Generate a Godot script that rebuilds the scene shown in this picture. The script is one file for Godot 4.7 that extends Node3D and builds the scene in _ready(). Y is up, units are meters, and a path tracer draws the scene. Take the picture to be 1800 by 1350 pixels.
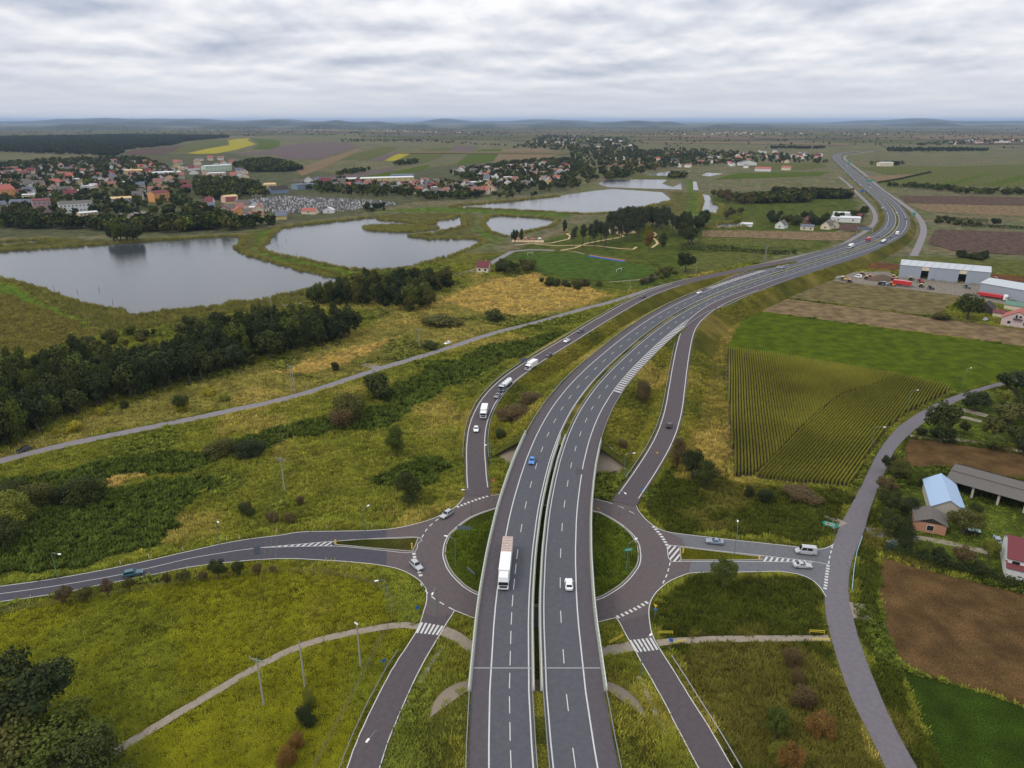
extends Node3D
# An expressway bridge over a roundabout, with ponds and a small town behind. Units are metres, y up, north is -z.
const HIGHWAY = [5.5,7,-80.4,5.2,7,-86.4,5.0,7,-92.4,4.9,7,-98.4,4.8,7,-104.4,4.9,7,-110.4,5.0,7,-116.5,5.1,7,-122.5,5.3,7,-128.5,5.6,7,-134.5,6.0,7,-140.5,6.4,7,-146.4,6.9,7,-152.4,7.5,7,-158.4,8.1,7,-164.4,8.8,7,-170.3,9.6,7,-176.3,10.5,7,-182.3,11.4,7,-188.2,12.4,7,-194.1,13.4,7,-200.0,14.6,7,-205.9,15.8,7,-211.8,17.1,7,-217.7,18.5,7,-223.5,20.0,7,-229.3,21.6,7,-235.1,23.3,7,-240.9,25.1,7,-246.6,27.1,7,-252.3,29.1,7,-258.0,31.2,7,-263.6,33.4,7,-269.2,35.7,7,-274.7,38.1,7,-280.2,40.5,7,-285.7,43.0,7,-291.2,45.6,7,-296.6,48.2,7,-302.0,50.8,7,-307.4,53.5,7,-312.8,56.2,7,-318.2,58.9,7,-323.6,61.6,7,-328.9,64.4,7,-334.2,67.2,7,-339.5,70.1,7,-344.8,73,7,-350.1,76.0,7,-355.3,79.0,7,-360.5,82.0,7,-365.7,85.2,7,-370.8,88.4,7,-375.9,91.6,7.0,-380.9,95.0,7.0,-385.9,98.3,7.0,-390.9,101.8,7.0,-395.8,105.2,7.0,-400.7,108.8,7.0,-405.6,112.4,6.9,-410.4,116.0,6.9,-415.2,119.7,6.9,-419.9,123.4,6.9,-424.6,127.2,6.9,-429.3,131.0,6.8,-434.0,134.8,6.8,-438.6,138.7,6.8,-443.2,142.6,6.7,-447.7,146.6,6.7,-452.3,150.6,6.7,-456.8,154.6,6.6,-461.2,158.6,6.6,-465.7,162.7,6.6,-470.1,166.8,6.5,-474.5,170.9,6.5,-478.9,175.0,6.5,-483.2,179.2,6.4,-487.6,183.3,6.4,-491.9,187.5,6.3,-496.2,191.7,6.3,-500.5,195.9,6.3,-504.8,200.1,6.2,-509.1,204.3,6.2,-513.4,208.6,6.2,-517.6,212.8,6.1,-521.9,217,6.1,-526.2,221.2,6.0,-530.5,225.5,6,-534.7,229.7,6.0,-539.0,233.9,5.9,-543.2,238.2,5.9,-547.5,242.4,5.8,-551.8,246.6,5.8,-556.0,250.9,5.8,-560.3,255.1,5.7,-564.6,259.3,5.7,-568.8,263.5,5.7,-573.1,267.8,5.6,-577.4,271.9,5.6,-581.7,276.1,5.5,-586,280.3,5.5,-590.3,284.5,5.5,-594.7,288.6,5.4,-599.0,292.7,5.4,-603.4,296.8,5.4,-607.8,300.9,5.3,-612.2,304.9,5.3,-616.7,308.9,5.2,-621.2,312.9,5.2,-625.7,316.8,5.1,-630.2,320.7,5.1,-634.8,324.5,5.0,-639.4,328.3,5,-644.0,332.1,5.0,-648.7,335.8,4.9,-653.5,339.5,4.9,-658.2,343.1,4.8,-663.0,346.7,4.8,-667.8,350.3,4.7,-672.6,353.8,4.7,-677.5,357.3,4.6,-682.4,360.7,4.5,-687.4,364.1,4.5,-692.3,367.4,4.4,-697.3,370.7,4.4,-702.3,374.0,4.3,-707.4,377.2,4.2,-712.5,380.4,4.2,-717.5,383.5,4.1,-722.7,386.7,4.1,-727.8,389.7,4,-732.9,392.8,3.9,-738.1,395.8,3.9,-743.3,398.8,3.8,-748.5,401.8,3.8,-753.7,404.7,3.7,-759.0,407.6,3.6,-764.2,410.5,3.6,-769.5,413.4,3.5,-774.8,416.2,3.4,-780.1,419,3.4,-785.4,421.8,3.3,-790.7,424.5,3.2,-796.1,427.2,3.2,-801.4,430.0,3.1,-806.8,432.6,3.1,-812.2,435.3,3.0,-817.5,437.9,3.0,-823.0,440.6,2.9,-828.4,443.2,2.9,-833.8,445.7,2.8,-839.2,448.3,2.7,-844.6,450.9,2.7,-850.1,453.4,2.6,-855.5,455.9,2.6,-861.0,458.4,2.5,-866.4,460.9,2.5,-871.9,463.3,2.5,-877.4,465.8,2.4,-882.9,468.2,2.4,-888.4,470.7,2.3,-893.9,473.1,2.3,-899.4,475.5,2.2,-904.9,477.9,2.2,-910.4,480.3,2.2,-915.9,482.6,2.1,-921.4,485,2.1,-926.9,487.3,2.0,-932.5,489.7,2.0,-938.0,492,2.0,-943.5,494.3,1.9,-949.1,496.6,1.9,-954.6,498.9,1.9,-960.2,501.2,1.9,-965.8,503.4,1.8,-971.3,505.7,1.8,-976.9,507.9,1.8,-982.5,510.1,1.7,-988.0,512.3,1.7,-993.6,514.5,1.7,-999.2,516.7,1.6,-1004.8,518.9,1.6,-1010.4,521.1,1.6,-1016.0,523.2,1.6,-1021.6,525.4,1.6,-1027.2,527.5,1.5,-1032.8,529.7,1.5,-1038.5,531.8,1.5,-1044.1,533.9,1.5,-1049.7,536.0,1.4,-1055.3,538.1,1.4,-1061.0,540.2,1.4,-1066.6,542.3,1.4,-1072.2,544.4,1.4,-1077.8,546.5,1.3,-1083.5,548.6,1.3,-1089.1,550.6,1.3,-1094.8,552.7,1.3,-1100.4,554.8,1.3,-1106.0,556.8,1.2,-1111.7,558.9,1.2,-1117.3,561.0,1.2,-1123.0,563.0,1.2,-1128.6,565.1,1.2,-1134.2,567.1,1.1,-1139.9,569.2,1.1,-1145.5,571.2,1.1,-1151.2,573.3,1.1,-1156.8,575.3,1.1,-1162.5,577.4,1.0,-1168.1,579.4,1.0,-1173.8,581.5,1.0,-1179.4,583.5,1.0,-1185.1,585.6,0.9,-1190.7,587.6,0.9,-1196.4,589.7,0.9,-1202.0,591.7,0.9,-1207.7,593.8,0.9,-1213.3,595.8,0.8,-1219.0,597.9,0.8,-1224.6,599.9,0.8,-1230.3,602.0,0.8,-1235.9,604.0,0.8,-1241.5,606.1,0.8,-1247.2,608.1,0.8,-1252.8,610.2,0.7,-1258.5,612.2,0.7,-1264.1,614.3,0.7,-1269.8,616.3,0.7,-1275.4,618.4,0.7,-1281.1,620.5,0.7,-1286.7,622.5,0.7,-1292.4,624.6,0.7,-1298,626.6,0.7,-1303.7,628.7,0.6,-1309.3,630.8,0.6,-1314.9,632.8,0.6,-1320.6,634.9,0.6,-1326.2,637.0,0.6,-1331.9,639.0,0.6,-1337.5,641.1,0.6,-1343.1,643.2,0.6,-1348.8,645.2,0.6,-1354.4,647.3,0.6,-1360.1,649.4,0.6,-1365.7,651.4,0.6,-1371.3,653.5,0.6,-1377.0,655.6,0.6,-1382.6,657.7,0.6,-1388.2,659.7,0.6,-1393.9,661.8,0.6,-1399.5,663.9,0.6,-1405.2,666.0,0.6,-1410.8,668.0,0.6,-1416.4,670.1,0.6,-1422.1,672.2,0.6,-1427.7,674.3,0.6,-1433.4,676.4,0.6,-1439.0,678.4,0.6,-1444.6,680.5,0.6,-1450.3,682.6,0.6,-1455.9,684.7,0.6,-1461.5,686.8,0.6,-1467.2,688.8,0.6,-1472.8,690.9,0.6,-1478.5,693.0,0.6,-1484.1,695.1,0.6,-1489.7,697.1,0.6,-1495.3,699.2,0.6,-1501.0,701.3,0.6,-1506.6,703.4,0.6,-1512.3,705.5,0.6,-1517.9,707.6,0.6,-1523.5,709.6,0.6,-1529.2,711.7,0.6,-1534.8,713.8,0.6,-1540.4,715.9,0.6,-1546.1,718.0,0.6,-1551.7,720.1,0.6,-1557.3,722.2,0.6,-1563.0,724.2,0.6,-1568.6,726.3,0.6,-1574.2,728.4,0.6,-1579.9,730.5,0.6,-1585.5,732.6,0.6,-1591.1,734.7,0.6,-1596.8,736.8,0.6,-1602.4,738.8,0.6,-1608.0,740.9,0.6,-1613.7,743.0,0.6,-1619.3,745.1,0.6,-1624.9,747.2,0.6,-1630.6,749.3,0.6,-1636.2,751.4,0.6,-1641.8,753.5,0.6,-1647.5,755.5,0.6,-1653.1,757.6,0.6,-1658.7,759.7,0.6,-1664.4,761.8,0.6,-1670.0,763.9,0.6,-1675.6,766.0,0.6,-1681.3,768.1,0.6,-1686.9,770.2,0.6,-1692.5,772.3,0.6,-1698.2,774.4,0.6,-1703.8,776.4,0.6,-1709.4,778.5,0.6,-1715.1,780.6,0.6,-1720.7,782.7,0.6,-1726.3,784.8,0.6,-1732.0,786.9,0.6,-1737.6,789.0,0.6,-1743.2,791.1,0.6,-1748.9,793.2,0.6,-1754.5,795.3,0.6,-1760.1,797.4,0.6,-1765.8,799.4,0.6,-1771.4,801.5,0.6,-1777.0,803.6,0.6,-1782.7,805.7,0.6,-1788.3,807.8,0.6,-1793.9,809.9,0.6,-1799.5,812.0,0.6,-1805.2,814.1,0.6,-1810.8,816.2,0.6,-1816.4,818.3,0.6,-1822.1,820.4,0.6,-1827.7,822.5,0.6,-1833.3,824.5,0.6,-1839.0,826.6,0.6,-1844.6,828.7,0.6,-1850.2,830.8,0.6,-1855.9,832.9,0.6,-1861.5,835,0.6,-1867.1,837.1,0.6,-1872.8,839.2,0.6,-1878.4,841.3,0.6,-1884.0,843.4,0.6,-1889.7,845.5,0.6,-1895.3,847.5,0.6,-1900.9,849.6,0.6,-1906.6,851.7,0.6,-1912.2,853.8,0.6,-1917.8,855.9,0.6,-1923.5,858.0,0.6,-1929.1,860.0,0.6,-1934.7,862.1,0.6,-1940.4,864.2,0.6,-1946.0,866.3,0.6,-1951.7,868.3,0.6,-1957.3,870.4,0.6,-1962.9,872.5,0.6,-1968.6,874.5,0.6,-1974.2,876.6,0.6,-1979.8,878.7,0.6,-1985.5,880.8,0.6,-1991.1,882.8,0.6,-1996.8,884.9,0.6,-2002.4,887.0,0.6,-2008.0,889.0,0.6,-2013.7,891.1,0.6,-2019.3,893.2,0.6,-2025.0,895.2,0.6,-2030.6,897.3,0.6,-2036.2,899.4,0.6,-2041.9,901.5,0.6,-2047.5,903.5,0.6,-2053.2,905.6,0.6,-2058.8,907.7,0.6,-2064.4,909.8,0.6,-2070.1,911.9,0.6,-2075.7,914.0,0.6,-2081.3,916.1,0.6,-2087.0,918.2,0.6,-2092.6,920.3,0.6,-2098.2,922.4,0.6,-2103.8,924.5,0.6,-2109.5,926.6,0.6,-2115.1,928.8,0.6,-2120.7,930.9,0.6,-2126.3,933.0,0.6,-2131.9,935.2,0.6,-2137.5,937.4,0.6,-2143.1,939.5,0.6,-2148.8,941.7,0.6,-2154.3,943.9,0.6,-2159.9,946.0,0.6,-2165.6,948.2,0.6,-2171.1,950.4,0.6,-2176.7,952.6,0.6,-2182.3,954.9,0.6,-2187.9,957.1,0.6,-2193.5,959.3,0.6,-2199.1,961.6,0.6,-2204.6,963.8,0.6,-2210.2,966.1,0.6,-2215.8,968.4,0.6,-2221.3,970.6,0.6,-2226.9,972.9,0.6,-2232.4,975.2,0.6,-2238.0,977.5,0.6,-2243.5,979.9,0.6,-2249.1,982.2,0.6,-2254.6,984.5,0.6,-2260.2,986.9,0.6,-2265.7,989.2,0.6,-2271.2,991.5,0.6,-2276.7,993.9,0.6,-2282.3,996.3,0.6,-2287.8,998.7,0.6,-2293.3,1001.1,0.6,-2298.8,1003.5,0.6,-2304.3,1005.9,0.6,-2309.8,1008.3,0.6,-2315.3,1010.7,0.6,-2320.8,1013.1,0.6,-2326.3,1015.6,0.6,-2331.8,1018.0,0.6,-2337.3,1020.5,0.6,-2342.8,1023.0,0.6,-2348.2,1025.4,0.6,-2353.7,1027.9,0.6,-2359.2,1030.4,0.6,-2364.7,1032.9,0.6,-2370.1,1035.5,0.6,-2375.6,1038,0.6,-2381.0,1040.5,0.6,-2386.4,1043.1,0.6,-2391.9,1045.7,0.6,-2397.3,1048.2,0.6,-2402.8,1050.8,0.6,-2408.2,1053.5,0.6,-2413.6,1056.1,0.6,-2419.0,1058.7,0.6,-2424.4,1061.4,0.6,-2429.8,1064.0,0.6,-2435.1,1066.8,0.6,-2440.5,1069.5,0.6,-2445.9,1072.2,0.6,-2451.2,1075.0,0.6,-2456.6,1077.7,0.6,-2461.9,1080.5,0.6,-2467.2,1083.4,0.6,-2472.5,1086.2,0.6,-2477.8,1089.1,0.6,-2483.1,1092,0.6,-2488.3,1094.9,0.6,-2493.6,1097.9,0.6,-2498.8,1100.9,0.6,-2504.0,1103.9,0.6,-2509.2,1107.0,0.6,-2514.3,1110.1,0.6,-2519.5,1113.2,0.6,-2524.6,1116.4,0.6,-2529.7,1119.6,0.6,-2534.8,1122.8,0.6,-2539.9,1126.1,0.6,-2544.9,1129.5,0.6,-2549.9,1132.8,0.6,-2554.9,1136.2,0.6,-2559.8,1139.7,0.6,-2564.8,1143.1,0.6,-2569.7,1146.7,0.6,-2574.5,1150.2,0.6,-2579.4,1153.8,0.6,-2584.2,1157.5,0.6,-2588.9,1161.1,0.6,-2593.7,1164.8,0.6,-2598.4,1168.6,0.6,-2603.1,1172.4,0.6,-2607.8,1176.2,0.6,-2612.4,1180.1,0.6,-2617.0,1184.0,0.6,-2621.6,1187.9,0.6,-2626.1,1191.8,0.6,-2630.7,1195.8,0.6,-2635.2,1199.8,0.6,-2639.6,1203.9,0.6,-2644.1,1208.0,0.6,-2648.5,1212.0,0.6,-2652.9,1216.2,0.6,-2657.3,1220.3,0.6,-2661.6,1224.5,0.6,-2665.9,1228.7,0.6,-2670.2,1232.9,0.6,-2674.5,1237.1,0.6,-2678.8,1241.4,0.6,-2683.0,1245.6,0.6,-2687.2,1249.9,0.6,-2691.4,1254.3,0.6,-2695.6,1258.6,0.6,-2699.8,1263.0,0.6,-2703.9,1267.3,0.6,-2708.0,1271.7,0.6,-2712.1,1276.1,0.6,-2716.2,1280.6,0.6,-2720.3,1285,0.6,-2724.3,1289.5,0.6,-2728.3,1293.9,0.6,-2732.3,1298.4,0.6,-2736.3,1303.0,0.6,-2740.3,1307.5,0.6,-2744.2,1312.0,0.6,-2748.2,1316.6,0.6,-2752.1,1321.2,0.6,-2756.0,1325.7,0.6,-2759.9,1330.3,0.6,-2763.8,1334.9,0.6,-2767.6,1339.5,0.6,-2771.5,1344.1,0.6,-2775.4,1348.7,0.6,-2779.3,1353.2,0.6,-2783.2,1357.8,0.6,-2787.1]
const RAMP_LEFT = [-10.2,0.1,-190.2,-10.6,0.1,-195.3,-11.1,0.1,-200.3,-11.5,0.1,-205.3,-11.8,0.2,-210.4,-12.2,0.3,-215.4,-12.5,0.4,-220.5,-12.7,0.6,-225.5,-12.8,0.7,-230.5,-12.8,0.9,-235.6,-12.6,1.1,-240.6,-12.2,1.3,-245.6,-11.6,1.5,-250.6,-10.8,1.7,-255.6,-9.9,1.9,-260.6,-8.7,2.1,-265.5,-7.3,2.3,-270.3,-5.7,2.5,-275.1,-3.9,2.7,-279.8,-2.0,2.9,-284.4,0.2,3.1,-289.0,2.5,3.3,-293.5,4.9,3.5,-297.9,7.3,3.7,-302.3,9.9,3.9,-306.7,12.5,4.1,-311,15.1,4.3,-315.3,17.7,4.5,-319.6,20.4,4.7,-323.9,23.0,4.8,-328.2,25.7,5.0,-332.5,28.3,5.1,-336.8,30.9,5.2,-341.2,33.4,5.4,-345.5,35.9,5.5,-349.9,38.5,5.6,-354.3,41.0,5.7,-358.6,43.6,5.8,-363.0,46.1,5.9,-367.3,48.7,6.0,-371.7,51.3,6.0,-376.0,53.9,6.1,-380.4,56.5,6.2,-384.7,59.1,6.3,-389.0,61.7,6.3,-393.4,64.3,6.4,-397.7,66.9,6.5,-402.0,69.6,6.5,-406.3,72.3,6.6,-410.6,75,6.6,-414.8,77.8,6.7,-419,80.7,6.7,-423.2,83.6,6.8,-427.3,86.6,6.8,-431.3,89.7,6.9,-435.3,93.0,6.9,-439.1,96.3,7.0,-443.0,99.7,7.0,-446.7,103.1,7,-450.4,106.6,7.0,-454,110.2,7.0,-457.6,113.8,7.0,-461.1,117.5,7.0,-464.6,121.1,7.0,-468.1,124.9,7.0,-471.5,128.6,7.0,-474.8,132.4,7,-478.2,136.2,7,-481.5,140.1,7,-484.7,144.0,7,-487.9,148.0,7,-491.0,152.0,7.0,-494.1,156,7.0,-497.2,160.0,7.0,-500.2,164.1,7,-503.3,168.1,7,-506.3,172.1,7,-509.4,176.1,7.0,-512.4,180.1,7.0,-515.5,184.2,7.0,-518.6,188.2,7.0,-521.6,192.2,7.0,-524.7,196.2,7.0,-527.8,200.2,6.9,-530.8,204.2,6.9,-533.9,208.2,6.9,-537.0,212.3,6.9,-540.0]
const RAMP_RIGHT = [33.1,0.1,-185.5,35.3,0.1,-190.0,37.5,0.1,-194.5,39.8,0.3,-198.9,42.1,0.5,-203.4,44.3,0.7,-207.8,46.5,0.9,-212.3,48.7,1.2,-216.8,50.8,1.4,-221.4,52.8,1.7,-225.9,54.7,2.0,-230.6,56.5,2.2,-235.3,58.1,2.5,-240.0,59.7,2.7,-244.7,61.2,2.9,-249.5,62.6,3.1,-254.3,64.0,3.4,-259.1,65.3,3.6,-263.9,66.6,3.8,-268.8,67.9,4,-273.6,69.2,4.2,-278.4,70.5,4.5,-283.2,71.8,4.7,-288.1,73.1,4.9,-292.9,74.5,5.1,-297.7,75.8,5.3,-302.6,77.2,5.5,-307.4,78.5,5.7,-312.2,79.9,5.8,-317.0,81.3,6.0,-321.8,82.7,6.2,-326.6,84.2,6.3,-331.4,85.6,6.5,-336.2,87.2,6.7,-340.9,88.8,6.8,-345.7,90.5,6.9,-350.4,92.3,7,-355.0,94.3,7.0,-359.6,96.4,7.1,-364.1,98.6,7.1,-368.6,100.9,7.0,-373.1,103.3,7.0,-377.5,105.7,7.0,-381.9,108.3,7.0,-386.2,110.9,7.0,-390.4,113.7,7.0,-394.6,116.5,7.0,-398.7,119.5,7.0,-402.8,122.5,7.0,-406.7,125.7,7.0,-410.6,128.8,7.0,-414.5,132.1,7.0,-418.3,135.4,7.0,-422.1,138.7,7.0,-425.8,142.1,7.0,-429.5,145.5,7.0,-433.2,148.9,7.0,-436.9,152.3,7.0,-440.5]
const WEST_ROAD = [[-132.5,-144.2,-128.6,-144.9,-124.7,-145.9,-119.8,-147.1,-115.9,-148.2,-112.1,-149.4,-108.3,-150.7,-104.5,-152.1,-99.8,-154.1,-96.2,-155.7,-92.5,-157.4,-88.9,-159.2,-85.3,-160.9,-80.8,-163.1,-77.1,-164.8,-73.3,-166.1,-69.5,-167.2,-65.6,-168.2,-60.8,-169.7,-56.8,-170.4,-52.8,-170.5,-48.8,-170.6,-44.8,-170.7,-39.8,-171.0,-35.8,-171.5,-31.8,-172.4],
	[-128.2,-138.1,-124.2,-139.1,-120.3,-140.1,-116.4,-141.1,-112.5,-142.1,-108.7,-143.2,-104.9,-144.7,-100.3,-146.7,-96.5,-148.1,-92.8,-149.5,-89.0,-151.1,-85.3,-152.7,-81.5,-154.0,-77.6,-155.0,-73.7,-155.8,-69.7,-156.4,-65.7,-157.0,-61.7,-157.4,-57.7,-157.5,-52.7,-157.2,-48.6,-156.8,-44.6,-156.4,-40.6,-155.9,-36.7,-155.2,-32.8,-154.3,-28.9,-153.0]]
const SOUTH_LEFT_ROAD = [[-20.4,-135.3,-20.9,-131.3,-22.2,-126.4,-23.4,-122.6,-24.9,-117.8,-25.8,-113.9,-26.9,-109,-27.6,-105.1,-28.4,-100.1,-28.9,-96.1,-29.3,-91.1,-29.5,-87.1],
	[-13.4,-136.5,-15.0,-131.7,-16.2,-127.8,-17.7,-123.0,-18.8,-119.1,-20.0,-114.1,-20.8,-110.2,-21.8,-105.2,-22.5,-101.2,-23.1,-96.2,-23.5,-92.1,-24.0,-87.1]]
const SOUTH_RIGHT_ROAD = [[24.3,-133.3,25.1,-129.3,25.9,-125.4,26.9,-121.5,27.8,-117.6,28.8,-113.7,29.7,-109.8,30.3,-106.8,31,-102.9,31.8,-98.9,32.6,-95,33.4,-91.0,34.1,-87.1],
	[32.3,-137.9,31.5,-133.9,31.1,-129.9,31.6,-124.8,32.6,-120.9,33.6,-116.9,34.8,-112.0,35.7,-108.0,36.7,-104.0,37.6,-100.1,38.4,-96.1,39.4,-91.1,40.2,-87.1]]
const EAST_ROAD = [[42.9,-170.3,46.8,-169.3,51.7,-168.1,56.6,-166.9,60.6,-166.1,64.6,-165.3,69.5,-164.3,74.5,-163.3,78.5,-162.4,82.4,-161.9,86.7,-164.4],
	[44.5,-151.1,48.6,-151.6,51.7,-151.7,55.8,-151.6,59.9,-151.7,63.0,-151.8,67.1,-151.9,71.1,-151.1,74.4,-148.8,75.2,-145.8,75.2,-141.7]]
const LOCAL_ROAD = [[65.1,-86.0,65.5,-90.0,65.9,-94.0,66.2,-98.0,66.5,-102.0,66.7,-106.0,67.0,-110.0,67.6,-114,68.3,-118.0,69.1,-121.9,70.0,-125.8,70.9,-129.7,71.9,-133.6,73.5,-138.3,75,-142.1,76.6,-145.7,78.3,-149.3,80.1,-152.9,82.0,-156.5,83.8,-160.0,85.8,-163.5,88.0,-166.9,90.2,-170.3,92.4,-173.6,94.7,-176.9,97.1,-180.1,99.4,-183.4,101.8,-186.7,104.1,-189.9,106.4,-193.2,108.8,-196.4,111.1,-199.7,113.3,-203.0,115.6,-206.3,117.9,-209.6,120.2,-212.9,122.5,-216.2,125.5,-220.2,127.9,-223.4,130.3,-226.6,132.9,-229.7,135.4,-232.8,138.0,-235.9,140.7,-238.9,143.4,-241.8,146.2,-244.7,149.2,-247.4,152.1,-250.1,155.1,-252.8,158.2,-255.4,161.3,-257.9,164.4,-260.5,167.5,-263.0,170.7,-265.4,173.9,-267.8,177.2,-270.1,180.6,-272.3,184.0,-274.4,187.4,-276.5,190.9,-278.5,194.4,-280.5,197.8,-282.4,202.2,-284.9,205.8,-286.8,209.3,-288.6,212.9,-290.4,216.6,-292.1,220.2,-293.8,223.9,-295.4,227.5,-297.0,231.2,-298.7,234.9,-300.3,238.5,-301.9,242.2,-303.5,245.9,-305.1],
	[70.8,-86.0,71.1,-90.0,71.4,-94.0,71.6,-98.0,71.9,-102.0,72.3,-106.0,72.8,-109.0,73.5,-112.9,74.2,-116.9,74.9,-120.8,75.8,-124.7,76.7,-128.6,77.8,-132.5,78.9,-136.3,80.1,-140.1,81.5,-143.9,82.7,-146.6,84.5,-150.2,86.4,-153.8,88.5,-157.2,90.7,-160.5,93.0,-163.8,95.3,-167.1,97.5,-170.4,99.7,-173.8,101.7,-177.2,103.8,-180.6,105.4,-183.2,107.6,-186.5,109.8,-189.8,112.1,-193.2,114.3,-196.5,116.6,-199.8,118.8,-203.1,121.1,-206.4,123.4,-209.7,125.7,-213.0,127.4,-215.4,129.7,-218.7,132.1,-221.9,134.6,-225.0,137.3,-228.0,140.0,-231.0,142.8,-233.9,145.6,-236.7,148.4,-239.6,151.3,-242.3,154.2,-245.1,156.4,-247.1,159.4,-249.8,162.4,-252.5,165.3,-255.2,168.3,-257.8,171.3,-260.4,174.4,-263.0,177.6,-265.5,180.8,-267.9,184.0,-270.2,187.3,-272.5,189.8,-274.2,193.2,-276.4,196.6,-278.5,200.0,-280.6,203.4,-282.6,207.0,-284.5,210.5,-286.3,214.2,-288.1,217.8,-289.7,221.4,-291.4,224.2,-292.6,227.9,-294.1,231.6,-295.7,235.2,-297.3,238.9,-298.9,242.6,-300.5]]
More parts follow.
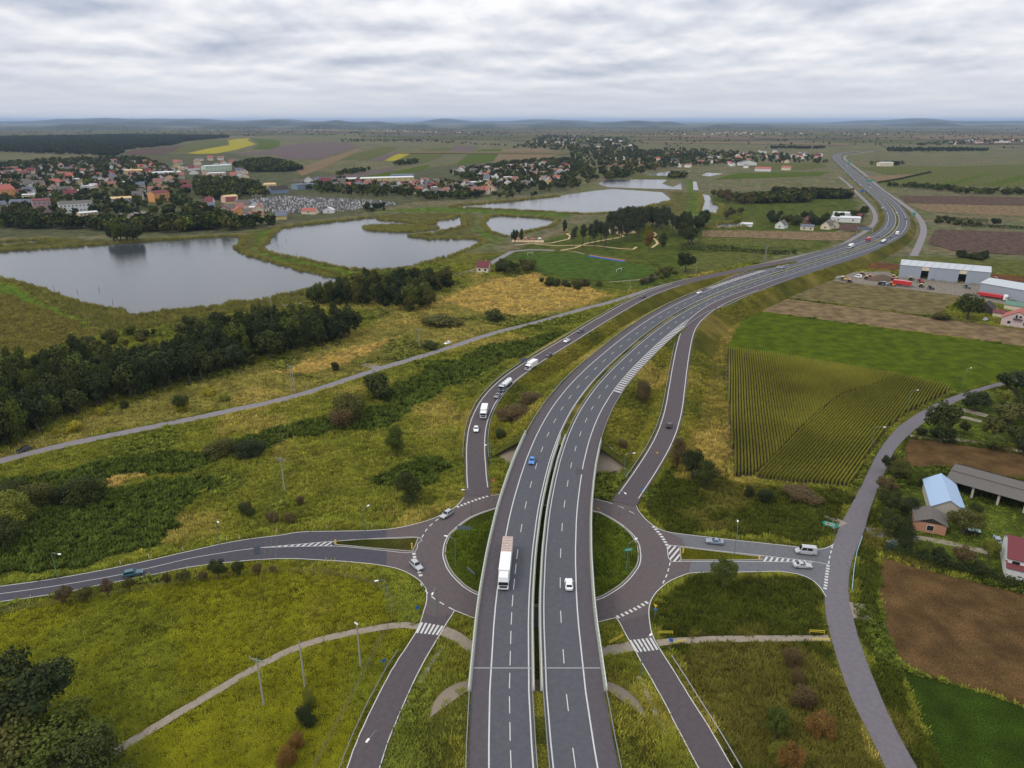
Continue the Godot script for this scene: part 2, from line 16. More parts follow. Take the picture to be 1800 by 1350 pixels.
const SERVICE_ROAD = [-178.5,0,-207.9,-173.8,0,-211.8,-169.4,0,-215.8,-164.9,0,-219.8,-160.4,0,-223.8,-155.7,0,-227.5,-150.8,0,-231.1,-145.8,0,-234.4,-140.8,0,-237.6,-135.7,0,-240.9,-130.7,0,-244.2,-125.7,0,-247.5,-120.7,0,-250.9,-115.8,0,-254.4,-110.8,0,-257.8,-105.8,0,-261.2,-100.9,0,-264.6,-96.1,0,-268.2,-91.5,0,-272.1,-87.2,0,-276.2,-83.2,0,-280.6,-79.3,0,-285.2,-75.5,0,-289.9,-71.8,0,-294.6,-68.0,0,-299.3,-64.2,0,-304.0,-60.3,0,-308.6,-56.3,0,-313.0,-52.2,0,-317.4,-48.0,0,-321.8,-43.9,0,-326.2,-39.8,0,-330.6,-35.8,0,-335.1,-31.9,0,-339.7,-28.1,0,-344.3,-24.4,0,-349.1,-20.6,0,-353.8,-16.8,0,-358.4,-12.8,0,-362.9,-8.7,0,-367.3,-4.5,0,-371.5,0,0,-375.6,4.5,0,-379.6,9.0,0,-383.6,13.4,0,-387.6,17.8,0,-391.8,22.0,0,-396.1,26.1,0,-400.4,30.2,0,-404.9,34.4,0,-409.2,38.6,0,-413.6,42.9,0,-417.8,47.2,0,-421.9,51.7,0,-426.0,56.1,0,-430.0,60.5,0,-434.2,64.7,0,-438.5,68.7,0,-442.9,72.7,0,-447.4,76.6,0,-452.0,80.5,0,-456.6,84.4,0,-461.2,88.4,0,-465.7,92.4,0,-470.2,96.5,0,-474.6,100.6,0,-478.9,104.9,0,-483.2,109.3,0,-487.4,113.7,0,-491.4,118.2,0,-495.4,122.7,0,-499.4,127.3,0,-503.3,131.9,0,-507.2,136.6,0,-511.0,141.2,0,-514.8,146.0,0,-518.5,150.7,0,-522.2,155.4,0,-525.9,160.2,0,-529.7,164.9,0,-533.4,169.6,0,-537.2,174.2,0,-541.0,178.9,0,-544.8,183.6,0,-548.6,188.3,0,-552.4,192.9,0,-556.2,197.6,0,-560.0,202.2,0,-563.8,206.9,0,-567.7,211.5,0,-571.5,216.2,0,-575.4,220.8,0,-579.2,225.4,0,-583.1,230.0,0,-586.9,234.7,0,-590.8,239.3,0,-594.6,244.0,0,-598.4,248.7,0,-602.2,253.3,0,-606,257.9,0,-609.9,262.5,0,-613.7,267.1,0,-617.7,271.6,0,-621.7,276.0,0,-625.7,280.4,0,-629.9,284.6,0,-634.1,288.8,0,-638.5,292.8,0,-643.0,296.8,0,-647.5,300.6,0,-652.1,304.4,0,-656.8,308.1,0,-661.6,311.7,0,-666.4,315.2,0,-671.3,318.7,0,-676.2,322.2,0,-681.1,325.7,0,-686.0,329.2,0,-690.9,332.7,0,-695.8,336.2,0,-700.7,339.7,0,-705.6,343.2,0,-710.5,346.7,0,-715.4,350.2,0,-720.3,353.7,0,-725.2,357.2,0,-730.1,360.7,0,-735,364.1,0,-740.0,367.5,0,-744.9,370.8,0,-750.0,374.1,0,-755.0,377.4,0,-760.1,380.5,0,-765.2,383.7,0,-770.3,386.8,0,-775.5,389.9,0,-780.6,392.9,0,-785.8,395.9,0,-791.0,398.9,0,-796.3,401.8,0,-801.5,404.7,0,-806.8,407.6,0,-812.1,410.4,0,-817.5,413.2,0,-822.8,415.9,0,-828.1,418.6,0,-833.5,421.3,0,-838.9,423.9,0,-844.3,426.6,0,-849.8,429.1,0,-855.2,431.7,0,-860.6,434.2,0,-866.1,436.7,0,-871.6,439.2,0,-877.1,441.6,0,-882.6,444.0,0,-888.1,446.4,0,-893.6,448.8,0,-899.2,451.1,0,-904.7,453.5,0,-910.3,455.8,0,-915.8,458.1,0,-921.4,460.3,0,-927.0,462.6,0,-932.5,464.8,0,-938.1,467.0,0,-943.7,469.2,0,-949.4,471.4,0,-955.0,473.5,0,-960.6,475.6,0,-966.2,477.8,0,-971.9,479.9,0,-977.5,481.9,0,-983.2,484.0,0,-988.8,486.0,0,-994.5,488.1,0,-1000.1,490.1,0,-1005.8,492.2,0,-1011.5,494.2,0,-1017.1,496.2,0,-1022.8,498.2,0,-1028.5,500.3,0,-1034.2,502.3,0,-1039.8,504.3,0,-1045.5,506.3,0,-1051.2,508.4,0,-1056.8,510.4,0,-1062.5,512.4,0,-1068.2,514.5,0,-1073.8,516.5,0,-1079.5,518.5,0,-1085.2,520.6,0,-1090.8,522.6,0,-1096.5,524.6,0,-1102.2,526.6,0,-1107.9,528.6,0,-1113.5,530.6,0,-1119.2,532.7,0,-1124.9,534.7,0,-1130.6,536.7,0,-1136.2,538.7,0,-1141.9,540.7,0,-1147.6,542.7,0,-1153.3,544.7,0,-1158.9,546.7,0,-1164.6,548.8,0,-1170.3,550.8,0,-1176.0,552.8,0,-1181.6,554.8,0,-1187.3,556.8,0,-1193.0,558.9,0,-1198.7,560.9,0,-1204.3,562.9,0,-1210.0,564.9,0,-1215.7,567.0,0,-1221.3,569.0,0,-1227,571.0,0,-1232.7,573.0,0,-1238.3,575.1,0,-1244.0,577.1,0,-1249.7,579.1,0,-1255.3,581.2,0,-1261.0,583.2,0,-1266.7,585.2,0,-1272.4,587.2,0,-1278.0,589.2,0,-1283.7,591.3,0,-1289.4,593.3,0,-1295.0,595.3,0,-1300.7,597.3,0,-1306.4,599.3,0,-1312.1,601.3,0,-1317.8,603.3,0,-1323.5,605.2,0,-1329.1,607.2,0,-1334.8,609.2,0,-1340.5,611.1,0,-1346.2,613.1,0,-1351.9,615.1,0,-1357.6,617.0,0,-1363.3,619.0,0,-1369.0,620.9,0,-1374.7,622.9,0,-1380.4,624.8,0,-1386.1,626.8,0,-1391.8,628.7,0,-1397.5,630.6,0,-1403.2,632.6,0,-1408.9,634.5,0,-1414.6,636.4,0,-1420.3,638.4,0,-1426.0,640.3,0,-1431.7,642.2,0,-1437.4,644.2,0,-1443.1,646.1,0,-1448.8,648.0,0,-1454.5,650.0,0,-1460.2,651.9,0,-1465.9,653.8,0,-1471.6,655.8,0,-1477.3,657.7,0,-1483.0,659.6,0,-1488.7]
const FRONTAGE_ROAD = [337.2,0,-596.6,342.5,0,-605.1,347.8,0,-613.7,353.1,0,-622.2,358.3,0,-630.7,363.6,0,-639.3,368.8,0,-647.9,374.1,0,-656.4,379.3,0,-665,384.5,0,-673.6,389.7,0,-682.2,394.8,0,-690.8,400.0,0,-699.4,405.1,0,-708.0,410.2,0,-716.7,415.3,0,-725.4,420.2,0,-734.1,425.1,0,-742.9,429.9,0,-751.7,434.6,0,-760.5,439.3,0,-769.5,443.8,0,-778.4,448.3,0,-787.4,452.7,0,-796.4,457.0,0,-805.5,461.3,0,-814.5,465.5,0,-823.7,469.7,0,-832.8,473.8,0,-841.9,477.9,0,-851.1,481.9,0,-860.3,485.8,0,-869.6,489.7,0,-878.8,493.5,0,-888.1,497.2,0,-897.5,500.9,0,-906.8,504.4,0,-916.2,508,0,-925.6,511.5,0,-935.0,515.0,0,-944.4,518.4,0,-953.8,521.8,0,-963.3,525.2,0,-972.7,528.6,0,-982.2,532.0,0,-991.6,535.4,0,-1001.1,538.8,0,-1010.5,542.1,0,-1020,545.5,0,-1029.5,548.9,0,-1038.9,552.2,0,-1048.4,555.5,0,-1057.9,558.8,0,-1067.4,562.1,0,-1076.8,565.3,0,-1086.3,568.6,0,-1095.8,571.8,0,-1105.3,575.1,0,-1114.8,578.4,0,-1124.3,581.7,0,-1133.8,585.0,0,-1143.3,588.4,0,-1152.7,591.8,0,-1162.2,595.2,0,-1171.6,598.6,0,-1181.1,602.1,0,-1190.5,605.6,0,-1199.9,609.1,0,-1209.3,612.6,0,-1218.7,616.2,0,-1228.1,619.7,0,-1237.5,623.3,0,-1246.9,626.9,0,-1256.2,630.5,0,-1265.6,634.1,0,-1275.0,637.7,0,-1284.4,641.4,0,-1293.7,645.0,0,-1303.1,648.6,0,-1312.5,652.2,0,-1321.8,655.9,0,-1331.2,659.5,0,-1340.5,663.1,0,-1349.9,666.8,0,-1359.2,670.4,0,-1368.6,674.1,0,-1378.0,677.7,0,-1387.3,681.3,0,-1396.7,685.0,0,-1406.0,688.6,0,-1415.4,692.2,0,-1424.8,695.9,0,-1434.1,699.5,0,-1443.5,703.1,0,-1452.9,706.7,0,-1462.2,710.3,0,-1471.6,713.9,0,-1481.0,717.5,0,-1490.3,721.1,0,-1499.7,724.7,0,-1509.1,728.2,0,-1518.5,731.8,0,-1527.9,735.4,0,-1537.3,738.9,0,-1546.7,742.5,0,-1556.0,746,0,-1565.5,749.5,0,-1574.8,753.1,0,-1584.2,756.6,0,-1593.7,760.1,0,-1603.1,763.6,0,-1612.5,767.1,0,-1621.9,770.6,0,-1631.3,774.1,0,-1640.7,777.6,0,-1650.1,781.1,0,-1659.5,784.6,0,-1668.9,788.1,0,-1678.3,791.6,0,-1687.8,795.1,0,-1697.2,798.6,0,-1706.6,802.1,0,-1716.0,805.6,0,-1725.4,809.1,0,-1734.8,812.5,0,-1744.2,816.0,0,-1753.7,819.5,0,-1763.1,823.0,0,-1772.5,826.5,0,-1781.9,830,0,-1791.3,833.5,0,-1800.7,837,0,-1810.1,840.5,0,-1819.5,844,0,-1829.0,847.5,0,-1838.4,851.0,0,-1847.8,854.5,0,-1857.2,858.0,0,-1866.6,861.5,0,-1876,865,0,-1885.4,868.5,0,-1894.8,871.9,0,-1904.3,875.4,0,-1913.7,878.8,0,-1923.1,882.2,0,-1932.6,885.7,0,-1942.0,889.1,0,-1951.5,892.5,0,-1960.9,895.9,0,-1970.3,899.3,0,-1979.8,902.7,0,-1989.2,906.1,0,-1998.7,909.6,0,-2008.1,913.0,0,-2017.5,916.4,0,-2027.0,919.9,0,-2036.4,923.3,0,-2045.8,926.8,0,-2055.3,930.3,0,-2064.7,933.8,0,-2074.1,937.3,0,-2083.5,940.8,0,-2092.9,944.3,0,-2102.3,947.9,0,-2111.7,951.5,0,-2121.1,955.1,0,-2130.4,958.8,0,-2139.8,962.5,0,-2149.1,966.2,0,-2158.4,970.0,0,-2167.7,973.8,0,-2177.0,977.6,0,-2186.3,981.5,0,-2195.6,985.4,0,-2204.8,989.3,0,-2214.1,993.2,0,-2223.3,997.1,0,-2232.6,1001.0,0,-2241.8,1005.0,0,-2251.1,1008.9,0,-2260.3,1012.9,0,-2269.5,1016.9,0,-2278.7,1020.9,0,-2287.9,1025.0,0,-2297.1,1029.0,0,-2306.3,1033.2,0,-2315.4,1037.4,0,-2324.5,1041.7,0,-2333.6,1046.0,0,-2342.7,1050.5,0,-2351.7,1054.9,0,-2360.7,1059.5,0,-2369.6,1064.2,0,-2378.5,1068.9,0,-2387.3,1073.7,0,-2396.2,1078.6,0,-2404.9,1083.6,0,-2413.6,1088.7,0,-2422.3,1093.8,0,-2430.9,1099.1,0,-2439.5,1104.4,0,-2448.0,1109.8,0,-2456.4,1115.4,0,-2464.8,1121.0,0,-2473.1,1126.7,0,-2481.4,1132.5,0,-2489.6,1138.3,0,-2497.8,1144.2,0,-2505.9,1150.2,0,-2513.9,1156.2,0,-2522.0,1162.2,0,-2530.0,1168.3,0,-2538.0,1174.5,0,-2545.9,1180.6,0,-2553.8,1186.8,0,-2561.8,1193.0,0,-2569.6,1199.3,0,-2577.5,1205.5,0,-2585.4,1211.8,0,-2593.2,1218.1,0,-2601.0,1224.5,0,-2608.8,1230.8,0,-2616.6,1237.1,0,-2624.4,1243.5,0,-2632.2,1249.9,0,-2639.9,1256.2,0,-2647.7,1262.6,0,-2655.4,1269.0,0,-2663.2,1275.4,0,-2670.9,1281.8,0,-2678.6,1288.2,0,-2686.4,1294.6,0,-2694.1,1300.9,0,-2701.9,1307.3,0,-2709.7,1313.6,0,-2717.5,1319.9,0,-2725.3]
const FOOTPATH_WEST = [-72.2,0,-96.8,-70.2,0,-99.1,-68.2,0,-101.5,-66.2,0,-103.8,-64.2,0,-106.2,-62.1,0,-108.5,-60.1,0,-110.8,-58.0,0,-113.1,-56.0,0,-115.4,-53.9,0,-117.7,-51.7,0,-119.9,-49.5,0,-122.0,-47.1,0,-123.9,-44.6,0,-125.5,-41.9,0,-126.8,-39.0,0,-127.9,-36.1,0,-128.9,-33.1,0,-129.8,-30.2,0,-130.6,-27.2,0,-131.3,-24.2,0,-131.6,-21.2,0,-131.1]
const FOOTPATH_MID = [-15.5,0,-129.8,-12.5,0,-127.9,-9.9,0,-125.5,-7.3,0,-123.1,-4.8,0,-120.5]
const FOOTPATH_MID_RIGHT = [17.1,0,-122.6,20.0,0,-123.1,23,0,-123.8,25.9,0,-124.7]
const FOOTPATH_EAST = [31.8,0,-125.7,34.9,0,-126.2,38.1,0,-126.5,41.3,0,-126.7,44.5,0,-126.9,47.6,0,-127.0,50.8,0,-127.0,54,0,-127.1,57.2,0,-127.1,60.4,0,-127.2,63.5,0,-127.2,66.7,0,-127.2,69.9,0,-127.2]
const RING = [
	[-6.7,-190.7,-3.6,-191.4,6.9,-191.7,24,-189.1,28.7,-186.6,32.6,-186.2,36.8,-187.4,36.9,-182,38.3,-176.6,40,-173.3,42.9,-170.3,46.5,-166.9,46.5,-156.7,44.5,-151.1,40.5,-148.9,36.8,-145.8,33.6,-141.5,32.3,-137.9,31.9,-135.7,24.6,-132.5,23.9,-134.1,19.4,-132.5,11.5,-130.6,0,-130.9,-8.5,-133.8,-12.9,-136.1,-17,-134.1,-20.5,-135.7,-20.3,-140.4,-20.9,-144.6,-22.7,-147.8,-25.4,-150.6,-28.9,-153,-32,-154,-34.9,-171.5,-31.8,-172.4,-25.5,-175.4,-21,-178.8,-16.8,-183.6,-14.1,-191.4,-10.4,-191.7]]
const CENTRE_ISLAND = [
	[-4.3,-182.9,-5.8,-182.1,-7.8,-180.8,-9.2,-179.8,-10.8,-178.5,-12.2,-177.1,-13.2,-175.7,-14.2,-174.2,-15.1,-172.6,-15.8,-171.2,-16.6,-169.7,-17.1,-168.4,-17.4,-166.9,-17.7,-165.1,-17.8,-163.2,-17.8,-161.4,-17.7,-159.3,-17.3,-157.3,-16.8,-155.6,-16.3,-153.9,-15.6,-152.3,-14.8,-150.7,-13.8,-149.1,-12.9,-147.8,-11.7,-146.1,-10.4,-144.8,-9.5,-143.9,-7.9,-142.8,-6.8,-142.2,-5.3,-141.4,-3.6,-140.6,-1.9,-139.9,0,-139.4,1.6,-139.1,3.4,-138.8,5.3,-138.6,7.2,-138.5,9,-138.5,10.7,-138.5,12.7,-138.8,14.6,-139.2,16.5,-139.7,18.1,-140.2,19.5,-140.7,21.5,-141.7,22.9,-142.8,24.2,-143.9,25.5,-145.1,26.8,-146.4,28,-147.9,29.2,-149.5,30.2,-151.1,31,-152.4,31.7,-153.6,32.3,-155,32.8,-156.6,33.2,-158.4,33.4,-160.1,33.6,-161.6,33.7,-163,33.7,-164.5,33.4,-166.3,33,-168.2,32.4,-170,31.5,-171.9,30.6,-173.7,29.5,-175.4,28.5,-176.8,27.5,-178.1,26.5,-179.2,25.5,-180.3,23.1,-181.3,21.9,-181.6,20.5,-182,18.9,-182.5,17.2,-182.9,15.4,-183.4,13.6,-183.8,11.8,-184.1,10,-184.4,8.4,-184.6,6.4,-184.6,4.3,-184.4,2.1,-184.1,0.1,-183.8,-1.7,-183.4,-3.2,-183.1]]
const SPLITTERS = [
	[-48.5,-165.5,-40.3,-166.6,-31,-167,-25.5,-167.5,-25.7,-164.4,-26.2,-160.6,-36.3,-162,-47.4,-163.8],
	[44.8,-162.8,52.3,-161.2,64.4,-158.5,65.2,-156.9,59,-156.6,43.6,-156.6]]
const LINES = [
	[0,0,0.2,[-132.5,0,-144.2,-130.5,0,-144.6,-128.6,0,-144.9,-126.6,0,-145.4,-124.6,0,-145.9,-122.7,0,-146.4,-120.7,0,-146.9,-118.8,0,-147.4,-116.9,0,-147.9,-114.9,0,-148.5,-113,0,-149.1,-111.1,0,-149.7,-109.2,0,-150.4,-107.3,0,-151.1,-105.4,0,-151.8,-103.5,0,-152.5,-101.7,0,-153.3,-99.8,0,-154.1,-98.0,0,-154.9,-96.2,0,-155.7,-94.3,0,-156.6,-92.5,0,-157.4,-90.7,0,-158.3,-88.9,0,-159.2,-87.1,0,-160.1,-85.3,0,-160.9,-83.5,0,-161.8,-81.6,0,-162.7,-79.8,0,-163.6,-78.0,0,-164.4,-76.1,0,-165.2,-74.2,0,-165.8,-72.3,0,-166.5,-70.4,0,-167.0,-68.4,0,-167.5,-66.5,0,-167.9,-64.5,0,-168.4,-62.6,0,-168.9,-60.7,0,-169.7,-58.8,0,-170.1,-56.8,0,-170.4,-54.8,0,-170.5,-52.8,0,-170.5,-50.7,0,-170.6,-48.7,0,-170.6,-46.7,0,-170.7,-44.7,0,-170.7,-42.7,0,-170.8,-40.7,0,-170.9,-38.7,0,-171.1,-36.7,0,-171.3,-34.7,0,-171.6,-32.7,0,-172.1,-30.8,0,-172.7,-29.0,0,-173.5,-27.2,0,-174.4,-25.4,0,-175.4,-23.7,0,-176.5,-22.1,0,-177.7,-20.7,0,-179.1,-19.2,0,-180.5,-17.9,0,-182.0,-16.7,0,-183.7,-15.9,0,-185.5,-15.2,0,-187.4,-14.6,0,-189.3]],
	[0,0,0.2,[-128.2,0,-138.1,-126.2,0,-138.6,-124.2,0,-139.1,-122.3,0,-139.6,-120.4,0,-140.1,-118.4,0,-140.6,-116.5,0,-141.0,-114.5,0,-141.6,-112.6,0,-142.1,-110.6,0,-142.6,-108.7,0,-143.2,-106.8,0,-143.8,-105.0,0,-144.7,-103.2,0,-145.5,-101.3,0,-146.3,-99.4,0,-147,-97.5,0,-147.7,-95.7,0,-148.4,-93.8,0,-149.1,-91.9,0,-149.8,-90.1,0,-150.6,-88.2,0,-151.4,-86.4,0,-152.2,-84.5,0,-153.0,-82.6,0,-153.7,-80.7,0,-154.2,-78.7,0,-154.7,-76.8,0,-155.2,-74.8,0,-155.6,-72.8,0,-155.9,-70.8,0,-156.3,-68.9,0,-156.6,-66.9,0,-156.9,-64.9,0,-157.1,-62.9,0,-157.3,-60.9,0,-157.5,-58.9,0,-157.5,-56.9,0,-157.5,-54.9,0,-157.4,-52.9,0,-157.2,-50.9,0,-157.0,-48.9,0,-156.8,-46.9,0,-156.6,-44.9,0,-156.4,-42.9,0,-156.2,-40.9,0,-155.9,-38.9,0,-155.6,-36.9,0,-155.3,-34.9,0,-154.9,-33.0,0,-154.4,-31.0,0,-153.8,-29.2,0,-153.1,-27.4,0,-152.1,-25.8,0,-150.9,-24.3,0,-149.6,-22.9,0,-148.1,-21.8,0,-146.5,-20.9,0,-144.7,-20.5,0,-142.7,-20.3,0,-140.7,-20.3,0,-138.7,-20.5,0,-136.7,-20.6,0,-134.7,-20.8,0,-132.7]],
	[0,0,0.2,[-20.8,0,-132.7,-21.1,0,-130.7,-21.5,0,-128.7,-22.1,0,-126.8,-22.7,0,-124.8,-23.3,0,-122.9,-24.0,0,-121.0,-24.5,0,-119.0,-25.1,0,-117.1,-25.5,0,-115.1,-26.0,0,-113.1,-26.4,0,-111.2,-26.8,0,-109.2,-27.2,0,-107.2,-27.6,0,-105.2,-27.9,0,-103.2,-28.3,0,-101.2,-28.5,0,-99.2,-28.8,0,-97.2,-28.9,0,-95.2,-29.1,0,-93.2,-29.3,0,-91.1,-29.4,0,-89.1,-29.5,0,-87.1]],
	[0,0,0.2,[-13.4,0,-136.5,-14.0,0,-134.6,-14.7,0,-132.7,-15.3,0,-130.7,-15.9,0,-128.8,-16.5,0,-126.8,-17.1,0,-124.9,-17.7,0,-123.0,-18.3,0,-121.0,-18.8,0,-119.1,-19.3,0,-117.1,-19.8,0,-115.1,-20.2,0,-113.2,-20.6,0,-111.2,-21,0,-109.2,-21.4,0,-107.2,-21.8,0,-105.2,-22.1,0,-103.2,-22.5,0,-101.2,-22.8,0,-99.2,-23,0,-97.2,-23.2,0,-95.2,-23.4,0,-93.2,-23.6,0,-91.1,-23.8,0,-89.1,-24.0,0,-87.1]],
	[0,0,0.16,[-130.4,0,-141.3,-128.5,0,-141.7,-126.5,0,-142.1,-124.5,0,-142.5,-122.6,0,-143.0,-120.6,0,-143.5,-118.7,0,-144.0,-116.7,0,-144.5,-114.8,0,-145.1,-112.8,0,-145.6,-110.9,0,-146.2,-109.0,0,-146.8,-107.0,0,-147.4,-105.1,0,-148.1,-103.2,0,-148.7,-101.3,0,-149.4,-99.4,0,-150.1,-97.5,0,-150.9,-95.7,0,-151.7,-93.9,0,-152.6,-92.1,0,-153.5,-90.3,0,-154.4,-88.5,0,-155.3,-86.7,0,-156.2,-84.9,0,-157.1,-83.0,0,-157.9,-81.1,0,-158.6,-79.2,0,-159.2,-77.3,0,-159.8,-75.3,0,-160.4,-73.4,0,-161.0,-71.5,0,-161.5,-69.5,0,-162.0,-67.5,0,-162.5]],
	[0,0,0.2,[23.9,0,-134.1,24.5,0,-132.2,24.9,0,-130.2,25.3,0,-128.2,25.8,0,-126.3,26.2,0,-124.3,26.7,0,-122.4,27.1,0,-120.4,27.6,0,-118.5,28.1,0,-116.5,28.6,0,-114.6,29.0,0,-112.6,29.5,0,-110.7,29.9,0,-108.7,30.3,0,-106.8,30.6,0,-104.8,31.0,0,-102.8,31.4,0,-100.9,31.8,0,-98.9,32.2,0,-96.9,32.6,0,-95.0,33.0,0,-93.0,33.4,0,-91.0,33.7,0,-89.1,34.1,0,-87.1]],
	[0,0,0.2,[44.5,0,-151.1,42.7,0,-150.2,41.0,0,-149.2,39.3,0,-148.1,37.8,0,-146.8,36.4,0,-145.3,35.1,0,-143.8,34.0,0,-142.1,33.0,0,-140.3,32.3,0,-138.4,31.8,0,-136.5,31.5,0,-134.5,31.3,0,-132.5,31.1,0,-130.5,31.1,0,-128.4,31.3,0,-126.5,31.7,0,-124.5,32.2,0,-122.5,32.7,0,-120.5,33.2,0,-118.6,33.7,0,-116.6,34.1,0,-114.7,34.6,0,-112.7,35.0,0,-110.8,35.5,0,-108.8,36.0,0,-106.8,36.5,0,-104.9,37.0,0,-102.9,37.4,0,-100.9,37.8,0,-99.0,38.2,0,-97.0,38.6,0,-95.0,39.0,0,-93.0,39.4,0,-91.0,39.8,0,-89.1,40.2,0,-87.1]],
	[0,0,0.2,[86.7,0,-164.4,85.2,0,-163.1,83.4,0,-162.2,81.4,0,-161.7,79.5,0,-162.1,77.5,0,-162.6,75.5,0,-163.1,73.6,0,-163.5,71.6,0,-163.9,69.6,0,-164.3,67.6,0,-164.7,65.7,0,-165.1,63.7,0,-165.5,61.7,0,-165.9,59.7,0,-166.3,57.8,0,-166.7,55.8,0,-167.1,53.8,0,-167.6,51.9,0,-168.0,49.9,0,-168.5,47.9,0,-168.9,45.9,0,-169.4,44,0,-169.9,42.2,0,-170.8,40.7,0,-172.1,39.6,0,-173.8,38.7,0,-175.6,38.0,0,-177.5,37.5,0,-179.4,37.0,0,-181.4,36.8,0,-183.4,36.7,0,-185.4,36.8,0,-187.4,37.4,0,-189.4,38.1,0,-191.3,38.8,0,-193.2]],
	[0,0,0.2,[44.5,0,-151.1,46.6,0,-151.4,48.7,0,-151.6,50.8,0,-151.7,52.9,0,-151.6,55.0,0,-151.6,57.2,0,-151.6,59.3,0,-151.7,61.4,0,-151.7,63.5,0,-151.8,65.6,0,-151.9,67.7,0,-151.9,69.8,0,-151.5,71.8,0,-150.8,73.5,0,-149.7,74.7,0,-148,75.2,0,-145.9,75.3,0,-143.8,75.2,0,-141.7]],
	[0,0,0.2,[24.1,0,-189.1,26.4,0,-187.8,28.7,0,-186.6]],
	[0,0,0.2,[-6.7,0,-190.7,-4.7,0,-191.0,-2.6,0,-191.4]],
	[0,0,0.2,[19.4,0,-132.5,21.6,0,-133.3,23.9,0,-134.1]],
	[0,0,0.2,[-13.7,0,-136.9,-11.9,0,-135.8,-10.2,0,-134.8,-8.4,0,-133.8,-6.5,0,-133.1]],
	[0,0,0.16,[-67.5,0,-162.5,-65.5,0,-162.8,-63.6,0,-163.1,-61.6,0,-163.5,-59.6,0,-163.8,-57.6,0,-164.1,-55.6,0,-164.4,-53.6,0,-164.8,-51.6,0,-165.1,-49.6,0,-165.4,-47.6,0,-165.7,-45.6,0,-166.0,-43.6,0,-166.3,-41.6,0,-166.5,-39.6,0,-166.7,-37.6,0,-166.9,-35.6,0,-167.1,-33.6,0,-167.3,-31.6,0,-167.4,-29.6,0,-167.6,-27.6,0,-167.7,-25.5,0,-167.6,-24.4,0,-166.1,-25.4,0,-164.3,-25.2,0,-162.4,-25.7,0,-160.5,-27.5,0,-160.1,-29.5,0,-160.3,-31.5,0,-160.7,-33.5,0,-161.1,-35.4,0,-161.4,-37.4,0,-161.8,-39.4,0,-162.1,-41.4,0,-162.5,-43.4,0,-162.8,-45.4,0,-163.1,-47.4,0,-163.2,-49.4,0,-163.3,-51.4,0,-163.3,-53.4,0,-163.2,-55.5,0,-163.2,-57.5,0,-163.1,-59.5,0,-163.0,-61.5,0,-162.8,-63.5,0,-162.7,-65.5,0,-162.6,-67.5,0,-162.5]],
	[0,0,0.16,[41.6,0,-163.8,43.6,0,-163.5,45.5,0,-163.1,47.5,0,-162.7,49.5,0,-162.2,51.5,0,-161.8,53.5,0,-161.3,55.5,0,-160.9,57.4,0,-160.5,59.4,0,-160.1,61.4,0,-159.7,63.4,0,-159.3,65.4,0,-158.9,67.4,0,-158.5,69.4,0,-158.0,71.3,0,-157.6,73.3,0,-157.2,75.3,0,-156.7,77.3,0,-156.3,79.2,0,-155.7,81.1,0,-155.0]],
	[0,0,0.16,[41.6,0,-163.8,41.3,0,-161.8,41.0,0,-159.8,40.8,0,-157.8,41.2,0,-156.1,43.2,0,-156.2,45.3,0,-156.2,47.3,0,-156.2,49.4,0,-156.2,51.4,0,-156.2,53.4,0,-156.2,55.5,0,-156.2,57.5,0,-156.2,59.5,0,-156.2,61.5,0,-156.1,63.6,0,-156.1,65.6,0,-156.1,67.7,0,-156.1,69.7,0,-156.0,71.7,0,-156,73.7,0,-155.9,75.8,0,-155.9,77.8,0,-155.9]],
	[1.5,1.5,0.3,[-22.4,0,-146.6,-21.4,0,-144.7,-20.2,0,-142.8,-18.7,0,-141.2,-17.1,0,-139.7,-15.4,0,-138.2,-13.7,0,-136.9]],
	[0.8,0.6,0.9,[-25.9,0,-160.1,-25.4,0,-157.9,-24.8,0,-155.8,-24.1,0,-153.6,-23.4,0,-151.5,-22.6,0,-149.4]],
	[1.5,1.5,0.3,[-24.6,0,-167.7,-24.1,0,-170.1,-23.6,0,-172.4,-22.5,0,-174.5,-21.4,0,-176.6,-20.3,0,-178.8]],
	[0.7,0.6,0.9,[-16.3,0,-183.6,-14.5,0,-185.1,-12.6,0,-186.7,-10.7,0,-188.1,-8.7,0,-189.4,-6.7,0,-190.7]],
	[2,2,0.2,[28.7,0,-186.6,30.5,0,-185.1,32.3,0,-183.6,33.9,0,-181.8,35.4,0,-180.0,36.8,0,-178.1]],
	[0.7,0.6,0.9,[39.6,0,-173.3,40.3,0,-170.9,40.9,0,-168.6,41.3,0,-166.2,41.6,0,-163.8]],
	[1.5,1.2,0.3,[40.7,0,-155.5,39.9,0,-153.2,39.0,0,-150.8,38.0,0,-148.6,36.9,0,-146.4]],
	[0.6,0.7,1.0,[23.9,0,-134.1,25.6,0,-135.1,27.4,0,-136.3,29.1,0,-137.4,30.8,0,-138.7,32.4,0,-140.0]],
	[1.5,1.2,0.3,[85.8,0,-163.3,84.7,0,-161.2,83.5,0,-159.2,82.4,0,-157.1,81.3,0,-155.0]],
	[0.7,0.6,0.8,[81.1,0,-154.7,80.1,0,-152.6,79.0,0,-150.5,78,0,-148.4,77.0,0,-146.3,75.9,0,-144.2]]]
const HATCHES = [
	[-65.4,-162.8,-48.8,-165.4,-48.3,-163.4],
	[41.6,-163.8,44.7,-163,43.5,-156.2,40.9,-156.1],
	[65.8,-158.5,77.9,-156.1,65,-156.2]]
const CROSSINGS = [
	[-21.4,-128.9,-20.7,-132.5,-15,-131.1,-16.1,-128.1],
	[26.7,-122.7,25.6,-126.5,31.1,-127.4,31.9,-123.6]]
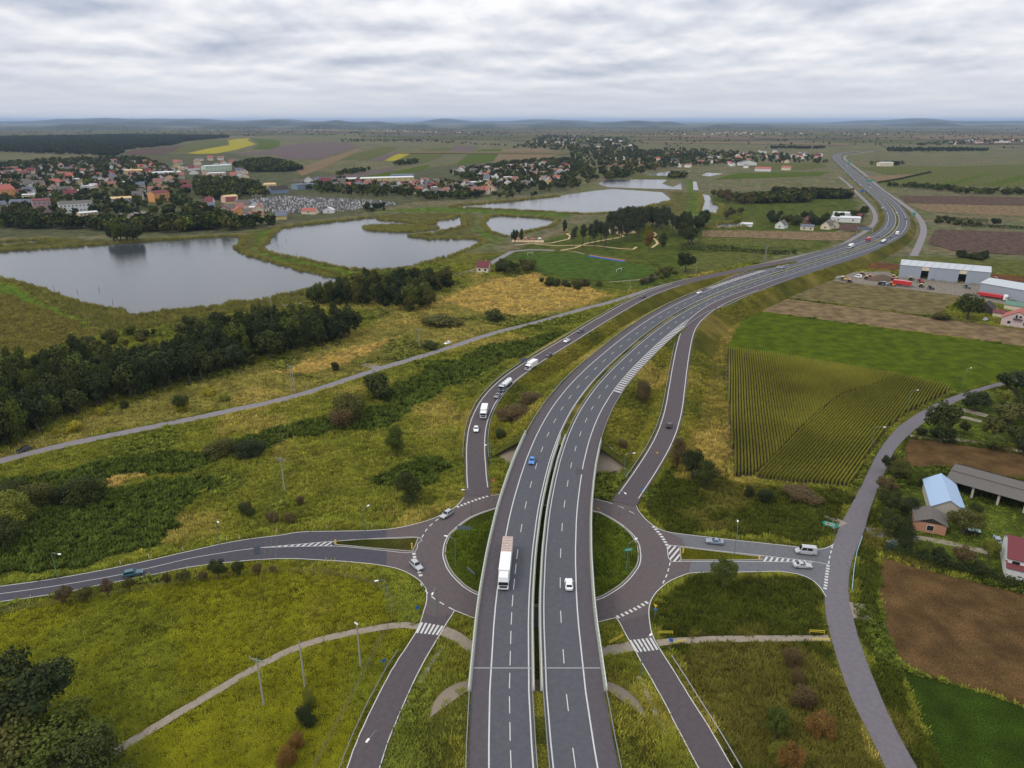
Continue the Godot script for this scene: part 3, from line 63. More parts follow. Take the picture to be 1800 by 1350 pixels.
const LAKES = [
	[-478.8,-604.7,-444.7,-618.6,-412.6,-633.2,-380.3,-651.5,-369.7,-657.9,-334.9,-677.6,-297.9,-696.7,-265.8,-705.8,-252.9,-674.3,-245.6,-637.7,-225.9,-604.7,-197.8,-576,-182.5,-559,-154.9,-532,-131.1,-511.3,-111.9,-496.7,-120.5,-492,-135.3,-472.3,-152.6,-450.8,-161,-437,-174.1,-438.5,-179.2,-423.9,-205.8,-414.2,-223.9,-400.3,-236.8,-415.6,-264.1,-428.2,-304.5,-460.5,-347.2,-492,-366.2,-502.4,-436.3,-547.5],
	[-245.1,-760.7,-213.2,-798.2,-169.9,-844.5,-157.5,-849.6,-147.9,-824.4,-118.6,-809.9,-98,-786.8,-84.8,-791.3,-90.3,-819.5,-68,-839.4,-67.5,-860.2,-58.3,-862.8,-50.3,-777.9,-58,-756.5,-77.8,-722.6,-102.4,-705.8,-78.9,-687.9,-33.3,-687.9,-25,-667.6,-34.1,-637.7,-49.4,-599.3,-66.1,-569.8,-76.1,-549.7,-92.9,-538.5,-111.1,-534.2,-137.6,-549.7,-179.3,-587.1,-216.5,-617.2,-225.7,-645.3,-241.4,-722.6],
	[-33.7,-791.3,-28.2,-854.9,-13.3,-867.7,33.2,-844.5,53.8,-824.4,41.9,-769.2,9.7,-722.6,4.5,-702.1,-9.5,-702.1,-22.6,-732.3],
	[-83.4,-960.8,-23.6,-1009.1,0,-1026.8,71.2,-1103.7,132,-1181.8,167.9,-1217.1,237.3,-1157.8,228.3,-1038.9,214.4,-987.8,190.9,-977.5,174.9,-947.8,134.5,-893.3,95.6,-876.4,57.9,-890.4,0,-916.8,-65.5,-941.4],
	[152.9,-1318.1,181.5,-1408.7,240.3,-1415.6,295.7,-1408.7,269,-1318.1,274.7,-1253.5,305.4,-1330.4,279.7,-1206.8,211.2,-1227.6,162.1,-1253.5],
	[291.1,-1139.2,297.8,-1103.7,274.1,-994.8,281.7,-977.5,245.8,-860.2,232.5,-904.9,269.6,-1038.9],
	[336.1,-1368.4,342.4,-1368.4,304.4,-1196.7,296,-1196.7],
	[274.2,-1528.1,352.6,-1650.1,398.2,-1650.1,360.4,-1561.1,316.8,-1512.1],
	[391.8,-1528.1,421.6,-1602.6,451.7,-1578.2,400.1,-1496.4],
	[204.4,-756.5,228.9,-798.2,265.4,-798.2,252.7,-773.5,232.5,-756.5],
	[-488.4,-667.6,-477.8,-667.6,-442.8,-682.4,-425.8,-674.3,-435.9,-659.2,-462.7,-645.3,-470.9,-642.2]]
const REED_ISLES = [
	[-156.6,-769.2,-155.5,-769.9,-153.9,-770.9,-152.1,-772.1,-150,-773.4,-147.8,-774.7,-145.6,-776,-143.3,-777.1,-141.1,-777.9,-139.1,-778.6,-137,-779.2,-134.9,-779.8,-132.8,-780.2,-130.5,-780.5,-128.2,-780.6,-125.7,-780.5,-123.1,-780.1,-121.2,-779.7,-119.1,-779,-117,-778.3,-114.7,-777.4,-112.4,-776.4,-110.1,-775.3,-107.8,-774.2,-105.5,-773.2,-103.3,-772.1,-101.1,-771,-99.1,-770.1,-97.1,-769.2,-94.6,-768.2,-91.9,-767.3,-89.3,-766.5,-86.7,-765.7,-84.4,-764.9,-82.3,-764,-80.6,-763.1,-79.3,-762,-78.7,-760.7,-78.7,-759.2,-79.4,-757.5,-80.5,-755.6,-82,-753.7,-83.8,-751.7,-85.7,-749.7,-87.7,-747.7,-89.5,-745.9,-91.2,-744.2,-92.8,-742.3,-94.2,-740.3,-95.6,-738.3,-97,-736.4,-98.7,-734.8,-100.7,-733.5,-103.1,-732.6,-106,-732.3,-107.7,-732.3,-109.6,-732.5,-111.7,-732.8,-113.9,-733.1,-116.2,-733.6,-118.7,-734.2,-121.2,-734.8,-123.8,-735.5,-126.4,-736.3,-128.9,-737.2,-131.4,-738.1,-133.9,-739,-136.2,-740,-138.4,-741,-140.4,-742,-142.2,-743.1,-143.9,-744.2,-145.8,-745.9,-147.6,-747.9,-149.1,-750.1,-150.4,-752.5,-151.6,-755,-152.6,-757.4,-153.5,-759.9,-154.3,-762.2,-154.9,-764.4,-155.5,-766.3,-156.1,-768],
	[207.2,-1001.9,207.4,-1002.2,207.8,-1002.6,208.1,-1003.1,208.6,-1003.6,209,-1004.2,209.5,-1004.9,210.1,-1005.6,210.6,-1006.3,211.2,-1007,211.8,-1007.7,212.3,-1008.4,212.9,-1009.2,213.5,-1009.8,214,-1010.5,214.6,-1011,215.1,-1011.6,215.6,-1012,216,-1012.4,216.4,-1012.6,216.7,-1012.8,217,-1012.8,217.2,-1012.7,217.4,-1012.6,217.5,-1012.3,217.6,-1011.9,217.6,-1011.5,217.7,-1010.9,217.7,-1010.3,217.7,-1009.7,217.7,-1009,217.7,-1008.2,217.6,-1007.4,217.5,-1006.6,217.5,-1005.8,217.4,-1004.9,217.2,-1004,217.1,-1003.1,217,-1002.2,216.8,-1001.4,216.7,-1000.5,216.5,-999.6,216.3,-998.8,216.1,-998,215.9,-997.3,215.7,-996.6,215.5,-995.9,215.3,-995.4,215.1,-994.8,214.7,-994.1,214.3,-993.4,213.8,-992.7,213.2,-992,212.6,-991.3,211.9,-990.7,211.3,-990.1,210.6,-989.6,210,-989.1,209.3,-988.7,208.7,-988.3,208.1,-988,207.5,-987.8,207,-987.7,206.6,-987.6,206.2,-987.7,205.9,-987.8,205.8,-988.1,205.6,-988.4,205.6,-988.9,205.5,-989.4,205.5,-990,205.6,-990.7,205.6,-991.5,205.7,-992.3,205.8,-993.1,205.9,-994,206,-994.9,206.2,-995.8,206.3,-996.6,206.5,-997.5,206.6,-998.3,206.7,-999.1,206.9,-999.8,207,-1000.5,207.1,-1001,207.1,-1001.5]]
const ZONES = [
	["dry",[-180.7,-205.9,-172.1,-233.3,-158.5,-262,-138.7,-284.5,-119.7,-314.8,-96.8,-339.5,-78.3,-361.5,-78.5,-396,-88.9,-415.6,-136.7,-415.6,-150.3,-437,-96,-452.4,-41.3,-460.5,-39.5,-486.5,-16.7,-515.3,17.1,-529.9,39.5,-486.5,66.5,-452.4,48.4,-421.1,16.4,-396,-12.3,-371.3,-35.5,-341.4,-60,-315.6,-67.4,-305.9,-86.7,-281.1,-103.4,-266.3,-115,-257.9,-135.3,-245.1,-154.1,-233.3]],
	["gold",[-43.6,-444.6,-19.9,-490.2,17,-525.6,53.8,-472.3,64.6,-452.4,34.2,-415.6,0,-401.1,-23.9,-415.6]],
	["gold",[-109.3,-299,-93.1,-325,-70.4,-351.2,-60.2,-361.5,-71.7,-327.6,-91.5,-299]],
	["gold",[-127.8,-200.1,-121.3,-205.2,-109.8,-213.3,-106.8,-210,-117.6,-201.3,-123.5,-195.3]],
	["nettle",[-159,-181,-141.8,-196.4,-117.6,-201.3,-106,-207.9,-96.9,-218.5,-69.4,-232.3,-42.8,-245.1,-40.8,-262,-58.1,-257.9,-74.1,-250.5,-88.1,-239.8,-107.5,-220.7,-132.3,-212,-171.5,-198.3]],
	["nettle",[-56,-271.3,-49.5,-290.2,-37.1,-313.1,-11.5,-343.3,18.2,-363.7,30.7,-369.1,36.1,-361.5,17,-336.7,-5.3,-314.8,-28.9,-281.1,-44.7,-257.9]],
	["nettle",[-157.9,-179.4,-136.5,-187.6,-121.4,-194.6,-103.4,-202,-92.9,-198.3,-95.8,-184.2,-93,-163.3,-103.2,-156.7,-137.1,-150.6]],
	["nettle",[-46.4,-198.3,-37.8,-212,-27.1,-218.5,-20.6,-210,-25,-198.3,-34.6,-191]],
	["verge",[-134.8,-147.3,-115.2,-152,-86.9,-163.3,-63.3,-171.2,-32.3,-175.4,-18.6,-185.9,-15.7,-198.3,-17.1,-218.5,-18.4,-218.5,-18.8,-198.3,-22.3,-189.3,-34.5,-179.4,-64.4,-174.8,-89.8,-166.6,-116.9,-155,-137.1,-150.6]],
	["mown",[-126.4,-135.7,-91.1,-147.1,-65.8,-155,-43.4,-153,-29.1,-144.8,-27.3,-133.3,-44.7,-125.7,-71.7,-96.8,-70.8,-86,-90.6,-86]],
	["mown",[-70.8,-86,-71.7,-96.8,-44.7,-125.7,-27.1,-131.9,-21.1,-130.4,-27.5,-101.2,-28.3,-86]],
	["verge",[-66.4,-156.7,-44,-155.5,-28.9,-152.5,-22.3,-145.9,-20.8,-139.4,-21.2,-133.3,-27.3,-133.3,-28.9,-143.7,-43.4,-153,-65.8,-155]],
	["dim",[33.6,-139.4,49.9,-150.1,71.1,-149.6,74.1,-140.4,70.3,-127.6,65.6,-92.6,65.1,-86,39.7,-86,31.9,-124]],
	["dim",[38.1,-191,62.4,-237.3,88.7,-271.3,69.7,-198.3,91.5,-194.6,102.2,-191,87.3,-166.1,62.3,-167.7,47.5,-171.2]],
	["pale",[91.3,-346.3,121.2,-408.9,158.8,-452.4,107.6,-341.4,81.6,-247.7,69.9,-202,50.8,-202,60.3,-237.3,74.2,-284.5]],
	["lush",[23,-179.4,34.2,-167.5,31.8,-153,19.7,-141.5]],
	["lush",[-5,-182.3,-17.1,-167.5,-15.9,-153,-8.3,-143.7]],
	["marsh",[-391,-486.5,-310.3,-452.4,-255.5,-402.4,-216.7,-366.9,-227.7,-339.5,-257.4,-306.7]],
	["dike",[-423.2,-529.9,-355.5,-486.5,-326.1,-465.5,-261.1,-406.2,-217.2,-369.1,-223.4,-369.1,-276,-414.2,-341.3,-465.5,-405,-505.4]],
	["reed",[-366.2,-502.4,-307.5,-465.5,-268.4,-437,-240.4,-422.5,-228.3,-408.9,-208.9,-421.1,-182,-431.1,-178,-449.3,-154.8,-457.3,-120.6,-495.8,-104.5,-495.8,-108.7,-477.5,-125.6,-452.4,-143.5,-415.6,-159.2,-411.5,-178.9,-393.5,-202.7,-375.8,-216.1,-366.9,-264.2,-411.5,-330.5,-472.3]],
	["reed",[-528,-670.9,-482.3,-674.3,-435.6,-695,-377.8,-674.3,-366.7,-648.4,-407.2,-624.4,-476.8,-602]],
	["town",[-586.7,-670.9,-496.3,-695,-447.6,-705.8,-283.9,-716.9,-252.3,-800.5,-179.9,-882,-155.3,-994.8,-17,-1095.2,89.9,-1157.8,165.4,-2164.3,-144.5,-1885.3,-345.9,-1496.4,-617,-2015.4,-1001.2,-2628.3,-1272.4,-2453.4,-1323.4,-2164.3,-1819.6,-2164.3]],
	["reed",[-265.8,-705.8,-267.9,-736.2,-247.6,-764.9,-214.4,-800.5,-209.8,-782.3,-243.8,-756.5,-240.8,-720.7,-225.7,-645.3,-216,-615.8,-179,-586.1,-137.1,-547.5,-110.7,-532,-108.7,-517.3,-132.5,-517.3,-184.6,-566.2,-227.8,-610.2,-247.1,-639.2]],
	["dike",[-246.9,-687.9,-255.9,-744.2,-245,-756.5,-243.3,-728.4,-228.3,-648.4,-216.5,-613,-177,-581,-131.2,-543,-110.3,-525.6,-122.6,-523.5,-172.1,-563.8,-219.5,-607.4]],
	["reed",[-164,-870.9,-126,-893.3,-69.6,-887.6,-48.7,-887.6,-39.4,-834.3,-42.3,-764.9,-30.8,-705.8,-21,-661.1,-32,-670.9,-53.3,-670.9,-103,-702.1,-78.4,-728.4,-58.3,-760.7,-50.6,-782.3,-59.5,-870.9,-67.5,-860.2,-65.2,-829.3,-80.2,-782.3,-98.7,-782.3,-148.3,-819.5]],
	["dike",[-108.3,-515.3,-62.9,-559,-35.2,-630.2,-10.9,-687.9,-36.2,-764.9,-37.1,-860.2,-21,-893.3,66.4,-844.5,69.2,-882,-29.1,-928.9,-104.4,-954.3,-184.3,-904.9,-141.8,-904.9,-35,-893.3,-40.9,-839.4,-41.1,-764.9,-20.6,-681,-47.4,-591.3,-86.1,-534.2]],
	["park",[-35.3,-547.5,0,-624.4,48.3,-716.9,93.1,-786.8,173.7,-786.8,168,-670.9,145.4,-547.5,110.6,-486.5,67.6,-460.5,40.2,-495.8,12.8,-529.9]],
	["reed",[253.9,-1176.9,287.6,-1176.9,206.6,-834.3,164,-834.3,167.2,-928.9,189,-967.4,219,-994.8]],
	["dike",[331.6,-1408.7,345.7,-1408.7,293.6,-1186.7,292.9,-1139.2,271.2,-1038.9,220.1,-870.9,205.6,-849.6,277.8,-1139.2]],
	["dim",[96,-171.8,107.5,-187.6,142.9,-232.3,155.3,-239.8,175.6,-268.1,247,-306.7,127.7,-139.4,114,-150.1,98,-159.3,87.1,-139.4,80.9,-118.8,78.3,-105.2,75.5,-86,69.9,-86,77.9,-133.3,86.1,-153]],
	["park",[112.6,-194.6,132.2,-198.3,155.1,-177.8,130.8,-143.7,115.7,-153,99.7,-162.8]],
	["park",[175.1,-271.3,194.6,-276.4,244.2,-302.8,184.1,-218.5,164.5,-227.5,145.3,-234.8]],
	["park",[298.1,-1095.2,511.1,-1095.2,374.4,-764.9,269.2,-624.4,132.2,-547.5,199.3,-764.9]]]
const FIELDS = [
	["clover",0.374,[144.5,-414.2,170.6,-397.3,192.5,-382.7,224,-363.7,269.2,-333.9,255.4,-314.8,215.8,-293.8,198.4,-284.5,184.9,-277.8,187.1,-282.8,164.1,-303.6,139.9,-320.1,112.7,-335.8,107.3,-340.5,127.2,-383.9]],
	["stubble",0.603,[168.5,-449.3,194.7,-431.8,236.9,-402.4,250.4,-393.5,289.9,-362.6,269.9,-334.8,224.6,-364.7,193,-383.9,144.9,-415.6]],
	["straw",0.536,[205.1,-502.4,228.3,-497.7,266.6,-470.6,292.4,-450.8,259.7,-415.6,248.6,-404.3,238,-404.3,195.6,-434,169.3,-451.6]],
	["rust",0.264,[263.2,-552,291.4,-569.8,304.8,-556.7,290.9,-532,274.5,-540.7]],
	["rust",0.700,[353.8,-521.5,388.7,-505.4,372.6,-482.9,339.6,-495.8]],
	["pasture",0.298,[295.6,-578.5,332.4,-596.6,436.6,-566.2,394.2,-507.3,356.4,-525.6,330.5,-547.5,306,-559]],
	["plough",0.499,[392.3,-674.3,440.9,-749.9,480,-740.2,547.9,-720.7,454.7,-591.3,408,-607.4,384.6,-621.5,382.6,-654.7]],
	["stubble",0.629,[538.9,-994.8,612.8,-981,716.2,-954.3,637.1,-844.5,574.1,-870.9,516.1,-904.9]],
	["plough",0.304,[581.9,-1103.7,681.4,-1095.2,799.8,-1070.4,720.9,-960.8,614.9,-984.4,541,-1001.9]],
	["pasture",0.375,[840.2,-1792.6,974.4,-1814.9,1404.8,-1910,920.8,-1238.3,787.2,-1271.3,660.8,-1294.3,662.2,-1330.4,908.2,-1595.5,776.6,-1528.1]],
	["stubble",-0.489,[710,-1481.1,772.7,-1520.1,898.5,-1586.8,669.3,-1342.8]],
	["clover",-0.830,[747.9,-1294.3,1011.5,-1578.2,1032.1,-1578.2,766.2,-1282.7]],
	["clover",-0.827,[821.8,-1282.7,1081.3,-1561.1,1205.5,-1669,1153.7,-1595.5,978.4,-1408.7,850.6,-1282.7]],
	["plough",0.871,[476.8,-1157.8,513.6,-1112.4,493,-1062.3,439.9,-1070.4]],
	["plough",0.530,[363.5,-798.2,387.7,-786.8,350.8,-732.3,336.5,-744.2]],
	["stubble",0.105,[195.9,-744.2,235.3,-744.2,291.2,-736.2,348.8,-728.4,312.3,-677.6,290.2,-677.6,221.1,-696.7,186.5,-702.1]],
	["pasture",0.339,[185.6,-698.5,220,-693.2,288.2,-672.6,263.6,-633.2,206.6,-648.4,173.6,-661.1]],
	["pasture",-0.257,[150.9,-604.7,198.5,-621.5,247.5,-633.2,198.7,-576,145.4,-529.9,119.5,-509.3]],
	["pitch",0.593,[2.4,-599.3,14.6,-610.2,48.8,-610.2,62.9,-604.7,88.9,-571,109.3,-543,108.6,-532,98,-511.3,71.8,-497.7,44.8,-503.4,21.4,-529.9,11.1,-552]],
	["earth",0.477,[96.3,-158,101.9,-154.2,112.9,-148.2,129.4,-139.8,104.3,-105,99.7,-107.9,94.3,-111.6,88,-114.5,82.5,-117.2,81.5,-120.5,83.3,-129.4,87.9,-141.5]],
	["crop",0.485,[80.9,-118,82.3,-116.9,87.8,-114.2,94.1,-111.3,99.5,-107.6,104,-104.5,90.6,-86,74.6,-86,75.7,-93.8,77.6,-103.9,79.6,-111.7]],
	["earth",0.413,[142,-231.3,149.8,-229.9,162.5,-224.3,182.9,-214.2,171.5,-198.3,157.1,-203.6,142.9,-210.8,138.2,-209.2,131.2,-210,130.8,-215]],
	["rape",-1.752,[-1106.6,-2537.9,-1206.3,-2942.2,-1289.2,-3416.6,-1585.2,-4184.6,-1660.2,-4568.6,-1644.3,-4712.6,-1474.3,-4184.6,-1205.7,-3530.1,-1060.2,-2884.9,-1000.2,-2537.9,-1046.3,-2494.9]],
	["plough",-1.668,[-1357.7,-2628.3,-1459.7,-2884.9,-1457.1,-3196,-1540.9,-3581.1,-1327.7,-3063.9,-1201.5,-2628.3,-1160.1,-2453.4,-1268.6,-2453.4]],
	["pasture",0.000,[-1549,-3581.1,-1759.6,-4184.6,-1695.3,-4433,-1495.8,-3962.3,-1321.9,-3496.9,-1230.4,-3001.8,-1161.8,-2676,-1180.8,-2582.3]],
	["clover",0.000,[-1018.3,-2942.2,-1238.8,-3669.5,-1640.7,-4712.6,-1409.9,-4433,-1225.5,-3962.3,-995.7,-3196,-943.8,-2884.9]],
	["mauve",-1.171,[-908.9,-2776.5,-983.5,-3196,-1027.2,-3762.2,-884.6,-3962.3,-660.5,-3196,-600.7,-2628.3,-560.8,-2164.3,-671.4,-2196.7,-774.7,-2453.4,-935.6,-2453.4]],
	["stubble",-1.545,[-487.3,-1669,-539,-2072.5,-608.7,-2942.2,-581.9,-2942.2,-496.3,-2164.3,-436,-1669,-426.6,-1496.4]],
	["pasture",-1.524,[-499,-2132.8,-532.7,-2494.9,-553.7,-3196,-485.7,-3196,-452.2,-2884.9,-407.6,-2132.8]],
	["rape",-1.578,[-356.7,-2072.5,-377.5,-2355.2,-392.9,-2651.9,-353.7,-2700.4,-335.3,-2336.5,-326.6,-2072.5]],
	["mauve",-1.568,[-401.9,-2102.2,-416.7,-2374.2,-407.6,-2676,-396,-2651.9,-380.5,-2374.2,-359.9,-2072.5]],
	["pasture",-1.489,[-317.1,-2072.5,-352.8,-2725.3,-279.3,-3196,-235,-2942.2,-221.5,-2230.1,-237.2,-1935.3]],
	["mauve",-1.423,[-222.5,-2537.9,-241.7,-2942.2,-248.1,-3266.3,-150.6,-3196,-150.9,-2537.9]],
	["clover",-1.437,[-144.5,-1885.3,-144.2,-2628.3,-111.9,-2942.2,-33.6,-2942.2,-52.3,-2072.5,-103.8,-1935.3]],
	["stubble",-1.328,[-51.6,-2043.6,-38,-2942.2,114.1,-3001.8,172.2,-2537.9,109,-2230.1,30.4,-1988]],
	["mauve",-1.454,[-426.7,-1381.6,-384.2,-1466,-322.6,-1613.3,-281.8,-1837.8,-269.3,-1669,-293.8,-1466,-349.6,-1330.4]],
	["clover",-1.145,[-313.3,-1451.3,-256.5,-1669,-212.2,-1910,-198.7,-1749.5,-220.9,-1595.5,-271.8,-1408.7]],
	["stubble",-1.357,[294.1,-2537.9,365.2,-3001.8,447,-3128.6,363.7,-2537.9,308.7,-2453.4]],
	["stubble",-1.023,[216.7,-1885.3,333.6,-2300,421.4,-2300,393,-1885.3,355.9,-1749.5,269.3,-1669]],
	["clover",-0.574,[385.9,-1408.7,473.6,-1578.2,627.2,-1631.5,694.8,-1613.3,628.9,-1512.1,492.4,-1451.3]],
	["pasture",-0.390,[577.8,-1837.8,637.4,-1935.3,811,-1961.3,782.1,-1837.8,703.4,-1728.7,603.5,-1708.3]],
	["pasture",0.000,[247.1,-1528.1,272,-1536.2,312,-1488.7,310.3,-1436.8,234.9,-1436.8]]]
const CORN = [
	[107,-338.6,112.5,-334.8,139.6,-319.4,163.8,-302.8,172,-296.7,153.3,-284.5,135.8,-273.2,119.9,-256.1,102.8,-235.3,85.8,-212.5,76.5,-202.8,71.2,-202.8,82.4,-247.7],
	[172.1,-296,186.7,-282.5,183,-277.8,154.4,-255.9,138.1,-239.8,122.4,-220,108,-199.4,104.6,-196.4,92.2,-197.9,77,-201.7,85.8,-211.6,102.8,-234.3,119.9,-255,135.7,-271.9,153.2,-283.2]]
const CORN_ROWS = [-1.290,-0.902]
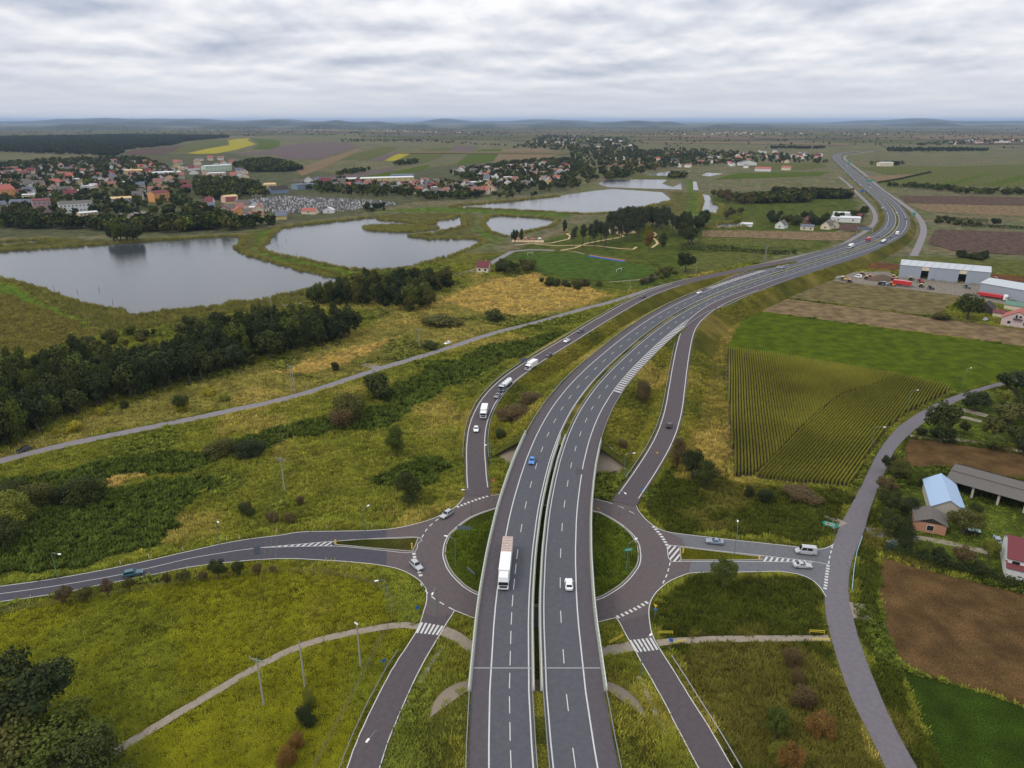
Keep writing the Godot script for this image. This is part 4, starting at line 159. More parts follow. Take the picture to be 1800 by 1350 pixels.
const TREES = [
	["round","mid",51.5,-145.3,8.3,6.9,"bright green round tree beside the east slip road",""],
	["bush","dark",-55.1,-271.3,14.8,12.6,"large dark round bush overhanging the service road",""],
	["bush","olive",-61.9,-246.7,14.7,13.3,"broad olive bush below the large dark round bush",""],
	["bush","brown",-63.5,-242.4,10.3,10.6,"brownish bush at the foot of the broad olive bush",""],
	["tall","mid",-39.0,-217.6,11.8,6.6,"slender green tree standing alone in the rough meadow",""],
	["tall","dark",-30.7,-184.9,11.3,7.4,"slim dark tree in the meadow nearest the west slip lane",""],
	["bush","dark",-76.8,-179.4,5.4,4.9,"small round dark bush on a short stem in the meadow",""],
	["bush","brown",-62.6,-184.9,4.2,2.4,"tiny brown bush alone in the meadow",""],
	["bush","brown",-68.4,-176.3,3.7,4.2,"low brown scrub bush near the power pole wires",""],
	["bush","brown",-63.1,-175.7,3.5,3.6,"second low brown scrub bush near the power pole wires",""],
	["bush","deep",-89.1,-218.5,7.4,11.6,"dark wide bush in the middle of the rough meadow",""],
	["bush","olive",-99.8,-218.5,7.2,10.7,"olive wide bush beside the dark one in the rough meadow",""],
	["bush","olive",-138.7,-184.2,10.4,10.1,"olive bush at the edge of the nettle bed",""],
	["bush","dark",-128.0,-187.6,10.5,14.5,"large dark bush beside the nettle bed",""],
	["bush","deep",-133.8,-185.9,7.6,6.8,"small deep green bush between two large ones at the nettle bed",""],
	["round","lime",-138.9,-171.8,11.1,12.7,"yellowish green tree crown at the picture's left edge above the nettles",""],
	["round","dark",-134.7,-162.0,9.5,9.1,"dark tree at the left edge below the yellowish crown",""],
	["bush","dark",-152.4,-191.0,5.8,8.7,"dark scrub at the left edge near the service road",""],
	["round","brown",-105.3,-139.2,4.8,4.0,"young roadside tree, first from the west along the wire fence","young trees along the west road fence"],
	["round","olive",-101.0,-140.4,4.2,3.5,"young roadside tree, second from the west along the wire fence","young trees along the west road fence"],
	["round","brown",-96.7,-141.7,5.3,3.0,"young roadside tree, third from the west along the wire fence","young trees along the west road fence"],
	["round","olive",-92.4,-143.7,4.6,2.8,"young roadside tree, fourth from the west along the wire fence","young trees along the west road fence"],
	["round","brown",-84.1,-145.5,4.3,1.9,"young roadside tree, fifth from the west along the wire fence","young trees along the west road fence"],
	["round","olive",-80.4,-146.6,4.8,3.6,"young roadside tree, sixth from the west along the wire fence","young trees along the west road fence"],
	["round","brown",-76.3,-147.8,3.3,2.3,"young roadside tree, seventh from the west along the wire fence","young trees along the west road fence"],
	["round","dark",-72.8,-148.5,6.0,4.2,"young roadside tree, eighth and tallest from the west along the wire fence","young trees along the west road fence"],
	["round","dark",-68.3,-150.1,5.0,3.1,"young roadside tree, ninth from the west along the wire fence","young trees along the west road fence"],
	["round","brown",-63.9,-150.8,3.5,2.3,"young roadside tree, tenth from the west along the wire fence","young trees along the west road fence"],
	["round","brown",-60.2,-151.3,2.4,1.7,"young roadside tree, eleventh and smallest from the west along the wire fence","young trees along the west road fence"],
	["round","deep",-90.1,-99.9,17.3,19.9,"very large dark tree filling the lower left corner",""],
	["round","mid",-80.2,-93.8,11.4,17.0,"large green tree in front of the dark corner tree",""],
	["round","olive",-87.8,-90.9,14.3,16.7,"olive tree at the lower left edge",""],
	["round","dark",-72.6,-90.9,10.9,11.8,"dark tree at the end of the footpath",""],
	["bush","mid",-65.8,-88.2,7.0,6.7,"leafy bush at the bottom edge near the footpath end",""],
	["bush","lime",-39.3,-107.6,5.6,2.9,"yellow green bush beside the slim pole below the footpath",""],
	["bush","deep",-38.9,-103.2,5.9,3.9,"dark round bush below the yellow green one",""],
	["bush","orange",-39.4,-98.4,4.0,3.1,"russet bush lowest but one in the row below the footpath",""],
	["bush","orange",-39.4,-94.0,6.1,3.4,"russet bush lowest in the row below the footpath",""],
	["bush","brown",58.4,-118.5,6.2,4.5,"dark brown round bush nearest the footpath on the right",""],
	["bush","brown",57.4,-113.3,5.0,3.2,"small brown bush second from the footpath on the right",""],
	["bush","brown",56.7,-107.5,6.7,4.6,"broad brown bush third from the footpath on the right",""],
	["bush","orange",57.2,-101.5,6.3,4.9,"russet bush beside the local road bend",""],
	["round","mid",48.4,-99.9,8.1,4.6,"green tree with a few orange leaves in the lower right meadow",""],
	["round","orange",48.4,-92.4,6.8,4.6,"bright orange topped tree at the bottom edge",""],
	["bush","lime",47.2,-95.6,5.2,3.5,"lime bush between the green and the orange topped tree",""],
	["round","deep",57.2,-202.0,10.4,7.3,"dark tree on the bank beside the right ramp",""],
	["tall","dark",60.0,-195.3,9.8,7.1,"grey green slim tree beside the dark bank tree",""],
	["tall","brown",54.2,-209.2,11.1,4.9,"brownish slim tree highest on the ramp bank",""],
	["bush","deep",71.7,-190.3,4.7,3.1,"small dark cone shaped bush below the corn field",""],
	["bush","deep",75.4,-186.9,5.7,5.1,"round dark bush below the corn field",""],
	["bush","brown",87.2,-189.0,3.9,11.0,"long low brown bush at the corn field corner",""],
	["bush","brown",51.7,-262.6,11.1,6.8,"brown scrub patch on the embankment between highway and right ramp",""],
	["bush","deep",63.2,-302.8,6.2,5.1,"dark bush on the embankment under the merge hatching",""],
	["bush","deep",66.6,-300.5,5.9,5.1,"second dark bush on the embankment under the merge hatching",""],
	["bush","brown",37.8,-218.5,4.3,3.9,"small brown bush beside the stone cone",""],
	["bush","brown",1.1,-250.5,7.0,13.1,"brown scrub on the left highway embankment",""],
	["bush","brown",8.0,-263.8,5.4,11.4,"brown scrub higher on the left highway embankment",""],
	["bush","dark",-4.1,-232.3,4.5,4.9,"dark bush low on the left highway embankment",""],
	["bush","dark",-10.1,-392.3,7.6,11.7,"dark bush in the dry meadow near the service road",""],
	["bush","deep",-80.2,-305.1,5.5,4.1,"small dark cone bush below the wood",""],
	["bush","dark",-40.6,-338.6,5.0,9.1,"low dark bush beside the small power pole",""],
	["bush","olive",-39.5,-381.5,7.2,22.1,"olive scrub mound with a worn track",""],
	["round","dark",-129.6,-257.9,7.7,6.3,"dark small tree with a yellow bush at its foot",""],
	["bush","yellow",-129.8,-257.9,5.3,5.8,"bright yellow bush in front of the dark small tree",""],
	["bush","yellow",-125.0,-273.8,4.5,5.2,"yellow bush second from the dark small tree",""],
	["bush","lime",-116.5,-267.5,4.0,5.1,"lime bush third from the dark small tree",""],
	["bush","yellow",-160.3,-238.8,5.0,6.3,"yellow bush at the wood edge above the service road",""],
	["bush","yellow",-158.4,-253.3,4.3,3.5,"small yellow bush at the wood edge",""],
	["bush","dark",-153.1,-260.2,4.8,4.1,"small dark bush at the wood edge",""],
	["bush","yellow",-165.8,-235.8,2.9,2.5,"tiny yellow bush nearest the service road turnout",""],
	["round","deep",130.4,-529.9,17.0,12.8,"tall dark tree beside the football pitch end",""],
	["round","orange",118.6,-618.6,19.0,7.9,"golden brown tree among the park pines",""],
	["tall","lime",127.0,-674.3,17.9,7.5,"yellow green slim tree on the park hill",""],
	["tall","dark",134.4,-636.2,14.0,7.1,"dark slim tree at the park's east side",""],
	["tall","deep",53.3,-732.3,12.5,5.2,"dark narrow tree at the park's west side",""],
	["round","deep",2.6,-661.1,13.5,7.4,"dark tree beside the playground",""],
	["tall","dark",9.1,-674.3,12.2,4.3,"slim dark tree beside the playground",""],
	["willow","lime",241.2,-777.9,11.4,12.3,"pale green willow by the small pond",""],
	["bush","deep",110.6,-156.7,4.6,4.4,"dark shrub inside the farm garden hedge",""],
	["round","dark",260.2,-393.5,17.2,15.6,"broad tree standing between stubble field and house",""],
	["bush","olive",245.5,-393.5,5.7,9.8,"olive scrub beside the broad tree",""],
	["round","dark",153.6,-232.3,14.3,11.8,"big dark tree at the bend of the local road",""],
	["round","deep",152.0,-228.5,7.2,8.1,"dark lower tree in front of the big one at the bend",""],
	["bush","deep",148.3,-234.8,3.8,4.1,"small dark bush at the bend of the local road",""],
	["round","deep",181.4,-257.9,9.1,9.8,"dark tree above the garden driveway",""],
	["round","lime",195.9,-263.8,6.8,7.7,"lime green tree in the upper garden",""],
	["round","deep",210.9,-277.8,10.6,14.3,"deep green tree at the right edge above the road",""],
	["willow","olive",171.9,-232.3,8.9,7.8,"weeping willow on the garden lawn",""],
	["round","mid",166.6,-222.9,6.0,7.1,"leafy small tree below the weeping willow",""],
	["round","dark",177.5,-227.5,6.6,8.8,"dark tree right of the weeping willow",""],
	["round","olive",187.0,-245.1,9.2,12.8,"olive tree behind the weeping willow",""],
	["round","dark",164.3,-236.3,5.4,3.7,"thin umbrella shaped tree on the garden lawn",""],
	["round","deep",173.8,-218.5,6.4,4.7,"dark tree at the right edge below the garden",""],
	["round","dark",194.2,-247.7,11.6,10.8,"tall dark tree at the right edge of the garden",""],
	["round","deep",121.7,-205.9,6.1,4.8,"dark tree nearest the local road above the orchard",""],
	["tall","olive",123.0,-201.3,7.4,6.2,"bare branched tree beside the local road",""],
	["round","brown",113.8,-191.7,5.8,6.3,"brown tinted tree beside the local road",""],
	["round","mid",126.7,-196.4,5.9,5.3,"small green tree before the long shed",""],
	["round","dark",108.6,-179.4,8.4,8.2,"large dark tree beside the local road opposite the corn",""],
	["round","deep",114.3,-179.4,6.2,6.6,"deep green tree behind the brick shed",""],
	["round","dark",103.3,-168.9,8.0,6.3,"dark tree over the farm gateway",""],
	["spruce","deep",106.6,-166.1,8.8,6.2,"dark spruce beside the farm gateway",""],
	["spruce","blue",101.2,-162.5,3.2,3.0,"small blue spruce by the gatepost",""],
	["round","olive",124.4,-169.4,8.9,7.9,"bushy tree in front of the blue roofed barn",""],
	["round","dark",133.1,-178.5,5.2,3.9,"small dark tree beside the bushy one in the yard",""],
	["willow","lime",123.6,-157.5,6.4,5.3,"yellow green weeping willow in the farmyard",""],
	["round","brown",115.0,-154.2,5.9,5.8,"purple brown tree inside the farm hedge",""],
	["round","mid",106.6,-158.0,5.2,5.3,"light green fruit tree inside the farm hedge",""],
	["round","deep",103.7,-161.2,4.0,3.6,"round dark shrub inside the farm hedge",""],
	["bush","dark",117.9,-151.8,4.2,4.3,"dark shrub left of the red roofed house",""]]
const WOODS = [
	[["round", "tall", "round"],["deep", "dark", "deep", "dark", "mid"],170,12.0,18.0,"dark leafy tree in the wood belt between lake and dry meadow","wood belt above the service road",[-236.2,-288,-213.4,-302.8,-195.9,-308.3,-178.5,-295.2,-163.8,-306.7,-156,-325,-148.6,-356.3,-131.7,-378.1,-105.2,-372.4,-80,-366.9,-87.4,-348.2,-109.5,-325,-121.7,-305.1,-139.3,-285.9,-150.8,-269.4,-164.4,-260.2,-170,-243.5,-171.1,-228.5,-182.9,-214.2]],
	[["bush", "round"],["dark", "olive", "dark", "lime", "mid"],45,4.0,8.0,"scrubby small tree on the lake side of the wood belt","scrub on the lake side of the wood belt",[-223.5,-314.8,-222,-339.5,-209.7,-359.4,-187.1,-375.8,-172.4,-393.5,-158.1,-381.5,-170.2,-351.2,-181.7,-321.5,-197.3,-310.7,-212.2,-305.1]],
	[["bush"],["yellow"],7,3.0,4.5,"yellow leaved shrub at the lake side of the wood belt","yellow shrubs of the wood belt",[-213.9,-291.6,-218.4,-306.7,-212.9,-314.8,-206,-341.4,-203.5,-383.9,-191.8,-372.4,-191.6,-314.8,-197.1,-284.5]],
	[["round", "tall", "round"],["dark", "mid", "deep", "olive"],70,11.0,16.0,"leafy tree in the grove between lake and dry meadow","grove by the lake corner",[-130.8,-431.1,-110.1,-449.3,-96.4,-474.1,-70.6,-482.9,-44.1,-493.9,-40.6,-475.8,-58.7,-449.3,-45.9,-412.9,-60.3,-406.2,-72.9,-422.5,-91,-426.8,-118.7,-425.3]],
	[["pine"],["pine"],48,17.0,23.0,"tall pine with a bare trunk on the park hill","pines on the park hill",[43.1,-636.2,56.8,-648.4,95.6,-687.9,92.7,-732.3,122.1,-773.5,166.6,-782.3,162.3,-705.8,136.5,-687.9,99,-654.7,64.8,-624.4]],
	[["round"],["deep", "dark"],16,17.0,22.0,"dark broadleaf tree behind the sandy mound","dark trees on top of the park hill",[102.5,-773.5,113.5,-800.5,133.9,-809.9,157.7,-800.5,151,-764.9,124.2,-748.3,108.3,-740.2]],
	[["round"],["deep", "dark"],16,14.0,20.0,"dark tree in the clump east of the park","clump east of the park",[167.5,-724.5,189.2,-786.8,216.4,-795.9,210.2,-764.9,176,-670.9,160.1,-648.4,157.3,-670.9]],
	[["round"],["brown", "brown", "olive"],26,10.0,15.0,"rust brown tree in the row beside the canal pond","rust brown row by the canal pond",[298.1,-1095.2,316.6,-1070.4,339.2,-1023.8,327.3,-967.4,302.4,-967.4,293,-1038.9]],
	[["round"],["brown", "dark"],8,8.0,12.0,"brownish tree at the foot of the canal pond","brownish trees at the canal pond's foot",[237.3,-819.5,263.9,-839.4,281.9,-887.6,257.3,-882]],
	[["round", "bush"],["deep", "dark"],30,7.0,13.0,"garden tree among the houses beside the expressway bend","garden trees beside the expressway bend",[300.6,-860.2,328,-834.3,354.7,-819.5,405.2,-860.2,423.8,-870.9,405.8,-839.4,349.3,-791.3,305.2,-773.5,277.6,-791.3]],
	[["bush", "round"],["dark", "olive"],20,6.0,11.0,"tree in the clump beside the red roofed lake house","clump beside the lake house",[-13.7,-529.9,-4.4,-547.5,15.5,-552,17,-525.6,0,-515.3]],
	[["bush"],["olive", "dark"],16,4.0,7.0,"bush in the scrub below the pitch","scrub below the pitch",[18.1,-495.8,39.5,-486.5,63.6,-490.2,64.3,-479.3,38.2,-468.9,23.5,-481.1]],
	[["bush"],["dark", "olive", "pale"],16,3.0,6.0,"scrub bush between the pitch end and the ramp","scrub between pitch end and ramp",[90.8,-486.5,110.5,-505.4,123.1,-525.6,118.9,-536.3,104.1,-515.3,85.4,-477.5]],
	[["round"],["deep", "dark", "mid"],14,15.0,20.0,"big dark tree on the far lake shore","big trees on the far lake shore",[-383,-681,-357.7,-687.9,-347.7,-667.6,-372.4,-661.1]],
	[["round", "spruce"],["deep", "dark"],14,7.0,12.0,"tree in the clump at the graveyard's lake end","clump at the graveyard's lake end",[-182.1,-893.3,-158.4,-910.8,-166,-947.8,-186.6,-935.2]],
	[["bush"],["dark", "olive"],14,4.0,8.0,"bush in the thicket beyond the brown field","thicket beyond the ploughed field",[472.1,-819.5,495.7,-829.3,523.4,-800.5,508.1,-777.9,471.5,-786.8,460.3,-795.9]],
	[["bush"],["dark", "deep"],12,4.0,8.0,"bush in the thicket behind the metal hall","thicket behind the metal hall",[371.6,-596.6,391,-607.4,397.8,-591.3,385.9,-576,368.1,-581]],
	[["round"],["deep"],2,9.0,10.0,"dark tree standing in the hedge beyond the ploughed field","pair of trees in the far hedge",[520.7,-782.3,525.7,-782.3,520.1,-773.5,515.2,-773.5]]]
const VEHICLES = [
	["hatch","blue",6.20,7.05,-198.96,2.999,"bright blue hatchback driving on the bridge","car",""],
	["semi","white",-1.48,7.05,-142.54,3.082,"long white articulated lorry on the bridge","lorry",""],
	["hatch","white",13.01,7.05,-136.19,-0.035,"white hatchback driving away on the right carriageway of the bridge","car",""],
	["wagon","silver",-18.85,0.10,-178.68,2.553,"silver estate car leaving the roundabout onto the west road","car",""],
	["wagon","silver",-24.39,0.10,-153.67,-2.491,"silver people carrier entering the roundabout from the west road","car",""],
	["wagon","teal",-94.98,0.10,-150.29,-1.155,"dark teal estate car driving on the west road","car",""],
	["sedan","steel",54.59,0.10,-164.59,1.364,"blue grey saloon leaving by the upper lane of the east slip road","car",""],
	["van","silver",77.26,0.10,-159.76,1.364,"silver minibus turning into the east slip road","van",""],
	["sedan","silver",74.03,0.10,-153.67,-1.671,"silver saloon waiting on the lower lane of the east slip road","car",""],
	["hatch","white",-13.05,1.02,-236.63,-3.117,"white hatchback lowest in the queue on the left ramp","car",""],
	["boxtruck","white",-10.63,1.55,-249.73,3.075,"white box lorry second in the queue on the left ramp","lorry",""],
	["sedan","grey",-5.97,2.31,-266.79,2.845,"grey car between box lorry and tanker on the left ramp","car",""],
	["tanker","white",-2.60,2.74,-276.03,2.778,"white tanker lorry with a dark cab on the left ramp","lorry",""],
	["boxtruck","white",8.57,3.80,-297.47,2.622,"small white box van behind the tanker on the left ramp","van",""],
	["sedan","dark",17.14,4.46,-313.24,2.625,"dark car behind the small box van on the left ramp","car",""],
	["sedan","white",26.78,5.07,-333.77,2.631,"white car high on the left ramp","car",""],
	["sedan","dark",34.86,5.46,-349.38,2.634,"dark car behind the white one high on the left ramp","car",""],
	["hatch","dark",78.88,6.75,-419.69,2.423,"dark car at the top of the left ramp","car",""],
	["hatch","black",57.16,2.40,-237.09,-0.305,"black car driving up the right ramp","car",""],
	["sedan","white",115.07,7.05,-428.87,2.416,"white car on the highway beside the merge hatching","car",""],
	["sedan","silver",194.00,6.24,-513.68,2.339,"silver car, left of a pair on the highway beyond the merge","car",""],
	["sedan","steel",195.69,6.25,-511.47,2.336,"blue grey car, right of a pair on the highway beyond the merge","car",""],
	["hatch","white",-32.74,0.02,-346.26,2.398,"white car parked beside the service road","car",""],
	["wagon","black",-168.20,0.07,-221.46,2.554,"black car parked at the service road turnout","car",""],
	["boxtruck","white",286.62,5.45,-604.08,2.380,"white lorry on the highway bend, first of the lorries","lorry",""],
	["boxtruck","red",319.58,5.12,-642.34,2.404,"red lorry on the highway bend","lorry",""],
	["tanker","white",328.45,5.20,-632.35,-0.683,"white tanker on the outer carriageway of the highway bend","lorry",""],
	["boxtruck","white",366.06,4.66,-682.41,-0.583,"white lorry following the tanker on the highway bend","lorry",""],
	["sedan","dark",340.85,4.84,-667.24,2.471,"dark car far along the highway, first from the near end of the bend","car","cars far along the highway"],
	["sedan","dark",350.11,4.89,-663.54,-0.615,"dark car far along the highway, second from the near end of the bend","car","cars far along the highway"],
	["sedan","dark",438.11,3.19,-804.97,-0.444,"dark car far along the highway, third from the near end of the bend","car","cars far along the highway"],
	["sedan","steel",373.98,4.22,-719.09,2.540,"blue grey car far along the highway, fourth from the near end of the bend","car","cars far along the highway"],
	["sedan","white",470.83,1.96,-924.60,-0.382,"white car far along the highway, fifth from the near end of the bend","car","cars far along the highway"],
	["sedan","dark",456.38,2.21,-886.60,-0.356,"dark car far along the highway, sixth from the near end of the bend","car","cars far along the highway"],
	["sedan","white",460.00,2.44,-867.80,-0.409,"white car far along the highway, seventh from the near end of the bend","car","cars far along the highway"],
	["sedan","dark",622.99,0.70,-1286.49,-0.367,"dark car far along the highway, eighth from the near end of the bend","car","cars far along the highway"],
	["sedan","white",599.48,0.90,-1228.42,-0.366,"white car far along the highway, ninth from the near end of the bend","car","cars far along the highway"],
	["sedan","white",603.52,0.74,-1274.45,2.785,"white car far along the highway, tenth from the near end of the bend","car","cars far along the highway"],
	["sedan","white",638.58,0.65,-1373.84,2.786,"white car far along the highway, eleventh from the near end of the bend","car","cars far along the highway"],
	["sedan","white",721.72,0.65,-1604.28,2.787,"white car far along the highway, twelfth from the near end of the bend","car","cars far along the highway"],
	["sedan","silver",682.16,0.65,-1488.05,2.785,"silver car far along the highway, thirteenth from the near end of the bend","car","cars far along the highway"],
	["sedan","dark",699.54,0.65,-1503.64,-0.363,"dark car far along the highway, fourteenth from the near end of the bend","car","cars far along the highway"],
	["sedan","white",825.34,0.65,-1827.50,-0.337,"white car far along the highway, fifteenth from the near end of the bend","car","cars far along the highway"],
	["semi","white_red",307.17,0.00,-444.60,-2.444,"red tipper lorry with a white cab parked at the metal shed","lorry",""],
	["trailer","red",267.77,0.00,-481.09,-2.295,"large red grain trailer in the machinery yard","trailer",""],
	["van","white",250.54,0.00,-509.30,0.955,"white van at the west end of the machinery yard","van",""],
	["hatch","white",269.80,0.00,-392.31,-0.984,"white car on the lawn beside the pink house","car",""],
	["hatch","steel",131.24,0.00,-165.49,-0.500,"small blue grey car parked in the farmyard","car",""],
	["cart","green",127.33,0.00,-169.45,1.154,"small farm cart with a pale green cover in the yard","cart",""],
	["tractor","yellow",254.38,0.00,-503.41,-0.918,"yellow tractor nearest the soil heap","tractor","machines in the yard"],
	["tractor","red",258.15,0.00,-505.36,-2.477,"red tractor beside the soil heap","tractor","machines in the yard"],
	["tractor","red",270.23,0.00,-497.66,-0.934,"red tractor next to the soil heap's east end","tractor","machines in the yard"],
	["tractor","yellow",275.34,0.00,-505.36,-2.497,"yellow tractor before the hall's first doorway","tractor","machines in the yard"],
	["tractor","yellow",284.15,0.00,-499.56,-0.941,"yellow green tractor at the hall wall","tractor","machines in the yard"],
	["tractor","red",286.56,0.00,-492.02,-2.499,"red tractor under the hall wall","tractor","machines in the yard"],
	["tractor","yellow",279.54,0.00,-477.55,-0.958,"yellow tractor in the front row of the yard","tractor","machines in the yard"],
	["tractor","black",281.91,0.00,-470.61,-2.473,"black tractor at the end of the front row","tractor","machines in the yard"],
	["tractor","black",255.05,0.00,-484.68,-0.936,"dark tractor at the west end of the front row","tractor","machines in the yard"],
	["tractor","steel",257.31,0.00,-482.88,-2.456,"blue grey tractor in the front row of the yard","tractor","machines in the yard"],
	["tractor","orange",237.07,0.00,-492.02,-0.917,"orange tractor at the west end of the yard","tractor","machines in the yard"],
	["tractor","yellow",235.98,0.00,-499.56,-2.447,"yellow tractor farthest west in the yard","tractor","machines in the yard"],
	["tractor","orange",344.05,0.00,-499.56,-0.978,"orange tractor behind the hall's east end","tractor","machines in the yard"],
	["tractor","grey",308.50,0.00,-474.05,-2.509,"grey tractor between the two halls","tractor","machines in the yard"],
	["tractor","yellow",257.56,0.00,-517.34,-0.908,"yellow loader behind the white van","tractor","machines in the yard"],
	["tractor","orange",261.12,0.00,-481.09,-2.459,"orange tractor in the front row of the yard","tractor","machines in the yard"]]
const BUILDINGS = [
	["open_shed",143.6,-184.8,-0.739,27.0,11.0,4.0,2.0,"plaster","grey","long open fronted shed with a grey fibre cement roof","shed",0,""],
	["gable_end",124.0,-176.9,-0.383,8.3,17.0,3.6,2.6,"plaster","blue_metal","barn with a bright blue grey metal roof","barn",0,""],
	["gable_end",115.3,-169.8,-0.410,7.6,7.0,3.0,1.6,"brick","grey","small pink brick shed with a grey roof and dark gable","shed",1,""],
	["eave",127.4,-147.5,-0.503,10.0,12.0,5.5,3.0,"white","wine","white house with a wine red metal roof at the right edge","house",3,""],
	["eave",124.4,-148.0,-0.480,4.0,3.0,3.4,0.8,"white","wine","low porch under a wine red roof before the white house","porch",0,""],
	["hall",304.8,-497.5,-0.520,55.4,21.0,9.0,2.2,"metal","metal_roof","long grey metal hall with two open doorways","hall",0,""],
	["eave",317.2,-439.2,-1.010,42.7,22.0,7.5,2.0,"metal","metal_roof","smaller grey metal shed beside the long hall","shed",0,""],
	["gable_end",277.2,-377.3,-0.721,14.7,12.0,4.6,4.2,"pink","red","pink gabled house with a balcony and red roof","house",2,""],
	["eave",281.3,-399.2,-0.741,5.6,6.0,2.5,1.2,"cream","wine","low outbuilding with a purple brown roof beside the pink house","outbuilding",0,""],
	["gable_end",279.1,-408.9,-0.770,7.6,9.0,3.0,3.0,"darkwood","darkwood","old dark wooden barn behind the broad tree","barn",0,""],
	["eave",303.7,-411.6,-0.787,18.9,9.0,3.0,1.5,"cream","green","farm building with a green roof behind the pink house","building",0,""],
	["eave",-22.2,-527.7,-0.241,8.9,8.0,4.0,4.0,"cream","wine","lake house with a dark red mansard roof","house",2,""],
	["gable_end",281.2,-757.6,-0.705,9.7,11.0,4.0,4.0,"white","grey","white gabled house with a grey roof beside the highway bend","house",1,""],
	["eave",305.1,-744.2,-0.326,12.6,9.0,4.0,1.6,"cream","slate","long house with a blue grey roof beside the highway bend","house",2,""],
	["gable_end",326.5,-751.3,-0.726,9.3,11.0,4.0,4.0,"cream","grey","grey roofed house left of a pair at the brown garden","house",1,""],
	["gable_end",339.7,-758.6,0.353,12.1,10.0,4.0,4.0,"cream","grey","grey roofed house next to the brown garden plot","house",1,""],
	["eave",371.5,-805.2,-0.315,30.3,18.0,5.0,1.0,"white","white_roof","white workshop with a pale flat roof beside the highway","workshop",2,""],
	["eave",388.0,-847.0,-0.249,21.0,12.0,5.0,1.0,"white","white_roof","second white workshop behind the first","workshop",1,""],
	["eave",393.5,-826.8,-0.544,9.5,9.0,5.0,2.0,"red","wine","red brown house at the end of the white workshops","house",0,""],
	["gable_end",325.1,-786.8,-0.000,7.4,9.0,5.0,3.0,"brown","wine","tall brown house behind the long blue grey roofed one","house",0,""],
	["eave",250.2,-771.4,-0.344,12.8,8.0,3.0,1.0,"white","white_roof","low white shed left of the white gabled house","shed",0,""],
	["eave",557.7,-1645.4,-0.281,33.6,20.0,6.0,3.0,"white","red","long white house with a red roof beyond the ponds","house",0,""],
	["eave",621.5,-1683.6,-0.551,18.6,16.0,6.0,3.0,"cream","red","red roofed house east of the long white one","house",0,""],
	["gable_end",592.1,-1861.3,-0.000,42.8,20.0,7.0,6.0,"white","grey","white hall with a grey gable beyond the ponds","hall",0,""],
	["eave",922.2,-1826.3,-0.000,32.2,20.0,9.0,1.0,"cream","white_roof","cream long barn alone in the fields","barn",0,""],
	["eave",-536.1,-896.3,0.684,36.5,16.0,11.0,2.5,"white","grey","white factory block with two rows of windows","factory",9,""],
	["eave",-576.3,-893.3,0.641,19.1,20.0,15.0,1.5,"mauve","wine","mauve brick factory block with dark panels","factory",4,""],
	["eave",-632.3,-938.3,0.225,28.2,14.0,7.0,4.0,"cream","slate","long cream building with a slate roof and dormers","building",8,""],
	["eave",-647.6,-913.8,0.829,24.3,14.0,7.0,4.0,"white","slate","white building with a slate roof at the left edge","building",6,""],
	["eave",-531.8,-994.9,0.597,25.0,14.0,7.0,2.0,"grey","ochre","grey shed with an ochre roof in the town","shed",4,""],
	["eave",-738.1,-1062.5,1.111,35.7,22.0,12.0,7.0,"orange","red","large orange palace with a bright red roof","building",5,""],
	["eave",-503.3,-862.9,0.901,20.5,9.0,4.0,1.0,"peach","white_roof","low peach pavilion with a white roof","pavilion",5,""],
	["eave",-689.2,-1481.2,0.638,51.1,35.0,9.0,1.0,"white","white_roof","big white hall with a flat white roof in the town","hall",6,""],
	["eave",-777.3,-1520.1,0.497,33.6,18.0,10.0,2.0,"yellow","ochre","yellow school building in the town","school",6,""],
	["eave",-654.7,-1655.1,0.865,62.0,20.0,12.0,1.0,"pale_green","white_roof","pale green block with a flat roof","apartment block",7,""],
	["eave",-577.0,-1447.7,0.717,33.2,16.0,10.0,1.0,"peach","white_roof","peach apartment block below the pale green one","apartment block",5,""],
	["eave",-487.9,-1020.2,1.100,24.9,14.0,12.0,3.0,"orange","wine","orange apartment house in the town centre","apartment house",4,""],
	["eave",-337.6,-1206.9,0.697,31.8,25.0,8.0,1.0,"slate","slate","blue grey glazed hall above the graveyard","hall",5,""],
	["eave",-243.4,-1356.0,0.404,130.4,24.0,7.0,1.5,"yellow","white_roof","very long pale commercial hall beyond the graveyard","hall",12,""],
	["eave",-208.5,-1415.6,0.339,41.9,20.0,8.0,2.0,"slate","slate","blue grey hall at the end of the long commercial one","hall",0,""],
	["eave",-61.7,-1265.7,0.370,31.0,16.0,7.0,1.0,"white","white_roof","white flat roofed house beyond the lakes","house",4,""],
	["eave",-246.5,-877.8,-0.159,17.5,10.0,4.0,3.0,"cream","red","house with a bright red roof on the lake edge of the graveyard","house",1,""],
	["gable_end",-224.8,-887.6,-0.000,12.5,9.0,4.0,3.0,"white","white_roof","white roofed house beside the graveyard","house",1,""],
	["gable_end",-326.5,-872.3,0.546,15.8,10.0,5.0,4.0,"orange","red","orange house with a red roof below the town","house",2,""],
	["gable_end",-374.1,-879.2,0.531,11.0,10.0,5.0,4.0,"cream","red","cream house with a red roof on the slope below the town","house",1,""],
	["eave",-387.6,-1009.2,0.848,19.3,11.0,8.0,2.0,"peach","ochre","peach coloured flat house left of the graveyard","house",3,""],
	["gable_end",-331.4,-938.3,0.546,12.1,10.0,5.0,4.0,"white","slate","white gabled house with a slate roof beside the graveyard","house",1,""],
	["eave",-378.5,-1091.0,0.748,12.4,9.0,5.0,4.0,"cream","red","chapel like house with a red roof inside the graveyard","house",1,""],
	["eave",-387.8,-1181.8,0.573,18.1,14.0,10.0,2.0,"yellow","ochre","yellow house above the graveyard","house",3,""],
	["eave",-360.0,-1139.3,0.717,27.8,14.0,6.0,5.0,"slate","darkwood","dark roofed house above the graveyard","house",0,""]]
